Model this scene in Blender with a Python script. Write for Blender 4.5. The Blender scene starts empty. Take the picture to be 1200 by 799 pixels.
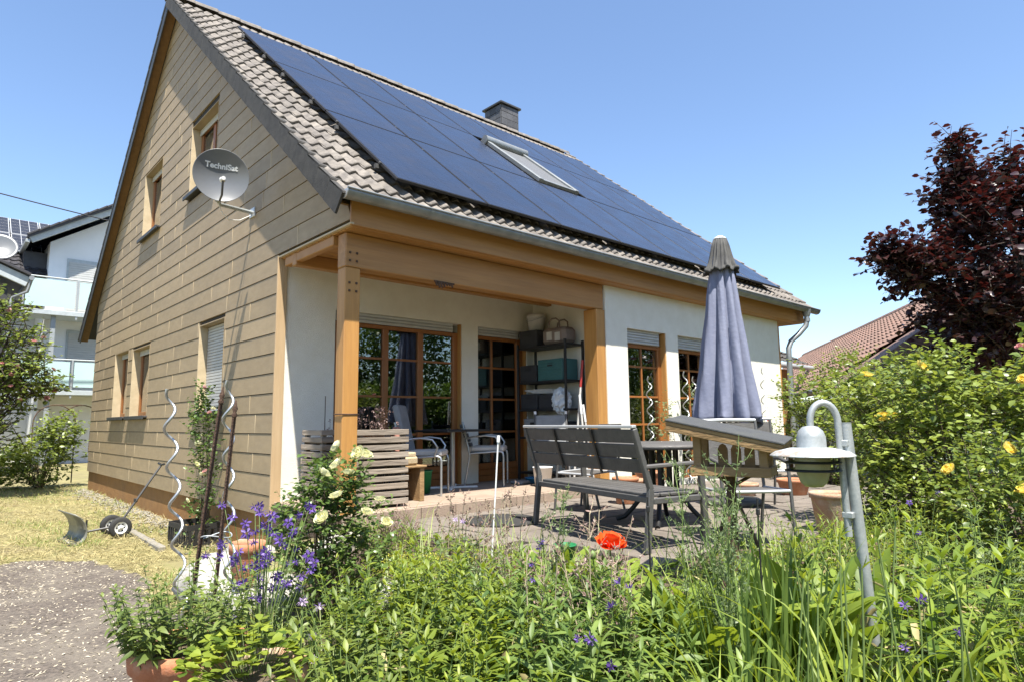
import bpy, bmesh, math, random
import numpy as np
from mathutils import Vector, Matrix
S = bpy.context.scene
R = math.radians
random.seed(7)
RNG = np.random.default_rng(11)

# ------------------------------------------------------------------ camera, sky, sun, exposure
cam_d = bpy.data.cameras.new('camera'); cam = bpy.data.objects.new('camera', cam_d)
S.collection.objects.link(cam); S.camera = cam
cam_d.sensor_width = 36.0; cam_d.lens = 749.8 / 1200 * 36; cam_d.clip_start = 0.05; cam_d.clip_end = 3000
CAM = Vector((-2.8666, -6.3196, 0.8402))
yaw, pitch, roll = 0.7428, 0.1251, -0.0114
fw = Vector((math.sin(yaw) * math.cos(pitch), math.cos(yaw) * math.cos(pitch), math.sin(pitch)))
rt = Vector((math.cos(yaw), -math.sin(yaw), 0)); up = rt.cross(fw)
rt2 = math.cos(roll) * rt + math.sin(roll) * up; up2 = -math.sin(roll) * rt + math.cos(roll) * up
m = Matrix((rt2, up2, -fw)).transposed().to_4x4(); m.translation = CAM
cam.matrix_world = m

SUN = Vector((-0.16, -0.37, 0.915)).normalized()
W = bpy.data.worlds.new('World'); S.world = W; W.use_nodes = True
wn = W.node_tree.nodes; wl = W.node_tree.links
sky = wn.new('ShaderNodeTexSky'); sky.sky_type = 'NISHITA'; sky.sun_disc = False
sky.sun_elevation = math.asin(SUN.z); sky.sun_rotation = math.atan2(SUN.x, SUN.y)
sky.altitude = 200; sky.air_density = 1.0; sky.dust_density = 0.6; sky.ozone_density = 3.2
wl.new(sky.outputs[0], wn['Background'].inputs[0]); wn['Background'].inputs[1].default_value = 0.105
sun_d = bpy.data.lights.new('sun', 'SUN'); sun_d.energy = 5.0; sun_d.angle = R(0.5); sun_d.color = (1.0, 0.95, 0.86)
sun = bpy.data.objects.new('sun', sun_d); S.collection.objects.link(sun)
sun.rotation_euler = SUN.to_track_quat('Z', 'Y').to_euler()
S.view_settings.view_transform = 'Standard'; S.view_settings.look = 'None'
S.view_settings.exposure = 1.36; S.view_settings.gamma = 1.0
S.cycles.max_bounces = 8; S.cycles.transparent_max_bounces = 16
S.cycles.use_denoising = True

# ------------------------------------------------------------------ helpers
C = S.collection

def link(o, parent=None):
    C.objects.link(o)
    if parent is not None: o.parent = parent
    return o

def tag(o, label=None, cat=None, group=None, kind=None):
    if label: o['label'] = label
    if cat: o['category'] = cat
    if group: o['group'] = group
    if kind: o['kind'] = kind
    return o

def thing(name, label, cat, loc=(0, 0, 0), rz=0.0, group=None):
    o = bpy.data.objects.new(name, None); o.empty_display_size = 0.1
    link(o); o.location = loc; o.rotation_euler = (0, 0, rz)
    return tag(o, label, cat, group)

def kids(o): return [c for c in C.objects if c.parent == o]

def copy_tree(o, parent=None):
    c = o.copy(); link(c); c.parent = parent
    for ch in list(o.children): copy_tree(ch, c)
    return c

class MB:
    """collects shapes and builds ONE mesh object"""
    def __init__(s): s.v = []; s.f = []; s.sm = []
    def add(s, vs, fs, smooth=False):
        b = len(s.v); s.v.extend([tuple(v) for v in vs]); s.f.extend([tuple(i + b for i in f) for f in fs]); s.sm.extend([smooth] * len(fs)); return s
    def box(s, c, d, rot=None, ch=0.0):
        """centre c, full size d, optional 3x3 rotation, chamfer ch"""
        h = [x / 2 for x in d]
        if ch <= 0:
            vs = [Vector((sx * h[0], sy * h[1], sz * h[2])) for sx in (-1, 1) for sy in (-1, 1) for sz in (-1, 1)]
            fs = [(0, 1, 3, 2), (4, 6, 7, 5), (0, 4, 5, 1), (2, 3, 7, 6), (0, 2, 6, 4), (1, 5, 7, 3)]
        else:
            ch = min(ch, min(h) * 0.49)
            vs = []; idx = {}
            for sx in (-1, 1):
                for sy in (-1, 1):
                    for sz in (-1, 1):
                        for a in range(3):
                            p = [sx * (h[0] - ch), sy * (h[1] - ch), sz * (h[2] - ch)]
                            p[a] = (sx, sy, sz)[a] * h[a]
                            idx[(sx, sy, sz, a)] = len(vs); vs.append(Vector(p))
            fs = []
            def k(sg, a): return idx[(sg[0], sg[1], sg[2], a)]
            for a in range(3):
                b, c_ = (a + 1) % 3, (a + 2) % 3
                for sa in (-1, 1):
                    q = []
                    for (sb, sc) in ((-1, -1), (1, -1), (1, 1), (-1, 1)):
                        g = [0, 0, 0]; g[a] = sa; g[b] = sb; g[c_] = sc; q.append(k(g, a))
                    fs.append(tuple(q if sa > 0 else q[::-1]))
            for a in range(3):
                b, c_ = (a + 1) % 3, (a + 2) % 3
                for sb in (-1, 1):
                    for sc in (-1, 1):
                        g0 = [0, 0, 0]; g0[b] = sb; g0[c_] = sc; g1 = list(g0); g0[a] = -1; g1[a] = 1
                        q = [k(g0, b), k(g1, b), k(g1, c_), k(g0, c_)]
                        fs.append(tuple(q if sb * sc < 0 else q[::-1]))
            for sx in (-1, 1):
                for sy in (-1, 1):
                    for sz in (-1, 1):
                        q = [k((sx, sy, sz), a) for a in range(3)]
                        fs.append(tuple(q if sx * sy * sz > 0 else q[::-1]))
        cc = Vector(c)
        if rot is not None: vs = [rot @ v for v in vs]
        return s.add([v + cc for v in vs], fs)
    def span(s, a, b, ch=0.0):
        return s.box([(a[i] + b[i]) / 2 for i in range(3)], [abs(b[i] - a[i]) for i in range(3)], None, ch)
    def beam(s, p, q, w, h, ch=0.0, upv=(0, 0, 1)):
        """box bar from p to q, section w (side) x h (up)"""
        p, q = Vector(p), Vector(q); d = q - p; L = d.length; d.normalize()
        u = Vector(upv); sd = d.cross(u)
        if sd.length < 1e-4: sd = d.cross(Vector((1, 0, 0)))
        sd.normalize(); u = sd.cross(d)
        rot = Matrix((d, sd, u)).transposed()
        return s.box((p + q) / 2, (L, w, h), rot, ch)
    def tube(s, pts, r, n=8, cap=True, smooth=True):
        pts = [Vector(p) for p in pts]; N = len(pts)
        rs = r if hasattr(r, '__len__') else [r] * N
        t = [(pts[min(i + 1, N - 1)] - pts[max(i - 1, 0)]).normalized() for i in range(N)]
        a = Vector((0, 0, 1)) if abs(t[0].z) < 0.9 else Vector((1, 0, 0))
        u = t[0].cross(a).normalized(); vs = []; fs = []
        for i in range(N):
            u = (u - t[i] * u.dot(t[i])).normalized(); w = t[i].cross(u)
            for k in range(n):
                g = 2 * math.pi * k / n
                vs.append(pts[i] + (u * math.cos(g) + w * math.sin(g)) * rs[i])
        for i in range(N - 1):
            for k in range(n):
                fs.append((i * n + k, i * n + (k + 1) % n, (i + 1) * n + (k + 1) % n, (i + 1) * n + k))
        s.add(vs, fs, smooth)
        if cap:
            s.add(vs[:n], [tuple(range(n))[::-1]]); s.add(vs[-n:], [tuple(range(n))])
        return s
    def lathe(s, prof, n=24, c=(0, 0, 0), smooth=True, wob=None):
        vs = []; fs = []
        for i, (r, z) in enumerate(prof):
            for k in range(n):
                g = 2 * math.pi * k / n; rr = r * (wob(g, z) if wob else 1)
                vs.append((c[0] + rr * math.cos(g), c[1] + rr * math.sin(g), c[2] + z))
        for i in range(len(prof) - 1):
            for k in range(n):
                fs.append((i * n + k, i * n + (k + 1) % n, (i + 1) * n + (k + 1) % n, (i + 1) * n + k))
        return s.add(vs, fs, smooth)
    def prism(s, poly, a, b, axis=0):
        """polygon (list of 2D) extruded along axis from a to b"""
        n = len(poly); vs = []
        for x in (a, b):
            for p in poly:
                q = list(p); q.insert(axis, x); vs.append(q)
        fs = [tuple(range(n))[::-1], tuple(range(n, 2 * n))] + [(i, (i + 1) % n, n + (i + 1) % n, n + i) for i in range(n)]
        return s.add(vs, fs)
    def mesh(s, name):
        me = bpy.data.meshes.new(name); me.from_pydata(s.v, [], s.f)
        if any(s.sm): me.polygons.foreach_set('use_smooth', s.sm)
        bm = bmesh.new(); bm.from_mesh(me); bmesh.ops.recalc_face_normals(bm, faces=bm.faces); bm.to_mesh(me); bm.free()
        return me
    def build(s, name, mat, parent=None, **kw):
        me = s.mesh(name); me.materials.append(mat)
        return link_obj(name, me, parent, **kw)

def link_obj(name, me, parent=None, loc=None, rot=None, scale=None, label=None, cat=None, group=None, kind=None):
    o = bpy.data.objects.new(name, me); link(o, parent)
    if loc is not None: o.location = loc
    if rot is not None: o.rotation_euler = rot
    if scale is not None: o.scale = scale if hasattr(scale, '__len__') else (scale,) * 3
    return tag(o, label, cat, group, kind)

# ------------------------------------------------------------------ materials
def mat(name, c1, c2=None, scale=6.0, rough=0.7, bump=0.15, bscale=80.0, metal=0.0, stretch=(1, 1, 1), obj_var=0.0, dirt=None, dscale=1.2, damt=0.5, spec=0.5, detail=5.0):
    M = bpy.data.materials.new(name); M.use_nodes = True; nt = M.node_tree; N = nt.nodes; L = nt.links
    b = N['Principled BSDF']; b.inputs['Roughness'].default_value = rough; b.inputs['Metallic'].default_value = metal
    b.inputs['Specular IOR Level'].default_value = spec
    tc = N.new('ShaderNodeTexCoord'); mp = N.new('ShaderNodeMapping'); mp.inputs['Scale'].default_value = stretch
    L.new(tc.outputs['Object'], mp.inputs[0]); vec = mp.outputs[0]
    if obj_var > 0:
        oi = N.new('ShaderNodeObjectInfo'); ad = N.new('ShaderNodeVectorMath'); ad.operation = 'MULTIPLY_ADD'
        L.new(oi.outputs['Random'], ad.inputs[0]); ad.inputs[1].default_value = (37, 17, 53); L.new(vec, ad.inputs[2]); vec = ad.outputs[0]
    nz = N.new('ShaderNodeTexNoise'); nz.inputs['Scale'].default_value = scale; nz.inputs['Detail'].default_value = detail; nz.inputs['Roughness'].default_value = 0.62
    L.new(vec, nz.inputs['Vector'])
    rp = N.new('ShaderNodeValToRGB'); rp.color_ramp.elements[0].position = 0.32; rp.color_ramp.elements[1].position = 0.68
    c2 = c2 or tuple(x * 0.8 for x in c1)
    rp.color_ramp.elements[0].color = (*c1, 1); rp.color_ramp.elements[1].color = (*c2, 1)
    L.new(nz.outputs['Fac'], rp.inputs[0]); col = rp.outputs[0]
    if dirt:
        n2 = N.new('ShaderNodeTexNoise'); n2.inputs['Scale'].default_value = dscale; n2.inputs['Detail'].default_value = 8; n2.inputs['Roughness'].default_value = 0.7
        L.new(vec, n2.inputs['Vector'])
        r2 = N.new('ShaderNodeValToRGB'); r2.color_ramp.elements[0].position = 0.45; r2.color_ramp.elements[1].position = 0.7
        r2.color_ramp.elements[0].color = (0, 0, 0, 1); r2.color_ramp.elements[1].color = (damt, damt, damt, 1)
        L.new(n2.outputs['Fac'], r2.inputs[0])
        mx = N.new('ShaderNodeMix'); mx.data_type = 'RGBA'; L.new(r2.outputs[0], mx.inputs[0]); L.new(col, mx.inputs[6]); mx.inputs[7].default_value = (*dirt, 1); col = mx.outputs[2]
    if obj_var > 0:
        hs = N.new('ShaderNodeHueSaturation'); mr = N.new('ShaderNodeMapRange'); mr.inputs[3].default_value = 1 - obj_var; mr.inputs[4].default_value = 1 + obj_var
        L.new(oi.outputs['Random'], mr.inputs[0]); L.new(mr.outputs[0], hs.inputs['Value']); L.new(col, hs.inputs['Color']); col = hs.outputs[0]
    L.new(col, b.inputs['Base Color'])
    if bump > 0:
        n3 = N.new('ShaderNodeTexNoise'); n3.inputs['Scale'].default_value = bscale; n3.inputs['Detail'].default_value = 4
        L.new(vec, n3.inputs['Vector']); bp = N.new('ShaderNodeBump'); bp.inputs['Strength'].default_value = bump; bp.inputs['Distance'].default_value = 0.02
        L.new(n3.outputs['Fac'], bp.inputs['Height']); L.new(bp.outputs[0], b.inputs['Normal'])
        mr2 = N.new('ShaderNodeMapRange'); mr2.inputs[3].default_value = max(0, rough - .08); mr2.inputs[4].default_value = min(1, rough + .08)
        L.new(nz.outputs['Fac'], mr2.inputs[0]); L.new(mr2.outputs[0], b.inputs['Roughness'])
    return M

def leafmat(name, dark, light, trans=0.35, rough=0.45, tcol=None, spec=0.35):
    """leaf: colour runs dark..light with each leaf's own 'var', part of the light passes through"""
    M = bpy.data.materials.new(name); M.use_nodes = True; nt = M.node_tree; N = nt.nodes; L = nt.links
    b = N['Principled BSDF']; b.inputs['Roughness'].default_value = rough; b.inputs['Specular IOR Level'].default_value = spec
    at = N.new('ShaderNodeAttribute'); at.attribute_name = 'var'
    oi = N.new('ShaderNodeObjectInfo')
    tc = N.new('ShaderNodeTexCoord'); nz = N.new('ShaderNodeTexNoise'); nz.inputs['Scale'].default_value = 14; nz.inputs['Detail'].default_value = 3
    L.new(tc.outputs['Object'], nz.inputs['Vector'])
    m1 = N.new('ShaderNodeMath'); m1.operation = 'MULTIPLY_ADD'; L.new(nz.outputs['Fac'], m1.inputs[0]); m1.inputs[1].default_value = 0.5; L.new(at.outputs['Fac'], m1.inputs[2])
    m2 = N.new('ShaderNodeMath'); m2.operation = 'MULTIPLY_ADD'; L.new(oi.outputs['Random'], m2.inputs[0]); m2.inputs[1].default_value = 0.2; L.new(m1.outputs[0], m2.inputs[2])
    m3 = N.new('ShaderNodeMath'); m3.operation = 'SUBTRACT'; L.new(m2.outputs[0], m3.inputs[0]); m3.inputs[1].default_value = 0.35
    mx = N.new('ShaderNodeMix'); mx.data_type = 'RGBA'; mx.clamp_factor = True; L.new(m3.outputs[0], mx.inputs[0]); mx.inputs[6].default_value = (*dark, 1); mx.inputs[7].default_value = (*light, 1)
    L.new(mx.outputs[2], b.inputs['Base Color'])
    t = N.new('ShaderNodeBsdfTranslucent')
    if tcol: t.inputs[0].default_value = (*tcol, 1)
    else:
        hs = N.new('ShaderNodeHueSaturation'); hs.inputs['Saturation'].default_value = 1.1; hs.inputs['Value'].default_value = 1.35; hs.inputs['Hue'].default_value = 0.485
        L.new(mx.outputs[2], hs.inputs['Color']); L.new(hs.outputs[0], t.inputs[0])
    ms = N.new('ShaderNodeMixShader'); ms.inputs[0].default_value = trans
    L.new(b.outputs[0], ms.inputs[1]); L.new(t.outputs[0], ms.inputs[2]); L.new(ms.outputs[0], N['Material Output'].inputs[0])
    return M

def glassmat(name, tint=(0.75, 0.8, 0.78), boost=0.06, rough=0.0):
    M = bpy.data.materials.new(name); M.use_nodes = True; nt = M.node_tree; N = nt.nodes; L = nt.links
    N.remove(N['Principled BSDF'])
    tr = N.new('ShaderNodeBsdfTransparent'); tr.inputs[0].default_value = (*tint, 1)
    gl = N.new('ShaderNodeBsdfGlossy'); gl.inputs['Roughness'].default_value = rough
    fr = N.new('ShaderNodeFresnel'); fr.inputs[0].default_value = 1.52
    ad = N.new('ShaderNodeMath'); ad.operation = 'MULTIPLY_ADD'; L.new(fr.outputs[0], ad.inputs[0]); ad.inputs[1].default_value = 1.8; ad.inputs[2].default_value = boost
    ad.use_clamp = True
    ms = N.new('ShaderNodeMixShader'); L.new(ad.outputs[0], ms.inputs[0]); L.new(tr.outputs[0], ms.inputs[1]); L.new(gl.outputs[0], ms.inputs[2])
    L.new(ms.outputs[0], N['Material Output'].inputs[0]); return M

# colours
MT = {}
MT['cladding'] = mat('cladding', (0.338, 0.252, 0.148), (0.288, 0.214, 0.124), scale=9, rough=0.6, bump=0.07, bscale=60, stretch=(1, 0.6, 1.5), obj_var=0.10, dirt=(0.2, 0.155, 0.1), dscale=1.1, damt=0.45)
MT['joint'] = mat('joint_strip', (0.52, 0.42, 0.27), (0.42, 0.33, 0.2), rough=0.6, bump=0.05)
MT['dark_gap'] = mat('wall_backing', (0.035, 0.028, 0.02), rough=0.9, bump=0)
MT['stucco'] = mat('white_stucco', (0.75, 0.725, 0.64), (0.69, 0.66, 0.57), scale=5, rough=0.92, bump=0.45, bscale=130, dirt=(0.6, 0.58, 0.52), dscale=0.9, damt=0.2)
MT['wood'] = mat('honey_wood', (0.42, 0.21, 0.062), (0.32, 0.15, 0.042), scale=9, rough=0.5, bump=0.12, bscale=40, stretch=(0.25, 0.25, 0.25), dirt=(0.3, 0.15, 0.05), dscale=3, damt=0.3)
MT['wood_up'] = mat('honey_wood_upright', (0.47, 0.24, 0.066), (0.37, 0.175, 0.045), scale=16, rough=0.5, bump=0.15, bscale=40, stretch=(1, 1, 0.08), dirt=(0.26, 0.13, 0.045), dscale=6, damt=0.6)
MT['wood_long'] = mat('honey_wood_long', (0.42, 0.21, 0.062), (0.32, 0.15, 0.042), scale=16, rough=0.5, bump=0.15, bscale=40, stretch=(0.06, 1, 1), dirt=(0.24, 0.125, 0.045), dscale=5, damt=0.6)
MT['pale_board'] = mat('pale_corner_board', (0.46, 0.33, 0.19), (0.38, 0.265, 0.145), scale=16, rough=0.6, bump=0.15, stretch=(1, 1, 0.08), dirt=(0.27, 0.2, 0.13), dscale=3, damt=0.4)
MT['plinth'] = mat('ochre_plinth', (0.30, 0.15, 0.045), (0.25, 0.12, 0.035), scale=4, rough=0.9, bump=0.4, bscale=150, dirt=(0.16, 0.1, 0.05), damt=0.5)
MT['window_wood'] = mat('window_wood', (0.30, 0.115, 0.03), (0.23, 0.085, 0.022), scale=12, rough=0.4, bump=0.1, stretch=(1, 1, 0.12))
MT['glass'] = glassmat('window_glass')
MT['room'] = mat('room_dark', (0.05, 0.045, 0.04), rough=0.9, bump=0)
MT['curtain'] = mat('curtain', (0.35, 0.34, 0.32), rough=0.9, bump=0.1)
MT['shutter'] = mat('shutter_slats', (0.44, 0.44, 0.42), (0.39, 0.39, 0.375), rough=0.5, bump=0.03)
MT['sill'] = mat('dark_sill', (0.05, 0.05, 0.05), (0.035, 0.035, 0.036), rough=0.5, bump=0.1)
MT['tile'] = mat('roof_tile', (0.155, 0.137, 0.12), (0.088, 0.078, 0.07), scale=9, rough=0.85, bump=0.5, bscale=60, obj_var=0.13, dirt=(0.30, 0.265, 0.22), dscale=6, damt=0.6)
MT['verge'] = mat('verge_tile', (0.05, 0.046, 0.041), (0.03, 0.028, 0.026), scale=10, rough=0.8, bump=0.3, obj_var=0.06, dirt=(0.1, 0.09, 0.075), dscale=6, damt=0.4)
MT['roofdeck'] = mat('roof_deck', (0.05, 0.045, 0.04), rough=0.9, bump=0)
MT['zinc'] = mat('zinc', (0.30, 0.31, 0.31), (0.22, 0.235, 0.235), scale=5, rough=0.5, bump=0.06, metal=0.6, dirt=(0.17, 0.17, 0.16), dscale=4, damt=0.5)
MT['galv'] = mat('galvanised', (0.40, 0.42, 0.42), (0.30, 0.33, 0.34), scale=60, rough=0.55, bump=0.05, metal=0.45, dirt=(0.24, 0.26, 0.26), dscale=12, damt=0.6)
MT['rust_paint'] = mat('worn_lamp_paint', (0.50, 0.54, 0.54), (0.42, 0.47, 0.48), scale=8, rough=0.5, bump=0.1, metal=0.2, dirt=(0.27, 0.15, 0.07), dscale=13, damt=1.0)
MT['slate'] = mat('slate', (0.085, 0.085, 0.09), (0.06, 0.06, 0.066), rough=0.65, bump=0.3, obj_var=0.25)
MT['panel'] = mat('solar_glass', (0.02, 0.025, 0.045), (0.014, 0.018, 0.034), scale=1.2, rough=0.28, bump=0.0, spec=0.9, obj_var=.12)
def panel_cells(M):
    nt = M.node_tree; N = nt.nodes; L = nt.links; b = N['Principled BSDF']; src = b.inputs['Base Color'].links[0].from_socket
    tc = N.new('ShaderNodeTexCoord'); bt = N.new('ShaderNodeTexBrick'); bt.offset = 0; bt.inputs['Scale'].default_value = 1.0
    bt.inputs['Brick Width'].default_value = .196; bt.inputs['Row Height'].default_value = .108; bt.inputs['Mortar Size'].default_value = .004; bt.inputs['Mortar Smooth'].default_value = .3
    bt.inputs['Color1'].default_value = (1, 1, 1, 1); bt.inputs['Color2'].default_value = (.86, .88, .92, 1); bt.inputs['Mortar'].default_value = (.35, .36, .42, 1)
    L.new(tc.outputs['Object'], bt.inputs['Vector']); mx = N.new('ShaderNodeMix'); mx.data_type = 'RGBA'; mx.blend_type = 'MULTIPLY'; mx.inputs[0].default_value = 1
    L.new(src, mx.inputs[6]); L.new(bt.outputs['Color'], mx.inputs[7]); L.new(mx.outputs[2], b.inputs['Base Color'])
    n = N.new('ShaderNodeTexNoise'); n.inputs['Scale'].default_value = 2.5; n.inputs['Detail'].default_value = 7; L.new(tc.outputs['Object'], n.inputs['Vector'])
    mr = N.new('ShaderNodeMapRange'); mr.inputs[1].default_value = .3; mr.inputs[2].default_value = .7; mr.inputs[3].default_value = .17; mr.inputs[4].default_value = .36; L.new(n.outputs['Fac'], mr.inputs[0]); L.new(mr.outputs[0], b.inputs['Roughness'])
panel_cells(MT['panel'])
MT['panel_frame'] = mat('panel_frame', (0.012, 0.012, 0.014), rough=0.5, bump=0)
MT['alu'] = mat('aluminium', (0.55, 0.56, 0.56), (0.48, 0.49, 0.5), rough=0.4, bump=0.03, metal=0.5)
MT['chrome'] = mat('steel_tube', (0.50, 0.51, 0.51), (0.42, 0.43, 0.43), rough=0.3, bump=0.02, metal=0.7)
MT['dish'] = mat('dish_grey', (0.15, 0.155, 0.16), (0.135, 0.14, 0.145), scale=3, rough=0.32, bump=0.02, metal=0.1)
MT['white'] = mat('white_paint', (0.75, 0.75, 0.73), (0.68, 0.68, 0.66), rough=0.5, bump=0.05)
MT['black'] = mat('black_plastic', (0.014, 0.014, 0.015), (0.02, 0.02, 0.02), rough=0.5, bump=0.08)
MT['rubber'] = mat('rubber', (0.02, 0.02, 0.02), (0.03, 0.029, 0.027), rough=0.85, bump=0.2)
MT['anthracite'] = mat('anthracite_metal', (0.105, 0.103, 0.10), (0.08, 0.079, 0.077), rough=0.5, bump=0.08, metal=0.3, dirt=(0.14, 0.13, 0.12), dscale=8, damt=0.4)
MT['slat_grey'] = mat('grey_slat', (0.085, 0.08, 0.075), (0.06, 0.057, 0.053), scale=14, rough=0.6, bump=0.2, stretch=(1, 0.1, 1), obj_var=0.1)
MT['oldwood'] = mat('weathered_wood', (0.27, 0.22, 0.165), (0.165, 0.13, 0.1), scale=14, rough=0.9, bump=0.5, bscale=40, stretch=(0.12, 1, 1), obj_var=0.16, dirt=(0.33, 0.29, 0.24), dscale=5, damt=0.6)
MT['rawwood'] = mat('raw_wood', (0.30, 0.19, 0.085), (0.2, 0.12, 0.05), scale=10, rough=0.8, bump=0.3, stretch=(0.3, 1, 1), obj_var=0.1)
MT['felt'] = mat('roofing_felt', (0.075, 0.078, 0.082), (0.05, 0.052, 0.056), scale=120, rough=0.95, bump=0.6, bscale=300, dirt=(0.1, 0.105, 0.085), dscale=10, damt=0.5)
MT['rust'] = mat('rusty_iron', (0.115, 0.065, 0.042), (0.07, 0.042, 0.03), scale=30, rough=0.85, bump=0.4, metal=0.2)
MT['terracotta'] = mat('terracotta', (0.42, 0.175, 0.085), (0.34, 0.13, 0.062), scale=5, rough=0.85, bump=0.2, dirt=(0.5, 0.36, 0.26), dscale=6, damt=0.5)
MT['terracotta2'] = mat('terracotta_pale', (0.45, 0.26, 0.16), (0.35, 0.19, 0.11), scale=5, rough=0.9, bump=0.25, dirt=(0.5, 0.45, 0.38), dscale=6, damt=0.7)
MT['soil'] = mat('soil', (0.07, 0.048, 0.032), (0.11, 0.08, 0.055), scale=20, rough=1, bump=0.8, bscale=60)
MT['parasol'] = mat('parasol_cloth', (0.168, 0.184, 0.256), (0.14, 0.153, 0.222), scale=5, rough=0.85, bump=0.2, bscale=25, dirt=(0.22, 0.23, 0.3), dscale=3, damt=0.4)
MT['parasol_top'] = mat('parasol_vent_cloth', (0.085, 0.083, 0.077), (0.045, 0.045, 0.046), scale=14, rough=0.9, bump=0.3, bscale=40, stretch=(1, 1, 0.3))
MT['cushion'] = mat('pale_cushion', (0.52, 0.5, 0.46), (0.45, 0.43, 0.4), rough=0.95, bump=0.3, bscale=200)
MT['grey_cushion'] = mat('grey_cushion', (0.26, 0.265, 0.27), (0.2, 0.205, 0.21), rough=0.95, bump=0.35, bscale=120)
MT['green_plastic'] = mat('green_plastic', (0.02, 0.17, 0.06), (0.016, 0.14, 0.05), rough=0.4, bump=0.02)
MT['blue_plastic'] = mat('blue_plastic', (0.03, 0.2, 0.42), rough=0.4, bump=0.02)
MT['teal'] = mat('teal_plastic', (0.05, 0.15, 0.15), (0.04, 0.12, 0.12), rough=0.5, bump=0.05)
MT['dark_box'] = mat('dark_box', (0.035, 0.036, 0.04), (0.028, 0.028, 0.03), rough=0.75, bump=0.1)
MT['sack'] = mat('beige_sacking', (0.45, 0.36, 0.22), (0.36, 0.28, 0.17), rough=0.95, bump=0.4)
MT['pink'] = mat('faded_pink', (0.42, 0.2, 0.15), (0.34, 0.16, 0.12), rough=0.9, bump=0.2)
MT['bag'] = mat('jute_bag', (0.24, 0.19, 0.16), (0.19, 0.15, 0.13), rough=0.9, bump=0.2)
MT['red'] = mat('red_paint', (0.35, 0.03, 0.025), rough=0.5, bump=0.05)
MT['stone_white'] = mat('pale_stone', (0.42, 0.40, 0.36), (0.26, 0.245, 0.215), scale=5, rough=0.95, bump=0.8, bscale=18, obj_var=0.12, dirt=(0.2, 0.185, 0.16), dscale=4, damt=0.85)
MT['wood_dark'] = mat('brown_soffit_wood', (0.20, 0.105, 0.036), (0.15, 0.078, 0.027), scale=14, rough=0.6, bump=0.1)
MT['gravel'] = mat('gravel', (0.26, 0.24, 0.2), (0.17, 0.155, 0.125), scale=30, rough=0.95, bump=0.5)
MT['slab'] = mat('terrace_slab', (0.165, 0.138, 0.115), (0.115, 0.097, 0.082), scale=7, rough=0.9, bump=0.4, bscale=70, obj_var=0.14, dirt=(0.21, 0.185, 0.15), dscale=9, damt=0.5)
MT['slab_pink'] = mat('platform_slab', (0.32, 0.24, 0.18), (0.24, 0.18, 0.135), scale=6, rough=0.85, bump=0.3, bscale=70, obj_var=0.1, dirt=(0.24, 0.2, 0.15), dscale=3, damt=0.4)
MT['asphalt'] = mat('old_asphalt', (0.15, 0.122, 0.098), (0.046, 0.038, 0.032), scale=38, rough=0.95, bump=0.7, bscale=120, dirt=(0.19, 0.165, 0.13), dscale=2.2, damt=0.75)
MT['stem_green'] = mat('green_stem', (0.14, 0.20, 0.055), (0.10, 0.15, 0.04), rough=0.6, bump=0)
MT['stem_brown'] = mat('woody_stem', (0.10, 0.07, 0.045), (0.07, 0.05, 0.033), rough=0.9, bump=0.3)
MT['stem_dry'] = mat('dry_stem', (0.45, 0.38, 0.26), (0.34, 0.28, 0.18), rough=0.9, bump=0)
MT['bark'] = mat('bark', (0.075, 0.055, 0.042), (0.05, 0.037, 0.03), scale=12, rough=0.95, bump=0.6, stretch=(1, 1, 0.3))
MT['render_white'] = mat('neighbour_render', (0.72, 0.73, 0.74), (0.68, 0.69, 0.7), scale=2, rough=0.9, bump=0.2)
MT['render_grey'] = mat('grey_fascia', (0.42, 0.46, 0.47), rough=0.6, bump=0.05)
MT['frosted'] = mat('frosted_glass', (0.45, 0.6, 0.58), (0.42, 0.57, 0.55), scale=1, rough=0.25, bump=0.0)
MT['tile_black'] = mat('black_tile', (0.045, 0.042, 0.045), (0.03, 0.028, 0.03), rough=0.5, bump=0.2)
MT['tile_red'] = mat('red_brown_tile', (0.205, 0.13, 0.1), (0.145, 0.09, 0.07), scale=8, rough=0.75, bump=0.3, dirt=(0.36, 0.2, 0.15), dscale=2, damt=0.5)
MT['lamp_glass'] = mat('lamp_glass', (0.34, 0.33, 0.2), (0.26, 0.255, 0.15), rough=0.25, bump=0.1, scale=8)
# leaves
MT['lf_phlox'] = leafmat('leaf_phlox', (0.05, 0.10, 0.016), (0.30, 0.36, 0.05), trans=.42)
MT['lf_phlox_dk'] = leafmat('leaf_blue_green', (0.05, 0.105, 0.025), (0.24, 0.32, 0.075), trans=.4)
MT['lf_lily'] = leafmat('leaf_daylily', (0.13, 0.2, 0.03), (0.38, 0.44, 0.07), trans=0.45)
MT['lf_iris'] = leafmat('leaf_iris', (0.08, 0.14, 0.035), (0.22, 0.31, 0.07), trans=.4)
MT['lf_broad'] = leafmat('leaf_broad', (0.07, 0.13, 0.02), (0.28, 0.36, 0.055), trans=.42)
MT['lf_rose'] = leafmat('leaf_rose', (0.04, 0.085, 0.02), (0.16, 0.235, 0.06), rough=0.35, spec=0.5)
MT['lf_hedge'] = leafmat('leaf_hedge', (0.065, 0.11, 0.02), (0.29, 0.35, 0.075), rough=0.38, spec=0.5)
MT['lf_mint'] = leafmat('leaf_mint', (0.065, 0.105, 0.025), (0.235, 0.29, 0.075))
MT['lf_silver'] = leafmat('leaf_silver', (0.09, 0.13, 0.06), (0.24, 0.3, 0.14))
MT['lf_yellow'] = leafmat('leaf_sedum', (0.2, 0.24, 0.03), (0.5, 0.48, 0.08))
MT['lf_red'] = leafmat('leaf_houseleek', (0.16, 0.05, 0.04), (0.3, 0.17, 0.1))
MT['lf_copper'] = leafmat('leaf_copper', (0.014, 0.007, 0.009), (0.05, 0.019, 0.018), trans=0.14, rough=0.36, tcol=(0.12, 0.016, 0.012), spec=0.6)
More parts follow.
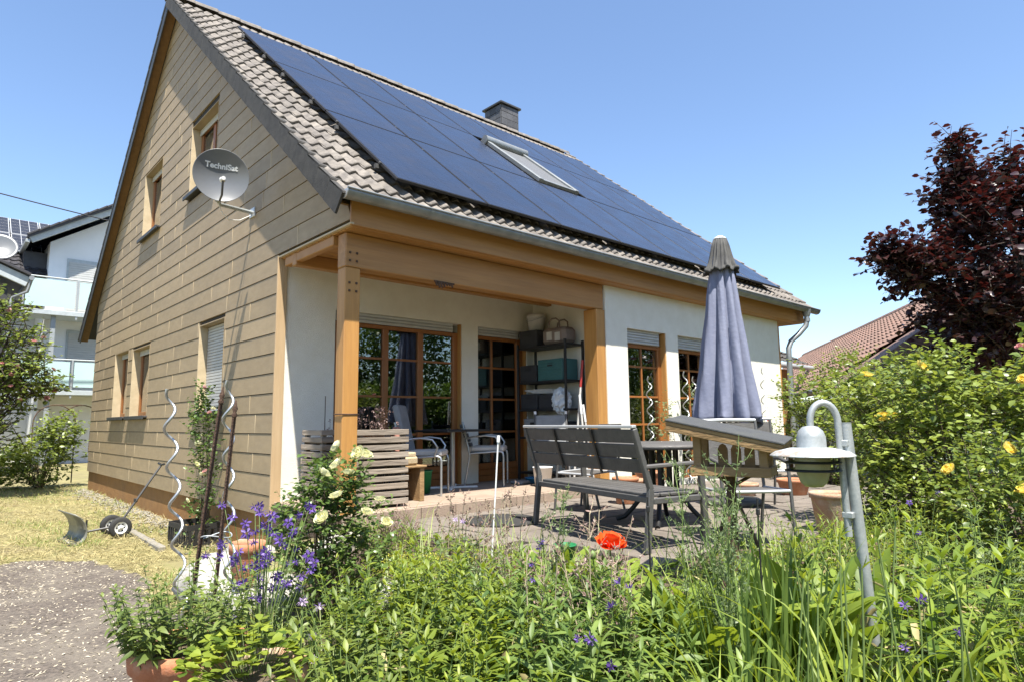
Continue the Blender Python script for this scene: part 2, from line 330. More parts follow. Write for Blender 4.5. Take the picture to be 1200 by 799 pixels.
MT['lf_tree'] = leafmat('leaf_tree', (0.035, 0.075, 0.015), (0.13, 0.2, 0.045))
MT['straw'] = leafmat('straw', (0.2, 0.17, 0.07), (0.44, 0.38, 0.19), trans=0.2, rough=0.8)
MT['lf_grass'] = leafmat('leaf_grass', (0.08, 0.15, 0.03), (0.3, 0.34, 0.1))
MT['p_purple'] = leafmat('petal_purple', (0.065, 0.03, 0.17), (0.17, 0.1, 0.36), trans=0.3)
MT['p_lilac'] = leafmat('petal_lilac', (0.3, 0.22, 0.4), (0.55, 0.42, 0.55), trans=0.3)
MT['p_orange'] = leafmat('petal_orange', (0.55, 0.07, 0.012), (0.8, 0.14, 0.025), trans=0.4)
MT['p_cream'] = leafmat('petal_cream', (0.62, 0.62, 0.34), (0.78, 0.77, 0.55), trans=0.3)
MT['p_yellow'] = leafmat('petal_yellow', (0.72, 0.56, 0.05), (0.82, 0.74, 0.28), trans=0.3)
MT['p_pink'] = leafmat('petal_pink', (0.5, 0.22, 0.22), (0.7, 0.45, 0.42), trans=0.3)
MT['dry_flower'] = leafmat('dry_flower', (0.14, 0.09, 0.08), (0.3, 0.2, 0.17), trans=0.2)
# ------------------------------------------------------------------ ground
POLY = [(0.3, -0.78), (0.62, -3.75), (3.2, -4.15), (7.2, -3.9), (7.0, -2.4), (9.4, -1.5), (9.4, -0.78)]   # terrace outline

def poly_dist(x, y):
    ins = False; best = 1e9; n = len(POLY)
    for i in range(n):
        x1, y1 = POLY[i]; x2, y2 = POLY[(i + 1) % n]
        if (y1 > y) != (y2 > y) and x < (x2 - x1) * (y - y1) / (y2 - y1) + x1: ins = not ins
        dx, dy = x2 - x1, y2 - y1; t = max(0, min(1, ((x - x1) * dx + (y - y1) * dy) / (dx * dx + dy * dy)))
        best = min(best, math.hypot(x - x1 - t * dx, y - y1 - t * dy))
    return -best if ins else best

def gz(x, y):
    d = poly_dist(x, y)
    if d <= 0: return -0.34 if d < -0.12 else -0.17 - 0.17 * (-d / 0.12)
    t = min(1, d / 2.0); t = t * t * (3 - 2 * t)
    z = -0.17 - 0.40 * t
    if x > 0.03 and y > -0.8 and x < 9.2 and y < 11: z = -0.62
    if x > 1.5 and y < -3.6:
        z = z + 0.2 * min(1, (x - 1.5) / 2.0) * t
    return z

def axis_pts(lo, hi, flo, fhi, step, ratio=1.35):
    a = list(np.arange(flo, fhi + 1e-6, step)); s = step; x = fhi
    while x < hi: s *= ratio; x += s; a.append(min(x, hi))
    s = step; x = flo; pre = []
    while x > lo: s *= ratio; x -= s; pre.append(max(x, lo))
    return pre[::-1] + a
gx = axis_pts(-900, 900, -6, 6.5, 0.16); gy = axis_pts(-900, 900, -7, 14, 0.18)
g = MB(); nx, ny = len(gx), len(gy); vs = []
for y in gy:
    for x in gx:
        b = 0.02 * math.sin(x * 3.1 + y * 1.7) * math.sin(y * 2.3 - x) if abs(x) < 12 and abs(y) < 16 else 0
        vs.append((x, y, gz(x, y) + b * 0.6))
g.add(vs, [(j * nx + i, j * nx + i + 1, (j + 1) * nx + i + 1, (j + 1) * nx + i) for j in range(ny - 1) for i in range(nx - 1)], True)
MT['ground'] = mat('ground_straw', (0.25, 0.215, 0.095), (0.165, 0.155, 0.06), scale=2.2, rough=1, bump=0.8, bscale=40, dirt=(0.15, 0.115, 0.07), dscale=0.9, damt=0.75, detail=9)
g.build('ground', MT['ground'], kind='structure')

# bed soil sheet and asphalt path draped over the ground
def drape(name, mt, x0, x1, y0, y1, inside, dz, step=0.07):
    mb = MB(); nx = int((x1 - x0) / step) + 1; ny = int((y1 - y0) / step) + 1; vs = []; fs = []
    for j in range(ny):
        for i in range(nx):
            x, y = x0 + i * step, y0 + j * step
            b = 0.02 * math.sin(x * 3.1 + y * 1.7) * math.sin(y * 2.3 - x)
            vs.append((x, y, gz(x, y) + b * 0.6 + dz))
    for j in range(ny - 1):
        for i in range(nx - 1):
            if inside(x0 + (i + .5) * step, y0 + (j + .5) * step): fs.append((j * nx + i, j * nx + i + 1, (j + 1) * nx + i + 1, (j + 1) * nx + i))
    mb.add(vs, fs, True); return mb.build(name, mt, kind='structure')
def on_path(x, y): return y < 2.25 - 0.72 * (x + 2.2) + 0.22 * math.sin(x * 2.6) + 0.1 * math.sin(x * 9) and x < -1.32 + 0.1 * math.sin(y * 3) - 0.5 * max(0, -y - 2.6) and y > -6
drape('asphalt_path', MT['asphalt'], -9, -0.6, -6, 8, on_path, 0.012)
def on_bed(x, y): return poly_dist(x, y) > 0 and not (x < -1.32 + 0.1 * math.sin(y * 3) - 0.5 * max(0, -y - 2.6)) and y < -1.0 and x < 7 and y > -8
drape('garden_soil', MT['soil'], -3.2, 7, -8, -0.9, on_bed, 0.014)

# terrace: irregular paving, each slab a piece
ter = MB(); ter.prism([(x, y) for x, y in POLY], -0.36, -0.165, axis=2)
terrace = ter.build('terrace', MT['soil'], kind='structure')
n = 0; rr = random.Random(3); y = -3.95; slabs = []
while y < -0.86:
    hgt = rr.choice([0.2, 0.25, 0.25, 0.3]); x = 0.34 + rr.uniform(0, 0.2)
    while x < 9.4:
        w = rr.choice([0.28, 0.36, 0.42, 0.5]) if x < 5 else 0.6
        cx, cy = x + w / 2, y + hgt / 2
        if all(poly_dist(px, py) < 0.005 for px, py in ((x + .01, y + .01), (x + w - .01, y + .01), (x + .01, y + hgt - .01), (x + w - .01, y + hgt - .01))):
            slabs.append((cx, cy, w - 0.014, hgt - 0.014))
        x += w
    y += hgt
slabs.sort(key=lambda q: (q[0] + 2.87) ** 2 + (q[1] + 6.3) ** 2)
far = MB()
for i, (cx, cy, w, h) in enumerate(slabs):
    a = rr.uniform(-.006, .006)
    rot = Matrix.Rotation(rr.uniform(-.012, .012), 3, 'X') @ Matrix.Rotation(rr.uniform(-.012, .012), 3, 'Y') @ Matrix.Rotation(rr.uniform(-.012, .012), 3, 'Z')
    if i < 290: MB().box((cx, cy, -0.145 + a), (w, h, 0.05), rot, 0.006).build('slab', MT['slab'], terrace)
    else: far.box((cx, cy, -0.145 + a), (w, h, 0.05), rot, 0.006)
if far.v: far.build('far_slabs', MT['slab'], terrace, kind='stuff')
# raised floor of the loggia
pf = MB(); pf.span((0.02, -0.76, -0.6), (4.05, 0.84, -0.035)); platform = pf.build('loggia_floor', MT['soil'], kind='structure')
y = -0.76; k = 0
while y < 0.82:
    x = 0.03; h = 0.32
    while x < 4.0:
        w = 0.40
        MB().span((x + .004, y + .004, -0.034), (min(x + w, 4.04) - .004, min(y + h, 0.83) - .004, 0.0 + rr.uniform(-.003, .003)), 0.005).build('floor_slab', MT['slab_pink'], platform); x += w
    y += h
for i in range(9):
    MB().span((0.06 + i * 0.44, -0.80, -0.15), (0.06 + i * 0.44 + 0.432, -0.763, -0.006), 0.008).build('edge_stone', MT['slab_pink'], platform)

# ------------------------------------------------------------------ the house
HOUSE = thing('house', 'tan clad gabled house with solar panels on its tiled roof and a wooden loggia', 'house')
D = 11.17; YR = 5.58; ZR = 8.45; SL = 0.828; TH = math.atan(SL); CS = math.cos(TH); SN = math.sin(TH)
ZS = 2.735; ZC = -0.156; YE = -0.97; YP = -0.75
XE = 10.22; XV = -0.19     # roof ends
def roofz(y): return ZR - SL * abs(y - YR)
# openings in the gable (y0,y1,z0,z1)
OPEN = [(3.08, 4.36, 4.42, 5.58), (6.05, 7.3, 4.36, 5.66), (6.2, 7.45, 1.02, 2.27), (7.78, 8.95, 1.02, 2.32), (2.42, 3.48, 1.02, 2.26)]
DEPTH = 0.19
# backing wall: cells between openings
def gable_cells():
    ys = sorted({YE + .035, 0.77, D} | {o[0] for o in OPEN} | {o[1] for o in OPEN}); return ys
gw = MB()
zz = sorted({ZC, ZS} | {o[2] for o in OPEN} | {o[3] for o in OPEN} | {roofz(D) - .1})
ys = set(gable_cells()) | {YR}
for z in zz:
    for yy in (YR + (ZR - 0.12 - z) / SL, YR - (ZR - 0.12 - z) / SL):
        if YE + .04 < yy < D: ys.add(yy)
ys = sorted(ys)
for i in range(len(ys) - 1):
    a, b = ys[i], ys[i + 1]; my = (a + b) / 2
    if b - a < 1e-4: continue
    for j in range(len(zz)):
        z0 = zz[j]; z1 = zz[j + 1] if j + 1 < len(zz) else 99
        if z0 < ZS - 0.01 and b <= 0.78: continue
        if any(o[0] < my < o[1] and o[2] < z0 + .005 < o[3] for o in OPEN): continue
        ta, tb = min(z1, roofz(a) - .12), min(z1, roofz(b) - .12)
        if min(z1, roofz(my) - .12) <= z0 + 1e-4: continue
        gw.prism([(a, z0), (b, z0), (b, max(tb, z0 + 1e-4)), (a, max(ta, z0 + 1e-4))], 0.022, 0.20, axis=0)
gable = gw.build('gable_wall', MT['dark_gap'], HOUSE)
# cladding planks
CH = 0.2248; planks = []; joints = MB(); rr = random.Random(5)
row = 0; z = ZC
def split_open(y0, y1, z0, z1):
    segs = [(y0, y1)]
    for o in OPEN:
        if o[2] < z1 - 0.03 and o[3] > z0 + 0.03:
            ns = []
            for a, b in segs:
                if o[1] <= a or o[0] >= b: ns.append((a, b)); continue
                if o[0] - a > 0.02: ns.append((a, o[0]))
                if b - o[1] > 0.02: ns.append((o[1], b))
            segs = ns
    return segs
while z < ZR - 0.25:
    z0, z1 = z, min(z + CH - 0.0095, ZR)
    zt = z1 + 0.10
    yl0 = YR - (ZR - 0.14 - z0) / SL; yh0 = YR + (ZR - 0.14 - z0) / SL
    lo = max(0.73 if z0 < ZS - 0.05 else YE, yl0); hi = min(D, yh0)
    y = lo + (0 if row % 2 else rr.uniform(-1.6, -0.3)); cuts = [lo]
    while True:
        y += rr.choice([0.7, 1.2, 1.65, 2.0, 2.4, 2.8])
        if y > hi - 0.25: break
        if y > lo + 0.25: cuts.append(y)
    cuts.append(hi)
    for i in range(len(cuts) - 1):
        for a, b in split_open(cuts[i] + 0.006, cuts[i + 1] - 0.006, z0, z1):
            planks.append((a, b, z0, z1))
        if 0 < i: 
            if not any(o[0] - .02 < cuts[i] < o[1] + .02 and o[2] < z1 and o[3] > z0 for o in OPEN):
                joints.span((-0.0042, cuts[i] - 0.006, z0 + .0005), (0.018, cuts[i] + 0.006, z1 - .0015))
    row += 1; z += CH
for a, b, z0, z1 in planks:
    def lim(z): return (YR - (ZR - 0.14 - z) / SL, YR + (ZR - 0.14 - z) / SL)
    l1, h1 = lim(z1); a1, b1 = max(a, l1), min(b, h1)
    # shiplap: lower edge proud
    zc0, zc1 = z0, z1
    for o in OPEN:
        if o[0] - .01 < (a + b) / 2 < o[1] + .01:
            if zc0 < o[2] < zc1: zc1 = o[2]
            if zc0 < o[3] < zc1: zc0 = o[3]
    if b1 - a1 < 0.02: b1 = a1 + 0.02
    x0, x1, xb = -0.004, 0.001, 0.0215
    v = [(x0, a, zc0), (x0, b, zc0), (x1, b1, zc1), (x1, a1, zc1), (xb, a, zc0), (xb, b, zc0), (xb, b1, zc1), (xb, a1, zc1)]
    MB().add(v, [(0, 3, 2, 1), (4, 5, 6, 7), (0, 1, 5, 4), (2, 3, 7, 6), (1, 2, 6, 5), (0, 4, 7, 3)]).build('cladding_plank', MT['cladding'], gable)
joints.build('joint_strips', MT['joint'], gable, kind='stuff')
# corner boards and plinth, other walls
w = MB(); w.span((-0.014, 0.70, ZC), (0.10, 0.729, ZS), 0.004); w.build('corner_board', MT['pale_board'], HOUSE)
pl = MB(); pl.span((0.035, 0.74, -1.0), (0.21, D, ZC - 0.004)); pl.span((0.036, 0.735, -1.0), (0.3, 0.95, ZC - .003)); pl.build('plinth', MT['plinth'], HOUSE)
MB().span((0.21, D - 0.3, -1), (9.2, D, 4.0)).build('rear_wall', MT['stucco'], HOUSE)
rw = MB(); rw.prism([(-0.4, -1), (D, -1), (D, roofz(D) - .25), (YR, ZR - .25), (-0.4, roofz(-.4) - .25)], 9.0, 9.235, axis=0); rw.build('far_gable_wall', MT['stucco'], HOUSE)
# loggia back wall with openings: (x0,x1,z0,z1)
def wall_y(name, x0, x1, y0, y1, z0, z1, holes, mt):
    mb = MB(); xs = sorted({x0, x1} | {h[0] for h in holes} | {h[1] for h in holes})
    for i in range(len(xs) - 1):
        a, b = xs[i], xs[i + 1]; hs = [h for h in holes if h[0] < (a + b) / 2 < h[1]]
        if not hs: mb.span((a, y0, z0), (b, y1, z1))
        else:
            h = hs[0]
            if h[2] > z0: mb.span((a, y0, z0), (b, y1, h[2]))
            mb.span((a, y0, h[3]), (b, y1, z1))
    return mb.build(name, mt, HOUSE)
FW = (0.72, 2.65, 0.0, 2.205); FD = (2.94, 3.91, 0.0, 2.205)
wall_y('loggia_back_wall', 0.085, 4.25, 0.73, 0.98, -0.034, 2.79, [FW, FD], MT['stucco'])
MB().span((4.05, -0.49, -0.034), (4.3, 0.727, 2.79)).build('loggia_side_wall', MT['stucco'], HOUSE)
W1 = (4.46, 5.42, -0.05, 2.145); W2 = (5.74, 6.7, -0.05, 2.145)
wall_y('front_wall', 3.985, 9.2, -0.77, -0.50, -0.5, 2.70, [W1, W2], MT['stucco'])
MB().span((9.202, -0.775, -0.5), (9.25, -0.74, 2.70), 0.004).build('corner_board', MT['wood_up'], HOUSE)
MB().span((9.202, -0.738, -0.5), (9.24, 0, 2.70)).build('corner_board', MT['stucco'], HOUSE)
# dark rooms behind the glass
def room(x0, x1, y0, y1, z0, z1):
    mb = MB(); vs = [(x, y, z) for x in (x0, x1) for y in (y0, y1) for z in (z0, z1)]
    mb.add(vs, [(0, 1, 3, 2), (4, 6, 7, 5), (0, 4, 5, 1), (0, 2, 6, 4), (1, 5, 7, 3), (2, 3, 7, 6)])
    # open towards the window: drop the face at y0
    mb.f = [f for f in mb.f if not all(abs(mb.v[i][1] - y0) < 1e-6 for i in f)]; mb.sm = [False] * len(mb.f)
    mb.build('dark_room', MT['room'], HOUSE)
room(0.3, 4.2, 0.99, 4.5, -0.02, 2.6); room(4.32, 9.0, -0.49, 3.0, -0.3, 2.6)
c_ = MB()
for x0 in (4.62, 5.24, 5.78, 6.35):
    pts = []
    for i in range(13):
        pts.append((x0 + 0.02 * i, -0.2 + 0.03 * math.sin(i * 2.1)))
    vs = [(x, y, z) for z in (0.0, 2.0) for x, y in pts]
    c_.add(vs, [(i, i + 1, 13 + i + 1, 13 + i) for i in range(12)], True)
c_.build('curtain', MT['curtain'], HOUSE)

# glazed doors: frame with bars, panes, shutter box
def glazed(name, hole, yg, verts, horiz, panel, fr_l, fr_r, box=0.12, left_frame=True, barw=0.028):
    x0, x1, z0, z1 = hole; zt = z1 - box
    f = MB(); t = 0.07
    f.span((x1 - fr_r, yg - t / 2, z0), (x1 - .002, yg + t / 2, zt), 0.006)
    if fr_l > 0: f.span((x0 + .002, yg - t / 2, z0), (x0 + fr_l, yg + t / 2, zt), 0.006)
    f.span((x0 + fr_l, yg - t / 2 + .004, zt - 0.05), (x1 - fr_r, yg + t / 2 - .004, zt), 0.004)
    if panel > 0.1:
        k = int(panel / 0.085)
        for i in range(k): f.span((x0 + fr_l, yg - t / 2 + .006, z0 + i * panel / k + .002), (x1 - fr_r, yg + t / 2 - .006, z0 + (i + 1) * panel / k - .002), 0.006)
    else: f.span((x0 + fr_l, yg - t / 2 + .004, z0), (x1 - fr_r, yg + t / 2 - .004, z0 + panel), 0.004)
    W_ = f.build(name, MT['window_wood'], HOUSE)
    b = MB()
    for xv, wv in verts:
        b.span((xv - wv / 2, yg - t / 2 + (.002 if wv > .05 else 0.015), z0 + panel), (xv + wv / 2, yg + t / 2 - .01, zt - 0.05), 0.004)
    for zh in horiz:
        b.span((x0 + fr_l, yg - t / 2 + 0.018, zh - barw / 2), (x1 - fr_r, yg + t / 2 - .018, zh + barw / 2), 0.003)
    b.build('glazing_bars', MT['window_wood'], W_)
    xs = [x0 + fr_l] + [v[0] for v in verts] + [x1 - fr_r]; zs = [z0 + panel] + sorted(horiz) + [zt - 0.05]
    for i in range(len(xs) - 1):
        for j in range(len(zs) - 1):
            MB().span((xs[i] + .012, yg - .004, zs[j] + .011), (xs[i + 1] - .012, yg + .004, zs[j + 1] - .011)).build('pane', MT['glass'], W_)
    return W_
glazed('terrace_window', FW, 0.84, [(1.47, 0.085), (2.01, 0.085)], [0.69, 1.18, 1.66], 0.26, 0.09, 0.1)
glazed('terrace_door', FD, 0.84, [(3.28, 0.035)], [0.70, 1.17, 1.63], 0.26, 0.03, 0.15)
glazed('front_window', W1, -0.64, [(4.93, 0.03)], [0.38, 0.78, 1.18, 1.62], 0.12, 0.03, 0.1, box=0.2)
glazed('front_window', W2, -0.64, [(6.2, 0.03)], [0.38, 0.78, 1.18, 1.62], 0.12, 0.03, 0.1, box=0.2)
for hole, y0 in ((W1, -0.72), (W2, -0.72), (FW, 0.765), (FD, 0.765)):
    bx = 0.2 if hole in (W1, W2) else 0.12; p = MB(); k = 5 if bx > .15 else 3
    for i in range(k):
        z0 = hole[3] - bx + i * bx / k
        p.span((hole[0] + .004, y0 + .012 * (i % 2) * 0, z0 + .002), (hole[1] - (.1 if bx > .15 else 0.12) - .004, y0 + 0.05, z0 + bx / k - .002), 0.008)
    p.build('roller_shutter', MT['shutter'], HOUSE)
    # wooden lining of the reveal, on the far side
    yy = (-0.76, -0.5) if bx > .15 else (0.742, 0.97)
    q = MB(); q.span((hole[1] - 0.022, yy[0], hole[2]), (hole[1] - .0, yy[1] - .16, hole[3] - .001), 0.003); q.build('reveal_board', MT['wood_up'], HOUSE)
# gable windows
def gable_window(o, shutter):
    y0, y1, z0, z1 = o
    rv = MB(); t = 0.018
    rv.span((-0.006, y1 - t, z0), (DEPTH, y1 - .001, z1), 0.003); rv.build('reveal_board', MT['joint'], gable)
    rv = MB(); rv.span((-0.006, y0 + .001, z0), (DEPTH, y0 + t, z1), 0.003); rv.build('reveal_board', MT['cladding'], gable)
    rv = MB(); rv.span((-0.004, y0 + t, z1 - t), (DEPTH, y1 - t, z1 - .001), 0.003); rv.build('reveal_board', MT['cladding'], gable)
    sl = MB(); sl.span((-0.075, y0 - .05, z0 - 0.035), (DEPTH, y1 + .05, z0 - .002), 0.006); sl.span((-0.08, y0 - .06, z0 - .06), (-0.06, y1 + .06, z0 + .001), .004)
    sl.build('window_sill', MT['sill'], gable)
    f = MB(); x = DEPTH - 0.05; fr = 0.08
    f.span((x, y0 + t, z0), (x + .06, y0 + t + fr, z1 - t), .005); f.span((x, y1 - t - fr, z0), (x + .06, y1 - t, z1 - t), .005)
    f.span((x + .003, y0 + t + fr, z0), (x + .057, y1 - t - fr, z0 + fr), .004); f.span((x + .003, y0 + t + fr, z1 - t - fr), (x + .057, y1 - t - fr, z1 - t), .004)
    f.span((x + .004, (y0 + y1) / 2 - .05, z0 + fr), (x + .056, (y0 + y1) / 2 + .05, z1 - t - fr), .004)
    fo = f.build('window_frame', MT['window_wood'], gable)
    p = MB(); p.span((x + .02, y0 + t + .05, z0 + .05), (x + .028, y1 - t - .05, z1 - .06)); p.build('window_pane', MT['glass'], gable)
    if shutter:
        s = MB(); k = int((z1 - z0 - .02) / 0.042)
        for i in range(k): s.span((x - .03, y0 + t + .01, z0 + i * .042 + .003), (x - .012, y1 - t - .01, z0 + (i + 1) * .042 - .002), 0.006)
        s.build('roller_shutter', MT['shutter'], gable)
    else:
        s = MB()
        for i in range(2): s.span((x - .03, y0 + t + .01, z1 - t - .10 + i * .05), (x - .012, y1 - t - .01, z1 - t - .052 + i * .05), .005)
        s.build('roller_shutter', MT['shutter'], gable)
for i, o in enumerate(OPEN): gable_window(o, i == 4)
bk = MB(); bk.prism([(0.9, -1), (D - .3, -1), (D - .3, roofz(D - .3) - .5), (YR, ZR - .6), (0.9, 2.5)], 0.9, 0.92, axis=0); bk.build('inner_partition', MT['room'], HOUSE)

# loggia timber: post, beam, pillar, ceiling boards, fascia
p = MB(); p.span((0.06, YP, -0.03), (0.225, YP + 0.16, 2.352), 0.008); POST = p.build('corner_post', MT['wood_up'], HOUSE)
p = MB()
for i, x in enumerate((0.105, 0.18)):
    for z in (2.12, 2.2): p.box((x, YP - .003, z), (.022, .012, .022), None, .003)
p.build('bolts', MT['rust'], POST, kind='stuff')
p = MB(); p.tube([(0.052, YP - .004, 0.93), (0.233, YP - .004, 0.93), (0.233, YP + .166, 0.93), (0.052, YP + .166, 0.93), (0.052, YP - .004, 0.93)], 0.006, 6); p.build('wire_loop', MT['rust'], POST)
b = MB(); b.span((0.058, YP - .002, 2.355), (3.97, YP + 0.165, 2.70), 0.01); BEAM = b.build('beam', MT['wood_long'], HOUSE)
p = MB()
for x in (0.105, 0.18):
    for z in (2.42, 2.5): p.box((x, YP - .005, z), (.022, .012, .022), None, .003)
p.build('bolts', MT['rust'], BEAM, kind='stuff')
b = MB(); b.span((3.80, YP - .012, -0.12), (3.983, YP + 0.22, 2.353), 0.008); b.build('pillar', MT['wood_up'], HOUSE)
b = MB(); b.span((0.02, 0.30, 2.56), (4.04, 0.40, 2.70), .008); b.build('ceiling_joist', MT['wood_long'], HOUSE)
b = MB(); b.span((0.024, 0.60, 2.60), (0.10, -0.55, 2.70), .008); b.build('side_beam', MT['wood'], HOUSE)
y = YE + 0.034
while y < 0.72:
    MB().span((0.024, y + .003, 2.702), (9.9, min(y + .142, 0.728) - .003, 2.725), .006).build('ceiling_board', MT['wood_long'], HOUSE); y += .142
f = MB(); f.span((-0.006, YE, 2.708), (9.95, YE + 0.03, 2.955), .004); f.build('fascia_board', MT['wood_long'], HOUSE)
f = MB(); f.span((9.92, YE + .031, 2.70), (9.95, 0.5, 2.97), .004); f.build('fascia_board', MT['wood'], HOUSE)
f = MB(); f.span((-0.012, YE - .006, ZS - .022), (0.022, 0.69, ZS - .004)); f.build('edge_trim', MT['joint'], HOUSE)
# lower part of gable cladding at the overhang is closed inside
# roof
def RP(x, s, h=0.0, back=False):
    """point on the front slope: s metres down from the ridge, h above the tile plane"""
    y = YR - s * CS + (-SN * h); z = ZR - s * SN + CS * h
    return Vector((x, 2 * YR - y if back else y, z))
SLEN = (YR + 1.10) / CS
dk = MB()
for back in (False, True):
    a, b_, c, d = RP(-.12, 0.0, -.06, back), RP(XE - .1, 0, -.06, back), RP(XE - .1, SLEN - .22, -.06, back), RP(-.12, SLEN - .22, -.06, back)
    e = Vector((0, 0, -.08))
    dk.add([a, b_, c, d, a + e, b_ + e, c + e, d + e], [(0, 1, 2, 3), (7, 6, 5, 4), (0, 4, 5, 1), (1, 5, 6, 2), (2, 6, 7, 3), (3, 7, 4, 0)])
ROOF = dk.build('roof', MT['roofdeck'], HOUSE)
TW, TL = 0.3265, 0.3475; NR = int(SLEN / TL); NC = 32
def tile_mesh(seed):
    q = random.Random(seed); mb = MB(); n = 12; prof = []
    for i in range(n + 1):
        u = i / n
        prof.append((u * (TW + 0.02), 0.030 * max(0, math.sin(u * 4 * math.pi - 0.6)) ** 0.8 + 0.006 * math.sin(u * 4 * math.pi - .6)))
    L = TL + 0.05; vs = []
    for (s, h) in ((0, 0.004), (L * 0.9, 0.038), (L, 0.034)):
        for (x, p) in prof: vs.append((x, s, h + p))
    for (x, p) in prof: vs.append((x, L, 0.034 + p - 0.024))
    fs = []
    for r in range(3):
        for i in range(n): fs.append((r * (n + 1) + i, r * (n + 1) + i + 1, (r + 1) * (n + 1) + i + 1, (r + 1) * (n + 1) + i))
    mb.add(vs, fs, False); mb.sm = [True] * (2 * n) + [False] * n
    me = mb.mesh('roof_tile'); me.materials.append(MT['tile']); return me
tms = [tile_mesh(1)]
# tile local frame: x along the eave, y down the slope, z off the plane
TM = Matrix((Vector((1, 0, 0)), Vector((0, -CS, -SN)), Vector((0, -SN, CS)))).transposed()
if TM.determinant() < 0: pass
PX0, PX1, PS0, PS1 = 0.53, 9.17, 1.75, 8.27
cand = []
for c in range(NC):
    for r in range(NR):
        x = XV + 0.02 + c * TW; s = SLEN - (r + 1) * TL - 0.02
        hid = (x > PX0 + 0.15 and x + TW < PX1 and s > PS0 - .9 and s + TL < PS1 - 0.2)
        cand.append((hid, x, s))
vis = [q for q in cand if not q[0]]; hidn = [q for q in cand if q[0]]
vis.sort(key=lambda q: (RP(q[1], q[2]) - CAM).length)
rr = random.Random(9)
def tile_at(x, s):
    p = RP(x, s, rr.uniform(-.002, .004)); mtx = (TM @ Matrix.Rotation(rr.uniform(-.012, .012), 3, 'Z')).to_4x4(); mtx.translation = p; return mtx
for q in vis[:300]:
    o = bpy.data.objects.new('roof_tile', tms[0]); link(o, ROOF); o.matrix_world = tile_at(q[1], q[2])
rest = MB(); tv = [v.co.copy() for v in tms[0].vertices]; tf = [tuple(p.vertices) for p in tms[0].polygons]
for q in vis[300:] + [h for h in hidn if True]:
    mx_ = tile_at(q[1], q[2]); rest.add([mx_ @ v for v in tv], tf, True)
me = bpy.data.meshes.new('tiles_under_panels'); me.from_pydata(rest.v, [], rest.f); me.materials.append(MT['tile']); link_obj('covered_tiles', me, ROOF, kind='stuff')
# verge tiles: angled boards lapping down the gable edge
for i in range(27):
    s0 = 0.02 + i * 0.322
    if s0 > SLEN: break
    mb = MB(); L = 0.319; sk = 0.0
    def q(s, h, x): p = RP(x, s, h); return p
    x0 = XV - 0.012; x1 = XV + 0.012
    vs = [q(s0, .03, x0 + sk), q(s0 + L, .042, x0), q(s0 + L, -.175, x0), q(s0, -.178, x0 + sk), q(s0, .03, x1 + sk), q(s0 + L, .042, x1), q(s0 + L, -.175, x1), q(s0, -.178, x1 + sk)]
    mb.add(vs, [(0, 3, 2, 1), (4, 5, 6, 7), (0, 1, 5, 4), (2, 3, 7, 6), (1, 2, 6, 5), (0, 4, 7, 3)])
    vs = [q(s0, .034, x0 + sk), q(s0 + L, .056, x0), q(s0 + L, .05, x0 + .12), q(s0, .03, x0 + .12)]
    mb.add(vs + [v - Vector((0, 0, .02)) for v in vs], [(0, 1, 2, 3), (7, 6, 5, 4), (0, 4, 5, 1), (1, 5, 6, 2), (2, 6, 7, 3), (3, 7, 4, 0)])
    mb.build('verge_tile', MT['verge'], ROOF)
for i in range(26):
    s0 = 0.1 + i * 0.33; mb = MB(); p0 = RP(0, s0, 0, True); p1 = RP(0, s0 + .36, .02, True)
    mb.beam((XV - .005 + .08, p0.y, p0.z + .0), (XV - .005 + .08, p1.y, p1.z + .01), 0.17, 0.06, .008); mb.build('verge_tile', MT['sill'], ROOF)
    if RP(XE, s0).y > -1.1:
        mb = MB(); p0 = RP(XE - .05, s0, .02); p1 = RP(XE - .05, s0 + .36, .05); mb.beam(p0, p1, 0.16, 0.07, .012); mb.build('verge_tile', MT['tile'], ROOF)
bb = MB(); bb.beam(RP(-.10, .05, -.115), RP(-.10, SLEN - .1, -.115), .15, .02, .003); bb.build('verge_soffit', MT['wood_dark'], ROOF)
# barge board under the left slope (honey wood) and dark board behind
bb = MB(); a = RP(0, 0.05, -.10, True); b_ = RP(0, SLEN - .1, -.10, True)
bb.beam((-0.09, a.y, a.z - .02), (-0.09, b_.y, b_.z - .02), 0.15, 0.025, .003); bb.build('verge_soffit', MT['wood_dark'], ROOF)
bb = MB(); bb.beam((-0.178, a.y, a.z - .01), (-0.178, b_.y, b_.z - .01), 0.02, 0.17, .003); bb.build('barge_board', MT['sill'], ROOF)
# ridge tiles
def ridge_mesh():
    mb = MB(); n = 9; vs = []
    for (x, r) in ((0, .125), (.40, .14), (.43, .142), (.43, .12)):
        for i in range(n):
            g = math.pi * (0.02 + 0.96 * i / (n - 1)); vs.append((x, r * math.cos(g) * 1.15, r * math.sin(g)))
    mb.add(vs, [(k * n + i, k * n + i + 1, (k + 1) * n + i + 1, (k + 1) * n + i) for k in range(3) for i in range(n - 1)], True)
    me = mb.mesh('ridge_tile'); me.materials.append(MT['tile']); return me
rm = ridge_mesh()
for i in range(26):
    o = link_obj('ridge_tile', rm, ROOF, (XV - .02 + i * .401, YR, ZR - .045 + rr.uniform(-.004, .004)), (0, rr.uniform(-.01, .01), 0))
mb = MB(); mb.lathe([(0.001, 0), (.135, 0), (.135, .015)], 16); 
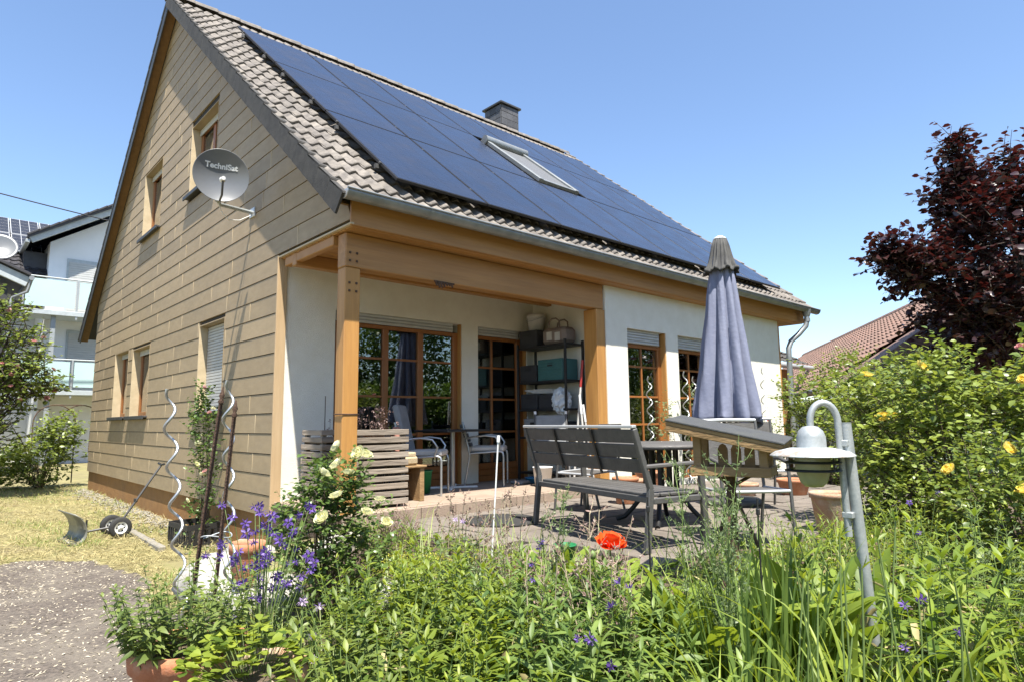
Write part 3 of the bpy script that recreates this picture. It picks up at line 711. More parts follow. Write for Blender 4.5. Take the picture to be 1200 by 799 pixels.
# gutter
def gutter(x0, x1, y, z, r=0.078):
    mb = MB(); n = 10; vs = []
    for x in (x0, x1):
        for i in range(n + 1):
            g = math.pi * (1 + i / n); vs.append((x, y + r * math.cos(g), z + r * math.sin(g)))
        for i in range(n, -1, -1):
            g = math.pi * (1 + i / n); vs.append((x, y + (r - .006) * math.cos(g), z + (r - .006) * math.sin(g)))
    k = 2 * (n + 1); mb.add(vs, [(i, (i + 1) % k, k + (i + 1) % k, k + i) for i in range(k)], True)
    mb.tube([(x0, y - r, z + .006), (x1, y - r, z + .006)], 0.012, 8)
    return mb
GY, GZ = -1.125, 2.965
gm = gutter(-0.17, XE - .02, GY, GZ); GUT = gm.build('gutter', MT['zinc'], HOUSE)
for x in (-0.17, XE - .02):
    mb = MB(); n = 10; vs = [(x, GY + .08 * math.cos(math.pi * (1 + i / n)), GZ + .08 * math.sin(math.pi * (1 + i / n))) for i in range(n + 1)]
    vs += [(x + .008, v[1], v[2]) for v in vs]; mb.add(vs, [tuple(range(n + 1)), tuple(range(2 * n + 1, n, -1))] + [(i, i + 1, n + 2 + i, n + 1 + i) for i in range(n)]); mb.build('gutter_end', MT['alu'], GUT)
for x in (0.75, 2.0, 3.0, 3.9, 4.75, 5.6, 6.6, 7.7, 8.8):
    mb = MB(); n = 10; vs = []
    for xx in (x, x + .05):
        vs += [(xx, GY + .083 * math.cos(math.pi * (1 + i / n)), GZ + .083 * math.sin(math.pi * (1 + i / n))) for i in range(n + 1)]
    mb.add(vs, [(i, i + 1, n + 2 + i, n + 1 + i) for i in range(n)], True); mb.build('gutter_joint', MT['zinc'], GUT)
mb = MB(); mb.tube([(9.72, GY, GZ - .07), (9.72, GY, 2.74), (9.70, GY + .02, 2.62), (9.60, -1.0, 2.46), (9.42, -0.92, 2.32), (9.34, -0.90, 2.18), (9.33, -0.90, 2.0), (9.33, -0.90, -0.4)], 0.05, 12)
DP = mb.build('downpipe', MT['zinc'], HOUSE)
mb = MB(); mb.tube([(9.72, GY, GZ - .02), (9.72, GY, GZ - .1), (9.72, GY, GZ - .16)], [.085, .075, .055], 12)
for z in (2.7, 1.95, 0.9): mb.tube([((9.72 if z > 2.5 else 9.33), (GY if z > 2.5 else -.90), z), ((9.72 if z > 2.5 else 9.33), (GY if z > 2.5 else -.90), z + .06)], .058, 12)
mb.build('pipe_clamps', MT['zinc'], DP, kind='stuff')
# solar panels: seven columns, three rows, one left out for the roof window
PW = (PX1 - PX0) / 7; PL = (PS1 - PS0) / 3
def panel_meshes():
    a = MB(); g = .012; a.box((PW / 2, PL / 2, 0), (PW - 2 * g, PL - 2 * g, .03), None, .002); pm = a.mesh('solar_panel'); pm.materials.append(MT['panel_frame'])
    b = MB(); b.box((PW / 2, PL / 2, .016), (PW - 2 * g - .03, PL - 2 * g - .03, .004)); gm_ = b.mesh('glass_face'); gm_.materials.append(MT['panel']); return pm, gm_
pm, gm_ = panel_meshes()
for c in range(7):
    for r in range(3):
        if c == 3 and r == 1: continue
        o = bpy.data.objects.new('solar_panel', pm); link(o, HOUSE); M4 = TM.to_4x4(); M4.translation = RP(PX0 + c * PW, PS0 + r * PL, .170); o.matrix_world = M4
        q = bpy.data.objects.new('glass_face', gm_); link(q, o)
rail = MB()
for r in range(3):
    for f_ in (0.22, 0.78):
        s = PS0 + (r + f_) * PL
        for xa, xb in (((PX0 - .02, PX0 + 3 * PW), (PX0 + 4 * PW, PX1)) if r == 1 else ((PX0 - .02, PX1 + .02),)): rail.beam(RP(xa, s, .12), RP(xb, s, .12), .04, .05)
for c in range(8):
    for r in range(3):
        for f_ in (0.2, 0.8): rail.box(RP(PX0 + c * PW, PS0 + (r + f_) * PL, .178), (.02, .032, .02), TM)
rail.build('panel_rails', MT['anthracite'], HOUSE, kind='stuff')
# roof window with an aluminium roller shutter
rw = MB(); xa, xb = PX0 + 3 * PW + .15, PX0 + 4 * PW - .15; s0, s1 = PS0 + PL + .1, PS1 - PL - .12
def rbox(mb, x0, x1, sa, sb, h0, h1, ch=.006): return mb.box(RP((x0 + x1) / 2, (sa + sb) / 2, (h0 + h1) / 2), (x1 - x0, sb - sa, h1 - h0), TM, ch)
rbox(rw, xa, xb, s0, s1, -.02, .17); MT['skyslat'] = mat('sky_shutter', (.17, .17, .168), (.14, .14, .14), rough=.5, bump=.02, metal=.3); RW = rw.build('roof_window', MT['anthracite'], HOUSE)
a = MB(); rbox(a, xa - .02, xa + .07, s0 + .2, s1 + .01, .17, .24); rbox(a, xb - .07, xb + .02, s0 + .2, s1 + .01, .17, .24); rbox(a, xa + .07, xb - .07, s1 - .06, s1 + .01, .171, .23); a.build('shutter_rail', MT['zinc'], RW)
a = MB(); k = 14
for i in range(k): rbox(a, xa + .07, xb - .07, s0 + .32 + i * (s1 - s0 - .4) / k + .003, s0 + .32 + (i + 1) * (s1 - s0 - .4) / k, .18, .205, .008)
a.build('shutter_slats', MT['skyslat'], RW)
a = MB(); a.tube([RP(xa - .05, s0 + .17, .23), RP(xb + .05, s0 + .17, .23)], .085, 16); a.build('shutter_box', MT['zinc'], RW)
# chimney
ch = MB(); ch.span((8.34, 6.22, 8.0), (8.98, 6.9, 9.60)); CHM = ch.build('chimney', MT['sill'], HOUSE)
ch = MB(); ch.span((8.27, 6.15, 9.60), (9.05, 6.97, 9.66), .01); ch.build('chimney_cap', MT['sill'], CHM)
for r in range(5):
    zt = 9.58 - r * .19
    for i in range(3):
        x = 8.335 + i * .215; MB().span((x + .002, 6.20, zt - .185), (x + .211, 6.218, zt - rr.uniform(0, .012)), .003).build('slate', MT['slate'], CHM)
        y = 6.222 + i * .226; MB().span((8.32, y + .002, zt - .185), (8.338, y + .222, zt - rr.uniform(0, .012)), .003).build('slate', MT['slate'], CHM)
# small dried garland hanging on the beam
ga = MB()
for i in range(7):
    ga.tube([(1.12 + i * .035, YP - .02, 2.352), (1.12 + i * .035 + .01, YP - .03, 2.30 - .02 * math.sin(i))], [.016, .008], 6)
ga.tube([(1.1, YP - .02, 2.352), (1.37, YP - .02, 2.35)], .01, 6)
tag(ga.build('dried_garland', MT['rust']), 'short dried brown garland hanging from the loggia beam', 'garland')
# ------------------------------------------------------------------ things on and by the house
# satellite dish
DC = Vector((-0.50, 1.27, 3.72)); DN = (CAM - DC).normalized(); DN = (DN + Vector((0.05, -0.15, 0.20))).normalized()
dsh = thing('satellite_dish', 'round grey satellite dish with white lettering on the tan gable', 'satellite dish', (0.0, 1.56, 3.46))
def loc(o, par): o.location = o.location - par.location; return o
ROT = DN.to_track_quat('Z', 'Y').to_matrix()
if (ROT @ Vector((0, 1, 0))).z < 0: ROT = ROT @ Matrix.Rotation(math.pi, 3, 'Z')
# make the dish's y axis point up
yx = (Vector((0, 0, 1)) - DN * DN.z).normalized(); xx = yx.cross(DN); ROT = Matrix((xx, yx, DN)).transposed()
mb = MB(); RD = 0.298; prof = [(0.001, 0)] + [(RD * t, 0.075 * t * t) for t in (.2, .4, .6, .8, .95, 1.0)] + [(RD + .006, .078), (RD + .004, .066), (RD * .8, .035), (0.001, -.015)]
mb.lathe(prof, 48); mb.v = [tuple(ROT @ Vector(v) + DC - dsh.location) for v in mb.v]; mb.build('reflector', MT['dish'], dsh)
tc = bpy.data.curves.new('dish_lettering', 'FONT'); tc.body = 'TechniSat'; tc.size = 0.088; tc.extrude = 0.001; tc.offset = 0.003; tc.align_x = 'CENTER'; tc.align_y = 'CENTER'
to = bpy.data.objects.new('lettering', tc); link(to); dg = bpy.context.evaluated_depsgraph_get(); me = bpy.data.meshes.new_from_object(to.evaluated_get(dg)); bpy.data.objects.remove(to)
me.materials.clear(); me.materials.append(MT['white']); 
for v in me.vertices:
    p = Vector(v.co); p.y += 0.112; rr_ = math.hypot(p.x, p.y) / RD; p.z += 0.075 * rr_ * rr_ + .004; v.co = ROT @ p + DC - dsh.location
link_obj('lettering', me, dsh)
mb = MB(); A = Vector((0, 0, 0)); B = DC - DN * .06 - yx * .26 - dsh.location
mb.tube([A + Vector((0, 0, .0)), Vector((-0.42, -.06, 0.0)), Vector((-.47, -.12, .03))], .024, 8); mb.build('wall_arm', MT['galv'], dsh)
mb = MB(); mb.box((-.006, 0, 0), (.03, .16, .12), None, .005); mb.build('wall_plate', MT['alu'], dsh)
mb = MB(); mb.box(B + Vector((0.0, 0, .02)), (.07, .07, .2), ROT, .01); mb.build('mount', MT['galv'], dsh)
tip = DC + DN * .28 - yx * .27 - dsh.location; tip2 = DC + DN * .30 - yx * .09 - dsh.location
mb = MB(); mb.tube([B, DC - yx * .29 + DN * .05 - dsh.location, tip, tip2], .012, 6); mb.build('feed_arm', MT['anthracite'], dsh)
mb = MB(); mb.tube([tip2 + DN * .06, tip2 - DN * .02, tip2 - DN * .05], [.022, .022, .034], 12); mb.build('receiver', MT['white'], dsh)
mb = MB(); mb.tube([B + Vector((0, 0, -.05)), B + Vector((.05, .03, -.14)), B + Vector((.15, .07, -.2)), B + Vector((.28, .1, -.17)), Vector((-.02, .0, -.03))], .005, 5); mb.build('cable', MT['white'], dsh)

# snow pusher on two wheels, standing on the straw
sp = thing('snow_pusher', 'black two-wheeled snow pusher with curved blade on the dry lawn', 'snow pusher', (-0.92, 3.38, -0.565), R(6))
mb = MB(); mb.tube([(0, -.2, .13), (0, .2, .13)], .012, 8); mb.build('axle', MT['anthracite'], sp)
for s_ in (-1, 1):
    wv = thing('wheel', None, None); wv.parent = sp; wv.location = (0, s_ * .17, .13)
    mb = MB(); mb.lathe([(.075, -.03), (.118, -.034), (.13, -.018), (.13, .018), (.118, .034), (.075, .03), (.075, -.03)], 28); mb.v = [(x, z, y) for x, y, z in mb.v]; mb.build('tyre', MT['rubber'], wv)
    mb = MB(); mb.lathe([(.076, -.026), (.062, -.026), (.056, -.012), (.03, -.012), (.026, -.03), (.001, -.03)], 24); mb.lathe([(.076, .026), (.062, .026), (.056, .012), (.03, .012), (.026, .03), (.001, .03)], 24)
    mb.v = [(x, z, y) for x, y, z in mb.v]; mb.build('rim', MT['white'], wv)
    mb = MB()
    for k in range(6):
        a = k * math.pi / 3; mb.box((.043 * math.cos(a), 0, .043 * math.sin(a)), (.016, .03, .016))
    mb.build('rim_holes', MT['black'], wv, kind='stuff')
mb = MB(); mb.tube([(-.36, 0, .10), (0, 0, .13), (.06, -.03, .2), (.47, -.1, .88)], .014, 8); h = mb.build('handle_tube', MT['anthracite'], sp)
mb = MB(); mb.tube([(.45, -.25, .90), (.47, -.1, .885), (.49, .05, .90)], .015, 8); mb.build('grip', MT['black'], sp)
mb = MB(); mb.box((.2, -.045, .44), (.04, .04, .05), None, .006); mb.build('clamp', MT['black'], sp)
mb = MB(); vs = []; prof = [(-.56, .0), (-.50, .012), (-.45, .045), (-.425, .1), (-.425, .17), (-.45, .25), (-.50, .32), (-.56, .365)]
for y_ in (-.36, .36): vs += [(x, y_, z) for x, z in prof]
for y_ in (-.36, .36): vs += [(x + .012, y_, z + .004) for x, z in prof]
n = 8; fs = [(i, i + 1, n + i + 1, n + i) for i in range(n - 1)] + [(2 * n + i, 3 * n + i, 3 * n + i + 1, 2 * n + i + 1) for i in range(n - 1)]
fs += [(i, 2 * n + i, 2 * n + i + 1, i + 1) for i in range(n - 1)] + [(n + i, n + i + 1, 3 * n + i + 1, 3 * n + i) for i in range(n - 1)] + [(0, n, 3 * n, 2 * n), (n - 1, 3 * n - 1, 4 * n - 1, 2 * n - 1)]
mb.add(vs, fs, True); MT['blade'] = mat('worn_blade', (0.2, 0.195, 0.16), (0.13, 0.128, 0.11), scale=10, rough=0.45, bump=0.1, metal=0.2); mb.build('blade', MT['blade'], sp)
mb = MB()
for k in range(4): mb.box((-.405, -.27 + k * .18, .17), (.02, .012, .22))
mb.span((-.58, -.36, -.005), (-.50, .36, .006)); mb.build('blade_ribs', MT['black'], sp, kind='stuff')

# spiral plant stakes
def spiral(p, q, label, turns, amp=.028, r=.0075, group='spiral plant stakes'):
    p, q = Vector(p), Vector(q); n = turns * 14; pts = []
    d = (q - p); dn = d.normalized(); u = dn.cross(Vector((0, 1, 0))).normalized(); w = dn.cross(u)
    for i in range(n + 1):
        t = i / n; a = t * turns * 2 * math.pi; k = amp * min(1, (1 - t) * 12 + .1) * min(1, t * 12)
        pts.append(p + d * t + (u * math.cos(a) + w * math.sin(a)) * k - p)
    mb = MB(); mb.tube(pts, r, 6); o = mb.build('spiral_plant_stake', MT['chrome']); o.location = p
    return tag(o, label, 'plant stake', group)
spiral((-1.51, -1.63, -0.42), (-1.69, -1.69, 1.08), 'silver spiral plant stake nearest the snow pusher, ending in a straight tip', 6, .036, .0095)
spiral((-1.41, -2.19, -0.25), (-1.51, -2.28, 1.11), 'silver spiral plant stake beside the two rusty rods', 6, .03, .0085)
spiral((4.69, -0.95, -.12), (4.68, -0.95, 1.46), 'silver spiral plant stake in front of the first window after the pillar', 7, .04, .009)
spiral((5.62, -0.95, -.12), (5.60, -0.95, 1.57), 'silver spiral plant stake left of another, before the window by the parasol', 7, .04, .009)
spiral((5.85, -0.95, -.12), (5.84, -0.95, 1.50), 'silver spiral plant stake right of another, before the window by the parasol', 7, .04, .009)
spiral((8.05, -0.95, -.12), (8.11, -0.95, 1.75), 'silver spiral plant stake against the white wall beyond the parasol', 7, .04, .009)
# rusty rods with finials
def rusty(p, q, label):
    p, q = Vector(p), Vector(q); t = thing('rusty_garden_stake', label, 'garden stake', p, 0, 'rusty garden stakes'); d = q - p
    for k, off in enumerate((Vector((.012, .012, 0)), Vector((-.012, -.012, 0)))):
        mb = MB(); mb.tube([off * .7, d * .5 + off * .7, d * .95 + off * .7], .0058, 6); mb.build('rod', MT['rust'], t)
    mb = MB(); f = Vector(d) * .95; dn = d.normalized()
    mb.tube([f, f + dn * .015, f + dn * .03, f + dn * .05, f + dn * .07, f + dn * .1], [.011, .018, .009, .016, .009, .003], 8); mb.build('finial', MT['rust'], t)
    return t
ra = rusty((-1.70, -2.33, -0.44), (-1.63, -2.56, 1.03), 'taller rusty double-rod garden stake with finial, left of the pair')
rb = rusty((-1.60, -2.42, -0.44), (-1.57, -2.60, 0.95), 'shorter rusty double-rod garden stake with finial, right of the pair')
mb = MB(); pts = []
for k in range(25):
    a = k / 24 * 2 * math.pi; pts.append((.085 * math.cos(a), .05 * math.sin(a), .012 * math.sin(2 * a)))
mb.tube(pts, .004, 5, False); o = mb.build('wire_ring', MT['galv']); o.location = (-1.59, -2.44, .22); tag(o, 'thin wire ring tied around the rusty garden stakes', 'wire ring')

# pots and stones on the left of the bed
def pot(name, label, loc_, r, h, mt, rim=.03, group=None, n=32, taper=.72, cat='flower pot'):
    t = thing(name, label, cat, loc_, random.uniform(0, 6), group)
    mb = MB(); mb.lathe([(0.001, 0), (r * taper, 0), (r * taper + .005, .01), (r * .95, h - rim * 1.6), (r * .955, h - rim * 1.6 + .002), (r * 1.03, h - rim * 1.5), (r * 1.05, h - rim * .6), (r * 1.03, h), (r * .97, h), (r * .92, h - .03), (r * .9, h - .07)], n); mb.build('pot_wall', mt, t)
    mb = MB(); mb.lathe([(r * .915, h - .045), (r * .5, h - .03), (0.001, h - .025)], n); mb.build('pot_soil', MT['soil'], t)
    return t
POT1 = pot('terracotta_pot', 'large terracotta pot full of leafy green stems at the path edge', (-1.92, -3.17, -0.57), .23, .47, MT['terracotta'], .055, cat='flower pot')
POT2 = pot('terracotta_bowl', 'pale terracotta bowl of lobed leaves just in front of the large pot', (-1.83, -3.66, -0.56), .20, .46, MT['terracotta2'], .05)
pot('orange_pot', 'orange clay pot on the pale stones behind the purple columbines', (-1.06, -1.5, -0.30), .12, .30, MT['terracotta'], .05)
pot('clay_planter', 'brownish clay pot at the terrace edge behind the lamp post', (2.95, -4.02, -.12), .17, .33, MT['terracotta2'], .03)
for i, (x, y, r, h, l, mt) in enumerate(((3.30, -1.55, .15, .3, 'orange clay pot nearest the garden table pedestal', 'terracotta'), (3.75, -1.35, .13, .24, 'small clay pot behind the table beside another pot', 'terracotta2'), (4.25, -1.2, .17, .3, 'wide clay pot standing by the wall under the first window', 'terracotta'), (4.9, -2.2, .16, .16, 'low clay bowl on the terrace beyond the bird feeder', 'terracotta2'), (5.4, -2.6, .2, .2, 'wide reddish bowl on the terrace right of the bird feeder', 'terracotta'))):
    pot('clay_pot', l, (x, y, -.12), r, h, MT[mt], .03, 'clay pots on the terrace')
def rock(name, label, c, d, seed, mt='stone_white', cat='stone', group=None, sub=3):
    bm = bmesh.new(); bmesh.ops.create_icosphere(bm, subdivisions=sub, radius=1); q = np.random.default_rng(seed); dirs = q.normal(size=(14, 3)); dirs /= np.linalg.norm(dirs, axis=1)[:, None]; offs = q.uniform(.55, .95, 14)
    for v in bm.verts:
        p = np.array(v.co)
        for dd, oo in zip(dirs, offs):
            t = p @ dd
            if t > oo: p = p - dd * (t - oo) * .85
        p = p * (1 + .03 * np.sin(p[0] * 9 + seed) * np.sin(p[1] * 8 + p[2] * 7)); v.co = Vector((p[0] * d[0], p[1] * d[1], p[2] * d[2]))
    me = bpy.data.meshes.new(name); bm.to_mesh(me); bm.free(); me.polygons.foreach_set('use_smooth', [True] * len(me.polygons)); me.materials.append(MT[mt])
    return link_obj(name, me, None, c, (0, 0, seed), None, label, cat, group)
for i, (c, d, l) in enumerate((((-1.02, -.85, -.42), (.42, .34, .25), 'large pale boulder behind the spiral stakes'), ((-.62, -.30, -.42), (.36, .34, .24), 'pale boulder nearest the corner of the house'), ((-.9, -1.5, -.42), (.3, .3, .2), 'pale boulder carrying the orange pot'), ((-.35, -2.55, -.32), (.28, .24, .17), 'pale boulder in the bed right of the rose bush'), ((-.25, -1.2, -.30), (.34, .28, .22), 'pale boulder below the corner post'), ((.1, -.98, -.22), (.2, .14, .12), 'small pale stone at the foot of the planter box'))):
    rock('boulder', l, c, d, 20 + i, group='pale boulders at the bed edge')
# black crate at the foot of the climbing rose
t = thing('plastic_crate', 'black plastic crate at the foot of the climbing rose', 'crate', (-0.33, 2.12, -.57), R(4)); mb = MB()
for s_ in (-1, 1):
    mb.span((s_ * .2 - .008, -.3, 0), (s_ * .2 + .008, .3, .05)); mb.span((s_ * .2 - .008, -.3, .2), (s_ * .2 + .008, .3, .26))
    mb.span((-.2, s_ * .3 - .008, .0), (.2, s_ * .3 + .008, .05)); mb.span((-.2, s_ * .3 - .008, .2), (.2, s_ * .3 + .008, .262))
    for k in range(9): mb.span((s_ * .2 - .006, -.29 + k * .072, .05), (s_ * .2 + .006, -.29 + k * .072 + .03, .2))
    for k in range(6): mb.span((-.19 + k * .072, s_ * .3 - .006, .05), (-.19 + k * .072 + .03, s_ * .3 + .006, .2))
mb.build('crate_sides', MT['black'], t, kind='stuff'); mb = MB(); mb.span((-.2, -.3, .002), (.2, .3, .016)); mb.build('crate_bottom', MT['black'], t)
# kerb stones along the gravel
for i in range(5): MB().span((-.78 + .012 * i, 1.9 + i * .5, -.60), (-.70 + .012 * i, 2.39 + i * .5, -.515), .012).build('kerb_stone', MT['gravel'], kind='structure')

# weathered slat planter boxes
def planter(label, loc_, rz, L, Wd, H, n):
    t = thing('planter_box', label, 'planter box', loc_, rz, 'weathered slat planter boxes'); pitch = H / n
    for i in range(n):
        z0 = .03 + i * pitch; z1 = z0 + pitch * .70; q = random.Random(i + int(L * 10))
        for s_ in (-1, 1):
            MB().span((-L / 2 + q.uniform(-.006, .006), s_ * Wd / 2 - .012, z0), (L / 2 + q.uniform(-.006, .006), s_ * Wd / 2 + .012, z1 + q.uniform(-.006, .004)), .003).build('slat', MT['oldwood'], t)
            o = MB().span((-Wd / 2 + .014, -.012, z0), (Wd / 2 - .014, .012, z1), .003).build('slat', MT['oldwood'], t); o.location = (s_ * (L / 2 - .012), 0, 0); o.rotation_euler = (0, 0, math.pi / 2)
    for sx in (-1, 1):
        for sy in (-1, 1): MB().span((sx * (L / 2 - .045) - .025, sy * (Wd / 2 - .04) - .025, 0), (sx * (L / 2 - .045) + .025, sy * (Wd / 2 - .04) + .025, H + .0), .004).build('corner_post', MT['oldwood'], t)
    MB().span((-L / 2 + .02, -Wd / 2 + .02, H - .14), (L / 2 - .02, Wd / 2 - .02, H - .1)).build('planter_soil', MT['soil'], t)
    return t
planter('weathered slat planter box right of the corner post', (0.60, -0.40, 0), R(-6), .58, .44, .77, 10)
planter('weathered slat planter box left of the corner post', (0.46, 0.22, 0), R(3), .5, .42, .77, 10)
# little wooden stand beside the planter with a folded sack
t = thing('wooden_stand', 'small raw wooden stand between the planter box and the green bucket', 'stand', (1.05, -0.32, 0), R(4))
for s_ in (-1, 1): MB().span((s_ * .13 - .03, -.13, 0), (s_ * .13 + .03, .13, .36), .006).build('side_board', MT['rawwood'], t)
MB().span((-.18, -.15, .361), (.18, .15, .385), .006).build('top_board', MT['rawwood'], t)
mb = MB(); mb.box((0, 0, .05), (.26, .2, .1), None, .04); mb.box((.01, 0, .115), (.2, .17, .05), None, .024); o = mb.build('folded_sack', MT['sack']); o.location = (1.02, -.33, .386); tag(o, 'folded beige sack lying on the small wooden stand', 'sack')
mb = MB(); mb.tube([(0, 0, .0), (.0, 0, .08), (.01, 0, .2), (0, 0, .33), (0, 0, .38)], [.03, .055, .035, .06, .03], 10); o = mb.build('rolled_cloth', MT['pink']); o.location = (.96, -.27, .42); tag(o, 'faded pink rolled cloth hanging at the planter box side', 'cloth')
# green bucket
t = thing('green_bucket', 'green plastic bucket under the grey cushioned chair', 'bucket', (1.62, 0.2, 0)); mb = MB(); mb.lathe([(0.001, .002), (.10, .002), (.125, .26), (.135, .262), (.133, .275), (.122, .275), (.098, .012), (.001, .012)], 24); mb.build('bucket_wall', MT['green_plastic'], t)
mb = MB(); mb.tube([(.13 * math.cos(a), 0.0 + .02, .265 - .12 * math.sin(a)) for a in np.linspace(0, math.pi, 12)], .004, 5); mb.build('bail', MT['galv'], t)

# steel tube chairs with cushions
def tube_chair(label, loc_, rz, high, cm):
    t = thing('tube_chair', label, 'chair', loc_, rz, 'steel tube chairs at the bistro table')   # faces -y locally
    for s_ in (-1, 1):
        mb = MB(); mb.tube([(s_ * .25, -.22, .0), (s_ * .25, -.22, .40), (s_ * .25, -.21, .44), (s_ * .25, -.17, .455), (s_ * .25, .2, .43), (s_ * .25, .24, .42)], .0135, 8); mb.build('front_leg', MT['chrome'], t)
        mb = MB(); mb.tube([(s_ * .25, .30, 0), (s_ * .25, .23, .40), (s_ * .25, .26, .55), (s_ * .25, .33, .85)], .0135, 8); mb.build('rear_leg', MT['chrome'], t)
        mb = MB(); mb.tube([(s_ * .255, -.14, .455), (s_ * .275, -.18, .56), (s_ * .28, -.12, .645), (s_ * .28, .02, .665), (s_ * .27, .2, .645), (s_ * .255, .28, .62)], .0125, 8); mb.build('armrest', MT['chrome'], t)
    for k in range(6): MB().span((-.245, -.19 + k * .072, .437), (.245, -.19 + k * .072 + .058, .449), .004).build('seat_slat', MT['anthracite'], t)
    for k in range(5):
        z = .54 + k * .062; MB().box((0, .265 + .045 * k * .62 / 1.9 * .9 + .01 * k, z), (.49, .012, .05), Matrix.Rotation(R(-13), 3, 'X'), .004).build('back_slat', MT['anthracite'], t)
    mb = MB(); mb.box((0, -.0, .487), (.46, .44, .07), None, .03); o = mb.build('seat_cushion', MT['cushion'], t)
    if high:
        mb = MB(); mb.box((0, .275, .77), (.44, .075, .58), Matrix.Rotation(R(-13), 3, 'X'), .034); mb.build('back_cushion', MT['grey_cushion'], t)
    return t
tube_chair('steel tube chair with tall grey back cushion beside the slat planter', (1.62, 0.10, 0), R(44), True, 0)
tube_chair('steel tube chair with dark slatted back and pale seat cushion before the door', (2.88, 0.42, 0), R(-38 + 80), False, 0)
# bistro table
t = thing('bistro_table', 'dark topped bistro table with steel pedestal between the two tube chairs', 'table', (2.25, 0.42, 0), R(10))
MB().box((0, 0, .735), (.82, .6, .028), None, .008).build('table_top', MT['black'], t); mb = MB(); mb.tube([(0, 0, .03), (0, 0, .72)], .032, 14); mb.build('pedestal', MT['chrome'], t)
mb = MB(); mb.beam((-.26, -.2, .015), (.26, .2, .015), .05, .03, .008); mb.beam((-.26, .2, .012), (.26, -.2, .012), .05, .024, .008); mb.build('foot_cross', MT['white'], t)
mb = MB(); mb.tube([(.235, -3.0 + 3.0, 0), (0, 0, 0)], .001, 4)
mb = MB(); mb.tube([(0, .0, -.34), (.02, -.03, .2), (.03, -.05, .54)], .0062, 8); mb.tube([(.03, -.05, .52), (.032, -.052, .57)], .0125, 8); o = mb.build('white_rod', MT['white']); o.location = (.32, -2.6, .17); tag(o, 'thin white rod with a thick tip standing in the bed before the bench', 'rod')

# black storage shelf against the side wall, with its contents
SX0, SX1, SY0, SY1 = 3.66, 4.03, -0.30, 0.66
sh = thing('storage_shelf', 'tall black metal storage shelf in the corner of the loggia', 'shelf', (3.85, .18, 0))
def wloc(mb): mb.v = [(v[0] - 3.85, v[1] - .18, v[2]) for v in mb.v]; return mb
for x in (SX0, SX1):
    for y in (SY0, SY1): wloc(MB().span((x - .016, y - .016, 0), (x + .016, y + .016, 1.98), .003)).build('upright', MT['black'], sh)
for z in (.12, .62, 1.02, 1.42, 1.93): wloc(MB().span((SX0 + .0, SY0 + .0, z - .03), (SX1 - .0, SY1 - .0, z), .004)).build('shelf_board', MT['black'], sh)
def crate_box(label, x, y, z, d, mt, cat='box', group='boxes on the shelf', lid=True, name='storage_box'):
    t = thing(name, label, cat, (x, y, z), 0, group); mb = MB(); dx, dy, dz = d
    mb.span((-dx / 2, -dy / 2, 0), (-dx / 2 + .012, dy / 2, dz), .004); mb.span((dx / 2 - .012, -dy / 2, 0), (dx / 2, dy / 2, dz), .004); mb.span((-dx / 2 + .012, -dy / 2, 0), (dx / 2 - .012, -dy / 2 + .012, dz - .001), .003); mb.span((-dx / 2 + .012, dy / 2 - .012, 0), (dx / 2 - .012, dy / 2, dz - .001), .003); mb.span((-dx / 2 + .012, -dy / 2 + .012, .0), (dx / 2 - .012, dy / 2 - .012, .015))
    mb.build('box_body', MT[mt], t); mb = MB(); mb.span((-dx / 2 - .004, -.05, dz * .66), (-dx / 2 + .001, .05, dz * .8), .002); mb.build('box_handle', MT['black'], t)
    return t
crate_box('dark box on the top shelf under the white bucket', 3.84, .46, 1.931, (.32, .36, .24), 'dark_box')
crate_box('dark box on the second shelf beside the teal basket', 3.84, .47, 1.421, (.32, .34, .24), 'dark_box')
crate_box('dark fabric box on the third shelf nearest the door', 3.84, .46, 1.021, (.32, .34, .22), 'dark_box')
crate_box('dark fabric box on the third shelf beside the plastic bag', 3.84, .10, 1.021, (.32, .30, .2), 'dark_box')
crate_box('teal ribbed basket on the second shelf', 3.84, .02, 1.421, (.32, .48, .30), 'teal', 'basket', None, name='teal_basket')
mb = MB()
for k in range(7): mb.span((3.675, -.215, 1.45 + k * .038), (3.683, .255, 1.466 + k * .038), .002)
o = mb.build('storage_ribs', MT['teal'], None); o.parent = [q for q in C.objects if q.name == 'teal_basket'][0]; o.name = 'ribs'; o['kind'] = 'stuff'; o.location = -o.parent.location
crate_box('grey carton at the window side of the lowest shelf', 3.84, .4, .621, (.3, .36, .26), 'grey_cushion')
crate_box('black box at the bench side of the lowest shelf', 3.84, -.02, .621, (.3, .34, .22), 'dark_box')
t = thing('white_bucket', 'cream lidded bucket on top of the highest dark box', 'bucket', (3.84, .44, 2.172)); mb = MB(); mb.lathe([(.001, .001), (.115, .001), (.135, .2), (.145, .2), (.145, .222), (.14, .25), (.001, .252)], 24); mb.build('bucket_wall', MT['cushion'], t)
mb = MB(); mb.tube([(-.15 * math.sin(a), .15 * math.cos(a), .21 - .07 * math.sin(a)) for a in np.linspace(0, math.pi, 10)], .004, 5); mb.build('bail', MT['galv'], t)
t = thing('jute_bag', 'brown fabric bag with two handles on the top shelf', 'bag', (3.84, -.02, 1.931)); mb = MB(); mb.box((0, 0, .12), (.28, .46, .24), None, .05); mb.build('bag_body', MT['bag'], t)
for s_ in (-1, 1):
    mb = MB(); mb.tube([(s_ * .09, -.1, .22), (s_ * .09, -.09, .33), (s_ * .09, -.03, .37), (s_ * .09, .05, .37), (s_ * .09, .1, .33), (s_ * .09, .12, .22)], .012, 6); mb.build('bag_handle', MT['bag'], t)
for k, (y, z) in enumerate(((-.1, .1), (.06, .12))): MB().box((-.142, y, z), (.008, .1, .12), None, .003).build('bag_pocket', MT['cushion'], t)
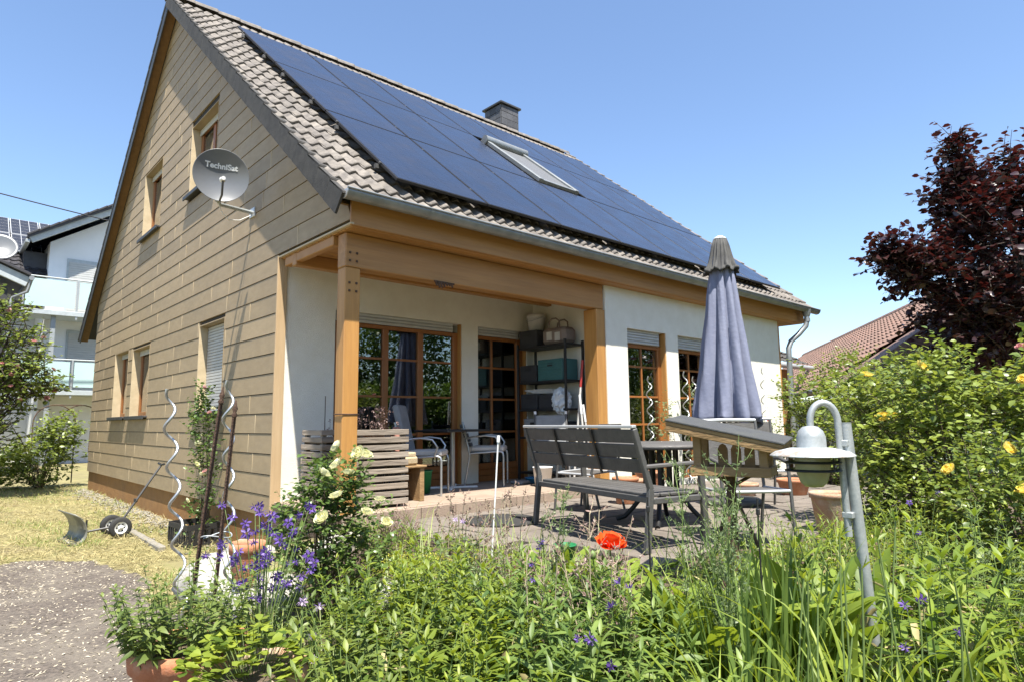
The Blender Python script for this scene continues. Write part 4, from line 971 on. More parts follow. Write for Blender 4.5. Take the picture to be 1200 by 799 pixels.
bm = bmesh.new(); bmesh.ops.create_icosphere(bm, subdivisions=4, radius=1); q = random.Random(4)
for v in bm.verts:
    p = v.co; k = 1 + .22 * math.sin(p.x * 9 + 2 * p.y * 4) * math.sin(p.z * 7 + p.y * 5); v.co = Vector((p.x * .12 * k, p.y * .13 * k, p.z * .17 * k))
me = bpy.data.meshes.new('plastic_bag'); bm.to_mesh(me); bm.free(); MT['plastic_bag'] = mat('plastic_film', (.45, .5, .54), (.6, .63, .65), scale=20, rough=.25, bump=.3, bscale=40); me.materials.append(MT['plastic_bag'])
link_obj('plastic_bag', me, None, (3.72, -.16, 1.12), None, None, 'crumpled pale plastic bag bulging from the third shelf', 'plastic bag')
mb = MB()
for k in range(5): mb.tube([(3.8 + .02 * k, -.2 + .05 * k, 1.235 + .012 * k), (3.78, .1, 1.25 + .012 * k), (3.72, .42 + .04 * k, 1.255 + .01 * k)], .012, 6)
tag(mb.build('garden_hose', MT['cushion']), 'pale looped hose lying over the boxes of the third shelf', 'hose')
# poles leaning at the pillar
for i, (a, b, l, m_) in enumerate((((3.51, -.54, 0.0), (3.70, -.58, 1.66), 'broom handle with red top leaning by the pillar', 'red'), ((3.60, -.72, 0.0), (3.60, -.60, 1.19), 'pale broom handle leaning between the shelf and the pillar', 'white'), ((3.74, -.70, 0.0), (3.64, -.62, 1.06), 'pale pole leaning closest to the pillar', 'white'))):
    t = thing('leaning_pole', l, 'pole', a, 0, 'poles leaning by the pillar'); d = Vector(b) - Vector(a); mb = MB(); mb.tube([(0, 0, 0), d * .78], .014, 8); mb.build('shaft', MT['cushion'], t)
    mb = MB(); mb.tube([d * .781, d], .017, 8); mb.build('grip', MT[m_], t)
    mb = MB(); mb.box((0, 0, .035), (.06, .08, .06), None, .01); mb.build('pole_foot', MT['dark_box'], t)
# folding sling chair by the shelf
t = thing('folding_chair', 'folded grey sling chair leaning in front of the shelf', 'folding chair', (3.36, -.30, 0), R(-42))
for s_ in (-1, 1):
    mb = MB(); mb.tube([(s_ * .22, -.2, 0), (s_ * .22, .0, .45), (s_ * .21, .14, .94)], .014, 8); mb.build('frame_tube', MT['anthracite'], t)
    mb = MB(); mb.tube([(s_ * .19, .2, 0), (s_ * .19, -.05, .42)], .013, 8); mb.build('frame_leg', MT['anthracite'], t)
    mb = MB(); mb.tube([(s_ * .21, .14, .935), (s_ * .21, .15, .975)], .019, 10); mb.build('end_cap', MT['white'], t)
mb = MB(); mb.box((0, .075, .70), (.4, .008, .46), Matrix.Rotation(R(-16), 3, 'X'), .002); mb.build('sling', MT['grey_cushion'], t)
t = thing('white_pail', 'small white pail on the loggia floor seen under the bench back', 'pail', (3.2, -.28, 0)); mb = MB(); mb.lathe([(.001, .001), (.10, .001), (.13, .24), (.137, .24), (.135, .25), (.125, .25), (.097, .01), (.001, .01)], 20); mb.build('bucket_wall', MT['white'], t); mb = MB(); mb.tube([(.13 * math.cos(a), .01, .24 - .1 * math.sin(a)) for a in np.linspace(0, math.pi, 10)], .004, 5); mb.build('bail', MT['galv'], t)
t = thing('blue_bowl', 'low blue plastic bowl on the floor before the shelf', 'bowl', (3.45, .12, 0)); mb = MB(); mb.lathe([(.001, .002), (.09, .002), (.14, .07), (.146, .07), (.143, .078), (.134, .076), (.085, .012), (.001, .012)], 24); mb.build('bowl_wall', MT['blue_plastic'], t)
mb = MB(); mb.box((0, 0, .02), (.3, .2, .04), Matrix.Rotation(.2, 3, 'Z'), .015); o = mb.build('grey_cloth', MT['grey_cushion']); o.location = (3.28, .2, 0.003); tag(o, 'grey folded cloth on the floor beside the blue bowl', 'cloth')

# garden bench seen from behind (faces the table)
bn = thing('garden_bench', 'dark grey slatted garden bench standing with its back to the flower bed', 'bench', (1.34, -2.69, -.12), math.atan2(1.58, .40))
# local x runs along the bench (from its right end to its left), local y points to the back
L2 = .80
for s_ in (-1, 1):
    mb = MB(); mb.tube([(s_ * L2, .05, 0), (s_ * L2, .02, .42)], .024, 4, True, False); mb.v = mb.v; mb.beam((s_ * L2, .06, 0), (s_ * L2, .03, .44), .035, .05, .006); mb = MB(); mb.beam((s_ * L2, .07, 0), (s_ * L2, .02, .46), .04, .05, .006, (0, 1, 0)); mb.beam((s_ * L2, .02, .455), (s_ * L2, .16, .90), .04, .045, .006, (0, 1, 0)); mb.build('rear_leg', MT['anthracite'], bn)
    mb = MB(); mb.beam((s_ * L2, -.52, 0), (s_ * L2, -.48, .62), .04, .05, .006, (0, 1, 0)); mb.build('front_leg', MT['anthracite'], bn)
    mb = MB(); mb.beam((s_ * L2, -.53, .635), (s_ * L2, .07, .62), .05, .03, .008); mb.build('armrest', MT['slat_grey'], bn)
    mb = MB(); mb.beam((s_ * (L2 - .0), -.46, .37), (s_ * (L2 - .0), .0, .37), .035, .045, .006); mb.build('side_rail', MT['anthracite'], bn)
for k in range(5): MB().span((-L2 + .022, -.48 + k * .098, .395), (L2 - .022, -.48 + k * .098 + .088, .42), .006).build('seat_slat', MT['slat_grey'], bn)
mb = MB(); mb.span((-L2 + .022, .015, .355), (L2 - .022, .04, .40), .005); mb.span((-L2 + .022, -.485, .355), (L2 - .022, -.465, .393), .005); mb.build('seat_frame', MT['anthracite'], bn, kind='stuff')
bd = Vector((0, .14, .445)).normalized()
for k in range(3):
    p = Vector((0, .045, .53)) + bd * (k * .116 + .098); MB().box(p, (2 * L2 - .05, .016, .105), Matrix.Rotation(-math.atan2(.14, .445), 3, 'X'), .004).build('back_slat', MT['slat_grey'], bn)
for x in (-.28, .28): mb = MB(); mb.beam((x, .075, .55), (x, .185, .90), .028, .012, .003, (0, 1, 0)); mb.build('back_strut', MT['black'], bn)
mb = MB(); mb.beam((-L2 - .02, .165, .915), (L2 + .02, .165, .915), .04, .025, .006); mb.build('top_rail', MT['alu'], bn)
# garden table
tb = thing('garden_table', 'round dark garden table with barred pedestal in front of the bench', 'table', (2.42, -2.66, -.12))
mb = MB(); mb.lathe([(0.001, .715), (.52, .715), (.60, .70), (.62, .71), (.62, .735), (.60, .742), (.001, .742)], 48); mb.build('table_top', MT['slat_grey'], tb)
for k in range(12):
    a = k * math.pi / 6; mb = MB(); mb.box((.16 * math.cos(a), .16 * math.sin(a), .48), (.034, .02, .45), Matrix.Rotation(a + math.pi / 2, 3, 'Z'), .004); mb.build('pedestal_bar', MT['black'], tb)
mb = MB(); mb.lathe([(.13, .26), (.19, .26), (.19, .285), (.13, .285)], 24); mb.lathe([(.13, .68), (.19, .68), (.19, .70), (.13, .70)], 24); mb.build('pedestal_ring', MT['black'], tb, kind='stuff')
for k in range(4):
    a = k * math.pi / 2 + .5; mb = MB(); ca, sa = math.cos(a), math.sin(a); mb.tube([(.14 * ca, .14 * sa, .27), (.2 * ca, .2 * sa, .22), (.28 * ca, .28 * sa, .12), (.36 * ca, .36 * sa, .04), (.44 * ca, .44 * sa, .01)], .022, 8); mb.build('leg', MT['black'], tb)
# sling garden chairs
def garden_chair(label, loc_, rz, back_h=.96):
    t = thing('garden_chair', label, 'chair', loc_, rz, 'dark garden chairs on the terrace')   # faces -y
    for s_ in (-1, 1):
        mb = MB(); mb.tube([(s_ * .27, -.26, 0), (s_ * .27, -.22, .42), (s_ * .27, -.2, .62)], .014, 8); mb.build('front_leg', MT['anthracite'], t)
        mb = MB(); mb.tube([(s_ * .26, .30, 0), (s_ * .26, .2, .42), (s_ * .26, .30, back_h)], .014, 8); mb.build('rear_leg', MT['anthracite'], t)
        mb = MB(); mb.tube([(s_ * .27, -.22, .62), (s_ * .28, -.05, .65), (s_ * .265, .24, .64)], .016, 8); mb.build('armrest', MT['slat_grey'], t)
        mb = MB(); mb.tube([(s_ * .265, -.23, .41), (s_ * .26, .2, .40)], .013, 8); mb.build('seat_rail', MT['alu'], t)
    mb = MB(); mb.tube([(-.26, -.23, .41), (.26, -.23, .41)], .013, 8); mb.build('seat_front_rail', MT['alu'], t)
    mb = MB(); vs = []
    for i in range(9):
        x = -.25 + i * .0625
        vs += [(x, -.235, .415), (x, 0, .39 + .02 * abs(x) * 4), (x, .2, .40)]
    mb.add(vs, [(3 * i + k, 3 * i + 3 + k, 3 * i + 4 + k, 3 * i + 1 + k) for i in range(8) for k in range(2)], True); o = mb.build('seat', MT['slat_grey'], t)
    mb = MB(); mb.box((0, .255, .70), (.5, .008, .46), Matrix.Rotation(-math.atan2(.1, .54), 3, 'X'), .002); mb.build('back_sling', MT['slat_grey'], t)
    mb = MB(); mb.tube([(-.262, .30, back_h), (0, .305, back_h + .005), (.262, .30, back_h)], .016, 8); mb.build('top_rail', MT['alu'], t)
    return t
garden_chair('dark garden chair seen under the back of the bench', (2.55, -1.62, -.12), R(-170), .72)
garden_chair('dark garden chair directly behind the bird feeder', (2.02, -3.72, -.12), R(-38), .95)
garden_chair('dark garden chair beneath the closed parasol, its top rail showing', (3.95, -2.85, -.12), R(-48), .96)
# closed parasol
um = thing('parasol', 'closed lavender blue parasol standing on the terrace', 'parasol', (4.02, -2.52, -.12))
mb = MB(); mb.tube([(0, 0, .05), (0, 0, 3.02)], .024, 12); mb.build('pole', MT['alu'], um)
mb = MB(); mb.lathe([(.001, 0), (.32, 0), (.32, .05), (.28, .075), (.05, .09), (.05, .3), (.035, .3), (.03, .32)], 24); mb.build('base', MT['anthracite'], um)
prof = [(3.02, .07), (2.85, .105), (2.7, .13), (2.55, .15), (2.4, .172), (2.2, .196), (2.0, .222), (1.8, .25), (1.6, .28), (1.42, .31), (1.25, .335), (1.1, .36), (1.0, .375), (.94, .38)]
NS = 144; mb = MB(); vs = []
for i, (z, r) in enumerate(prof):
    for k in range(NS):
        a = 2 * math.pi * k / NS; t_ = i / (len(prof) - 1)
        f = 2 * abs(math.cos(4.5 * a + .4 * math.sin(3 * a) + .3 * t_)) ** .8 - 1; fold = 1.06 - (.16 + .30 * t_) * (1 - f) / 2 * 1.2 + .05 * math.sin(3 * a + 2 * t_) + .022 * math.sin(23 * a + z * 9) + .012 * math.sin(z * 31 + 5 * a)
        zz_ = z + (.05 * math.sin(4 * a + 1) * f if i == len(prof) - 1 else 0)
        vs.append((r * fold * math.cos(a), r * fold * math.sin(a), zz_))
for i, (z, r) in enumerate(prof[::-1]):
    for k in range(NS):
        v = vs[(len(prof) - 1 - i) * NS + k]; vs.append((v[0] * .95, v[1] * .95, v[2] + .004))
M_ = 2 * len(prof)
mb.add(vs, [(i * NS + k, i * NS + (k + 1) % NS, (i + 1) * NS + (k + 1) % NS, (i + 1) * NS + k) for i in range(M_ - 1) for k in range(NS)], True); mb.build('canopy', MT['parasol'], um)
mb = MB(); vs = []; pr2 = [(3.10, .02), (3.09, .075), (3.0, .1), (2.86, .128), (2.74, .155), (2.72, .185), (2.68, .19), (2.72, .165), (2.80, .12)]
for i, (z, r) in enumerate(pr2):
    for k in range(NS):
        a = 2 * math.pi * k / NS; t_ = i / 8; f = 1 + .13 * t_ * math.sin(8 * a) + .09 * math.sin(17 * a + .3 * i); vs.append((r * f * math.cos(a), r * f * math.sin(a), z + .03 * t_ * math.sin(8 * a + 1)))
mb.add(vs, [(i * NS + k, i * NS + (k + 1) % NS, (i + 1) * NS + (k + 1) % NS, (i + 1) * NS + k) for i in range(8) for k in range(NS)], True); mb.build('vent_flap', MT['parasol_top'], um)
mb = MB(); mb.lathe([(.001, 3.135), (.03, 3.13), (.07, 3.105), (.075, 3.09), (.001, 3.085)], 20); mb.build('top_cap', MT['white'], um)

# bird feeder with a felt roof on a dark stand
FD0 = Vector((0.79, -4.29, -.40)); bf = thing('bird_feeder', 'wooden bird feeder house with a sloping felt roof on a dark stand', 'bird feeder', FD0, R(-72))
def fz(z): return z + .40
rs = Matrix.Rotation(R(12), 3, 'Y') @ Matrix.Rotation(R(4), 3, 'X')
RC = Vector((0, 0, fz(.765)))
MB().box(RC, (.68, .37, .022), rs, .003).build('roof_board', MT['rawwood'], bf)
MB().box(RC + rs @ Vector((0, 0, .018)), (.69, .385, .012), rs, .004).build('felt', MT['felt'], bf)
MB().box(RC + rs @ Vector((0, -.178, -.03)), (.67, .016, .036), rs, .003).build('roof_batten', MT['rawwood'], bf)
MB().box(RC + rs @ Vector((.332, 0, -.03)), (.016, .34, .036), rs, .003).build('roof_batten', MT['rawwood'], bf)
tx0, tx1, ty0, ty1 = -.20, .24, -.12, .13
def under(x, y): return fz(.765) - math.tan(R(12)) * x + math.tan(R(4)) * y / math.cos(R(12)) - .016
MB().span((tx0, ty0, fz(.515)), (tx1, ty1, fz(.528)), .003).build('tray_floor', MT['rawwood'], bf)
for y in (ty0, ty1): MB().span((tx0 - .012, y - .01, fz(.505)), (tx1 + .012, y + .01, fz(.56)), .004).build('tray_rail', MT['rawwood'], bf)
for x in (tx0, tx1): MB().span((x - .01, ty0 + .011, fz(.507)), (x + .01, ty1 - .011, fz(.558)), .004).build('tray_rail', MT['rawwood'], bf)
for x in (tx0 + .03, tx1 - .03):
    for y in (ty0 + .03, ty1 - .03): MB().span((x - .024, y - .018, fz(.529)), (x + .024, y + .018, min(under(x - .03, y), under(x + .03, y))), .004).build('corner_post', MT['rawwood'], bf)
for x in (-.06, .02, .10):
    pts = [(x - .03, fz(.529)), (x + .03, fz(.529)), (x + .03, fz(.655)), (x + .018, fz(.68)), (x, fz(.69)), (x - .018, fz(.68)), (x - .03, fz(.655))]
    mb = MB(); mb.prism(pts, ty1 - .03, ty1 - .018, axis=1); mb.build('side_paling', MT['rawwood'], bf)
mb = MB(); mb.tube([(0, 0, fz(.52)), (0, 0, -.1)], .028, 10); mb.build('stand_post', MT['rust'], bf)
for k in range(3):
    a = k * 2.1 + .4; mb = MB(); mb.tube([(.03 * math.cos(a), .03 * math.sin(a), fz(.45)), (.12 * math.cos(a), .12 * math.sin(a), fz(.5)), (.18 * math.cos(a), .16 * math.sin(a), fz(.515))], .011, 6); mb.build('bracket', MT['rust'], bf)
    mb = MB(); mb.tube([(.02 * math.cos(a), .02 * math.sin(a), fz(.38)), (.3 * math.cos(a), .3 * math.sin(a), fz(-.3))], .011, 6); mb.build('brace', MT['rust'], bf)
# garden lamp
lp = thing('garden_lamp', 'weathered metal garden lamp with disc shade hanging from a curved grey pole', 'garden lamp', (0.51, -5.15, -.52)); LB = Vector(lp.location)
def lz(*p): return Vector(p) - LB
u = Vector((.737, -.677, 0)); shc = lz(0.33, -4.98, .70)
top = shc + u * .172 + Vector((0, 0, .115)); top0 = top.copy()
mb = MB(); mb.tube([(0, 0, 0), top], .026, 14); mb.tube([top, top + Vector((0, 0, .003))], .027, 14); mb.build('pole', MT['galv'], lp)
pts = [shc + u * .150 + Vector((0, 0, -.42)), shc + u * .136 + Vector((0, 0, .12))]
for k in range(1, 14):
    a = math.pi * k / 14; pts.append(shc + u * (.068 + .068 * math.cos(a)) + Vector((0, 0, .12 + .095 * math.sin(a))))
pts.append(shc + Vector((0, 0, .06))); mb = MB(); mb.tube(pts, .0165, 12); mb.build('swan_neck', MT['galv'], lp)
for z in (-.32, .02): mb = MB(); mb.box(shc + u * .158 + Vector((0, 0, z)), (.05, .05, .03), None, .004); mb.build('clamp', MT['galv'], lp)
mb = MB(); mb.lathe([(.012, .105), (.035, .10), (.056, .08), (.066, .05), (.067, .0), (.068, -.002)], 32, shc); mb.build('dome', MT['galv'], lp)
mb = MB(); mb.lathe([(.03, .004), (.10, -.002), (.165, -.018), (.19, -.034), (.192, -.04), (.185, -.04), (.16, -.026), (.03, -.008)], 48, shc); mb.build('disc_shade', MT['rust_paint'], lp)
mb = MB(); mb.lathe([(.075, -.03), (.08, -.05), (.08, -.10), (.07, -.135), (.06, -.165), (.04, -.185), (.001, -.19)], 32, shc); mb.build('glass_globe', MT['lamp_glass'], lp)
for z in (-.062, -.1): mb = MB(); mb.lathe([(.105, z), (.128, z - .006), (.128, z - .011), (.105, z - .006), (.105, z)], 32, shc); mb.build('louvre_ring', MT['black'], lp)
for k in range(3):
    a = k * 2.09 + .3; mb = MB(); mb.tube([shc + Vector((.112 * math.cos(a), .112 * math.sin(a), -.02)), shc + Vector((.112 * math.cos(a), .112 * math.sin(a), -.112))], .004, 6); mb.build('cage_rod', MT['black'], lp)
# thin dark rods in the bed
for i, (a, b, l) in enumerate((((-.11, -4.33, -.4), (-.16, -4.36, .46), 'thin black rod with a small clip in front of the bench'), ((.06, -4.82, -.4), (.05, -4.83, .47), 'thin black rod in the grassy leaves before the bird feeder'))):
    mb = MB(); mb.tube([a, b], .005, 6); mb.box(Vector(b) - Vector((0, 0, .06)), (.016, .016, .03), None, .003); tag(mb.build('black_rod', MT['black']), l, 'rod', 'thin rods in the bed')
t = thing('green_tub', 'small bright green plastic tub at the terrace edge before the bench', 'tub', (0.47, -3.2, -.16)); mb = MB(); mb.lathe([(.001, .002), (.06, .002), (.075, .15), (.083, .15), (.082, .16), (.07, .16), (.056, .012), (.001, .012)], 20); mb.build('tub_wall', MT['green_plastic'], t)
t = thing('rubber_mat', 'dark round rubber mat lying on the terrace beside the bench', 'mat', (1.35, -1.55, -.118)); mb = MB(); mb.lathe([(.001, .0), (.36, .0), (.365, .015), (.34, .03), (.001, .028)], 40); mb.build('mat_body', MT['rubber'], t)
# ------------------------------------------------------------------ neighbouring buildings
# left: white house with balconies
nb = thing('white_house', 'white neighbouring house with glass balconies and dark solar roof', 'house', (0.3, 24, -.57))
def nl(v): return (v[0] - .3, v[1] - 24, v[2] + .57)
def nbuild(mb, name, mt, par=None, **k): mb.v = [nl(v) for v in mb.v]; return mb.build(name, mt, par or nb, **k)
nbuild(MB().prism([(0.35, -.6), (12, -.6), (12, 9.0), (6.2, 11.9), (0.35, 8.05)], 24.0, 33, axis=1), 'wall', MT['render_white'])
nbuild(MB().span((-8, 27.0, -.6), (0.345, 34, 6.6)), 'wing_wall', MT['render_white'])
# gable roof over the balconies: rake rising to the right
rk = MB(); rk.beam((-0.35, 23.3, 7.86), (6.3, 23.3, 12.18), .12, .26, .01, (0, 0, 1)); nbuild(rk, 'rake_board', MT['render_grey'])
rk = MB(); rk.add([(-.45, 23.15, 8.02), (6.3, 23.15, 12.40), (6.3, 33, 12.40), (-.45, 33, 8.02), (-.45, 23.15, 7.9), (6.3, 23.15, 12.28), (6.3, 33, 12.28), (-.45, 33, 7.9)], [(0, 1, 2, 3), (7, 6, 5, 4), (0, 4, 5, 1), (0, 3, 7, 4), (3, 2, 6, 7), (1, 5, 6, 2)]); nbuild(rk, 'gable_roof', MT['tile_black'])
for i in range(22):
    t = i / 22; p = Vector((-.45 + 6.75 * t, 23.2, 8.02 + 4.38 * t)); q_ = Vector((-.45 + 6.75 * (t + .05), 23.2, 8.05 + 4.38 * (t + .05))); nbuild(MB().beam(p, q_, .2, .07, .01), 'verge_tile', MT['tile_black'])
rk = MB(); rk.span((-.5, 23.2, 7.72), (-.36, 33, 7.86), .02); nbuild(rk, 'gutter', MT['galv'])
# wing roof facing the garden with tiles and solar panels
def wave_roof(mb, O, U, V, nu, nv, tw, tl, amp=.035):
    """tiled plane: U along the eave, V down the slope (unit vectors), tiles as real relief"""
    N_ = U.cross(V).normalized();  N_ = N_ if N_.z > 0 else -N_
    us = 6; vs = []; cols = nu * us + 1; fs = []; b = 0
    for j in range(nv):
        for (s, h) in ((0, .0), (1.0, .045)):
            for i in range(cols): vs.append(O + U * (i * tw / us) + V * ((j + s) * tl) + N_ * (h + amp * max(-.3, math.sin(2 * math.pi * i / us))))
    for j in range(2 * nv - 1):
        for i in range(cols - 1): fs.append((j * cols + i, j * cols + i + 1, (j + 1) * cols + i + 1, (j + 1) * cols + i))
    mb.add(vs, fs, False)
wr = MB(); O = Vector((-9, 28.2, 9.75)); V = Vector((0, -.80, -.60)); wave_roof(wr, O, Vector((1, 0, 0)), V, 46, 15, .3, .34); nbuild(wr, 'tiled_roof', MT['tile_black'], kind='stuff')
pm2 = MB(); pm2.box((0, 0, 0), (.98, 1.6, .04), None, .004); pmm = pm2.mesh('solar_panel'); MT['panel_cells'] = mat('cell_glass', (.035, .036, .042), (.028, .029, .036), rough=.2, bump=0); pmm.materials.append(MT['alu'])
cm = MB()
for i in range(3):
    for j in range(5): cm.box((-.315 + i * .315, -.62 + j * .31, .023), (.295, .29, .004))
cmm = cm.mesh('solar_cells'); cmm.materials.append(MT['panel_cells'])
TM2 = Matrix((Vector((1, 0, 0)), -V, V.cross(Vector((1, 0, 0))).normalized() * (1 if V.cross(Vector((1, 0, 0))).z > 0 else -1))).transposed()
for r in range(2):
    for k in range(11):
        if r == 1 and k > 8: continue
        o = bpy.data.objects.new('solar_panel', pmm); link(o, nb); M4 = TM2.to_4x4(); p = O + Vector((.6 + k * 1.02, 0, 0)) + V * (1.05 + r * 1.66) + Vector((0, -.1, .14)); M4.translation = Vector(nl(p)); o.matrix_local = M4
        q = bpy.data.objects.new('solar_cells', cmm); link(q, o); q['kind'] = 'stuff'
nbuild(MB().span((-.4, 24.6, 5.6), (0.34, 27, 7.7)), 'recess', MT['tile_black'])
# balconies
for zf, zt in ((5.15, 6.32), (2.2, 3.28)):
    nbuild(MB().span((-.5, 22.6, zf - .18), (6, 24, zf), .01), 'balcony_slab', MT['render_grey'])
    for x in (-.48, 1.18, 2.8):
        nbuild(MB().span((x - .03, 22.62, zf - .3), (x + .03, 22.68, zt + .04), .005), 'balcony_post', MT['galv'])
    for x0, x1 in ((-.42, 1.1), (1.24, 2.75)):
        nbuild(MB().span((x0, 22.635, zf + .12), (x1, 22.655, zt - .02)), 'glass_panel', MT['frosted'])
    nbuild(MB().tube([(-.5, 22.65, zt + .06), (3, 22.65, zt + .06)], .03, 8), 'handrail', MT['galv'])
    nbuild(MB().tube([(-.5, 22.65, zt + .06), (-.5, 24.6, zt + .06)], .03, 8), 'handrail', MT['galv'])
nbuild(MB().span((.42, 22.8, -.6), (.58, 22.96, 4.97), .01), 'support_post', MT['galv'])
for (x0, x1, z0, z1) in ((1.0, 2.3, 5.2, 7.42), (1.15, 2.4, 2.25, 4.55)):
    w_ = nbuild(MB().span((x0 - .06, 23.96, z0), (x1 + .06, 23.998, z1 + .06), .004), 'window', MT['render_grey'])
    for k in range(int((z1 - z0) / .09)):
        mb = MB(); mb.span((x0, 23.93, z0 + k * .09), (x1, 23.955, z0 + k * .09 + .082), .01); mb.v = [nl(v) for v in mb.v]; mb.build('shutter_slat', MT['shutter'], w_)
# nearer dark eave with its own dish at the left edge
sh2 = thing('garage', 'dark roofed garage corner with grey gutter behind the pink flowering tree', 'garage', (-3.2, 18, -.57))
def sl_(v): return (v[0] + 3.2, v[1] - 18, v[2] + .57)
mb = MB().prism([(-6, -.6), (-1.3, -.6), (-1.3, 4.9), (-6, 6.4)], 17.2, 21, axis=1); mb.v = [sl_(v) for v in mb.v]; mb.build('wall', MT['dark_box'], sh2)
mb = MB(); mb.beam((-6.2, 17.05, 7.35), (-0.85, 17.05, 5.08), .1, .30, .01); mb.v = [sl_(v) for v in mb.v]; mb.build('barge_board', MT['render_grey'], sh2)
mb = MB(); mb.beam((-6.2, 19.0, 7.6), (-0.8, 19.0, 5.3), 4.2, .08, .01); mb.v = [sl_(v) for v in mb.v]; mb.build('roof_slab', MT['tile_black'], sh2)
mb = MB(); mb.tube([(-.78, 16.9, 5.2), (-.78, 21, 5.2)], .07, 10); mb.tube([(-.78, 17.0, 5.15), (-.85, 17.05, 4.8), (-1.2, 17.1, 4.6), (-1.25, 17.1, -.5)], .045, 8); mb.v = [sl_(v) for v in mb.v]; mb.build('gutter', MT['zinc'], sh2)
d2 = thing('small_dish', 'small grey satellite dish on the garage roof at the left edge', 'satellite dish', (-1.55, 17.3, 5.55)); mb = MB(); mb.lathe([(.001, 0), (.2, .02), (.36, .07), (.43, .1), (.435, .09), (.2, .0), (.001, -.02)], 32)
R2 = Vector((-.1, -.9, .35)).normalized().to_track_quat('Z', 'Y').to_matrix(); mb.v = [tuple(R2 @ Vector(v) + Vector((0, 0, .5))) for v in mb.v]; mb.build('reflector', MT['dish'], d2); mb = MB(); mb.tube([(0, .1, -.2), (0, .08, .5)], .025, 8); mb.build('mast', MT['galv'], d2)
mb = MB(); pts = [Vector((-6, 20, 9.0)).lerp(Vector((6, 20.5, 8.05)), k / 20) - Vector((0, 0, .5 * (k / 20) * (1 - k / 20))) for k in range(21)]; mb.tube(pts, .022, 5); tag(mb.build('power_line', MT['black']), 'thin power line crossing the sky left of the house', 'power line')
# arched trellis
ar = MB()
for dx in (0, .55):
    pts = [(-.9 + dx, 12.6 + .2 * dx, -.5)] + [(-.5 + dx - .42 * math.cos(a), 12.6 + .2 * dx, .95 + .42 * math.sin(a)) for a in np.linspace(0, math.pi, 12)] + [(-.08 + dx, 12.6, -.5)]; ar.tube(pts, .014, 6)
ar.tube([(-.5, 12.6, 1.37), (.05, 12.7, 1.37)], .012, 6)
ar.tube([(.25, 12.7, .2), (.28, 12.7, 1.75), (.27, 12.7, 1.9)], .014, 6)
tag(ar.build('arched_trellis', MT['rust']), 'thin dark arched metal trellis above the shrub by the house corner', 'trellis')
# right: red-brown tiled roof
A = Vector((36.3, 10.2, 4.6)); B = Vector((15.6, -3.95, 4.6)); U = (B - A).normalized(); Np = Vector((U.y, -U.x, 0)).normalized()
if Np.dot(CAM - A) < 0: Np = -Np
rh = thing('bungalow', 'low neighbouring house with red brown tiled roof behind the rose hedge', 'house', ((A.x + B.x) / 2, (A.y + B.y) / 2, -.5)); RB = Vector(rh.location)
V = (Np * .84 + Vector((0, 0, -.54))).normalized(); Lr = (B - A).length; mb = MB(); nu = int(Lr / .33)
wave_roof(mb, A, U, V, nu, 16, .33, .36, .04); mb.v = [tuple(Vector(v) - RB) for v in mb.v]; mb.build('tiled_roof', MT['tile_red'], rh, kind='stuff')
for i in range(int(Lr / .42)):
    p = A + U * (i * .42) - RB; mb = MB(); mb.tube([p + Vector((0, 0, -.02)), p + U * .44 + Vector((0, 0, .0))], [.12, .135], 8); mb.build('ridge_tile', MT['tile_red'], rh)
mb = MB(); E0 = A + V * 5.6; E1 = B + V * 6.0
vs = [E0 - Np * .5, E1 - Np * .5]; 
q = [Vector((v.x, v.y, -.6)) - RB for v in (A + Np * 4.6, B + Np * 4.6, B - Np * 4.6, A - Np * 4.6)]; h = 1.0
mb.add(q + [v + Vector((0, 0, 1.9)) for v in q], [(0, 1, 5, 4), (1, 2, 6, 5), (2, 3, 7, 6), (3, 0, 4, 7), (4, 5, 6, 7)]); mb.build('wall', MT['render_grey'], rh)
Vb = (-Np * .84 + Vector((0, 0, -.54))).normalized(); q = [A - RB - Vector((0, 0, .06)), B - RB - Vector((0, 0, .06))]; mb = MB()
mb.add([q[0], q[1], q[1] + Vb * 5.6, q[0] + Vb * 5.6, q[0] + V * 5.6, q[1] + V * 5.6], [(0, 1, 2, 3), (0, 1, 5, 4)]); mb.build('roof_underlay', MT['tile_red'], rh)
mb = MB(); q = [B - RB, B - RB + V * 5.8, B - RB + V * 5.8 + U * 1.8, B - RB + Vb * 5.8 + U * 1.8, B - RB + Vb * 5.8]; q = [v - Vector((0, 0, .02)) for v in q]; mb.add(q + [v - Vector((0, 0, .08)) for v in q], [(0, 1, 2), (0, 2, 3), (0, 3, 4), (5, 7, 6), (5, 8, 7), (5, 9, 8), (1, 6, 7, 2), (2, 7, 8, 3), (3, 8, 9, 4)]); mb.build('hip_end', MT['tile_red'], rh)
mb = MB(); g0 = A + V * 5.8 - RB; g1 = B + V * 5.8 - RB; mb.tube([g0, g1], .08, 8); mb.build('gutter', MT['zinc'], rh)
# small outbuilding just beyond the far corner
ob = thing('outbuilding', 'small outbuilding with grey tiled eave just beyond the downpipe', 'outbuilding', (15.6, 1.75, -.5)); mb = MB(); wave_roof(mb, Vector((-2.2, 1.4, 3.85)), Vector((1, 0, 0)), Vector((0, -.86, -.5)), 8, 6, .3, .34, .03); mb.build('tiled_roof', MT['verge'], ob, kind='stuff')
mb = MB(); mb.span((-2.1, .0, 0), (-.1, 3, 2.72)); mb.build('wall', MT['plinth'], ob); mb = MB(); mb.tube([(-2.3, -.40, 2.76), (.25, -.40, 2.76)], .07, 8); mb.tube([(.1, -.38, 2.74), (.05, -.2, 2.45), (0, -.05, 2.3), (0, -.05, 0)], .045, 8); mb.build('gutter', MT['galv'], ob)
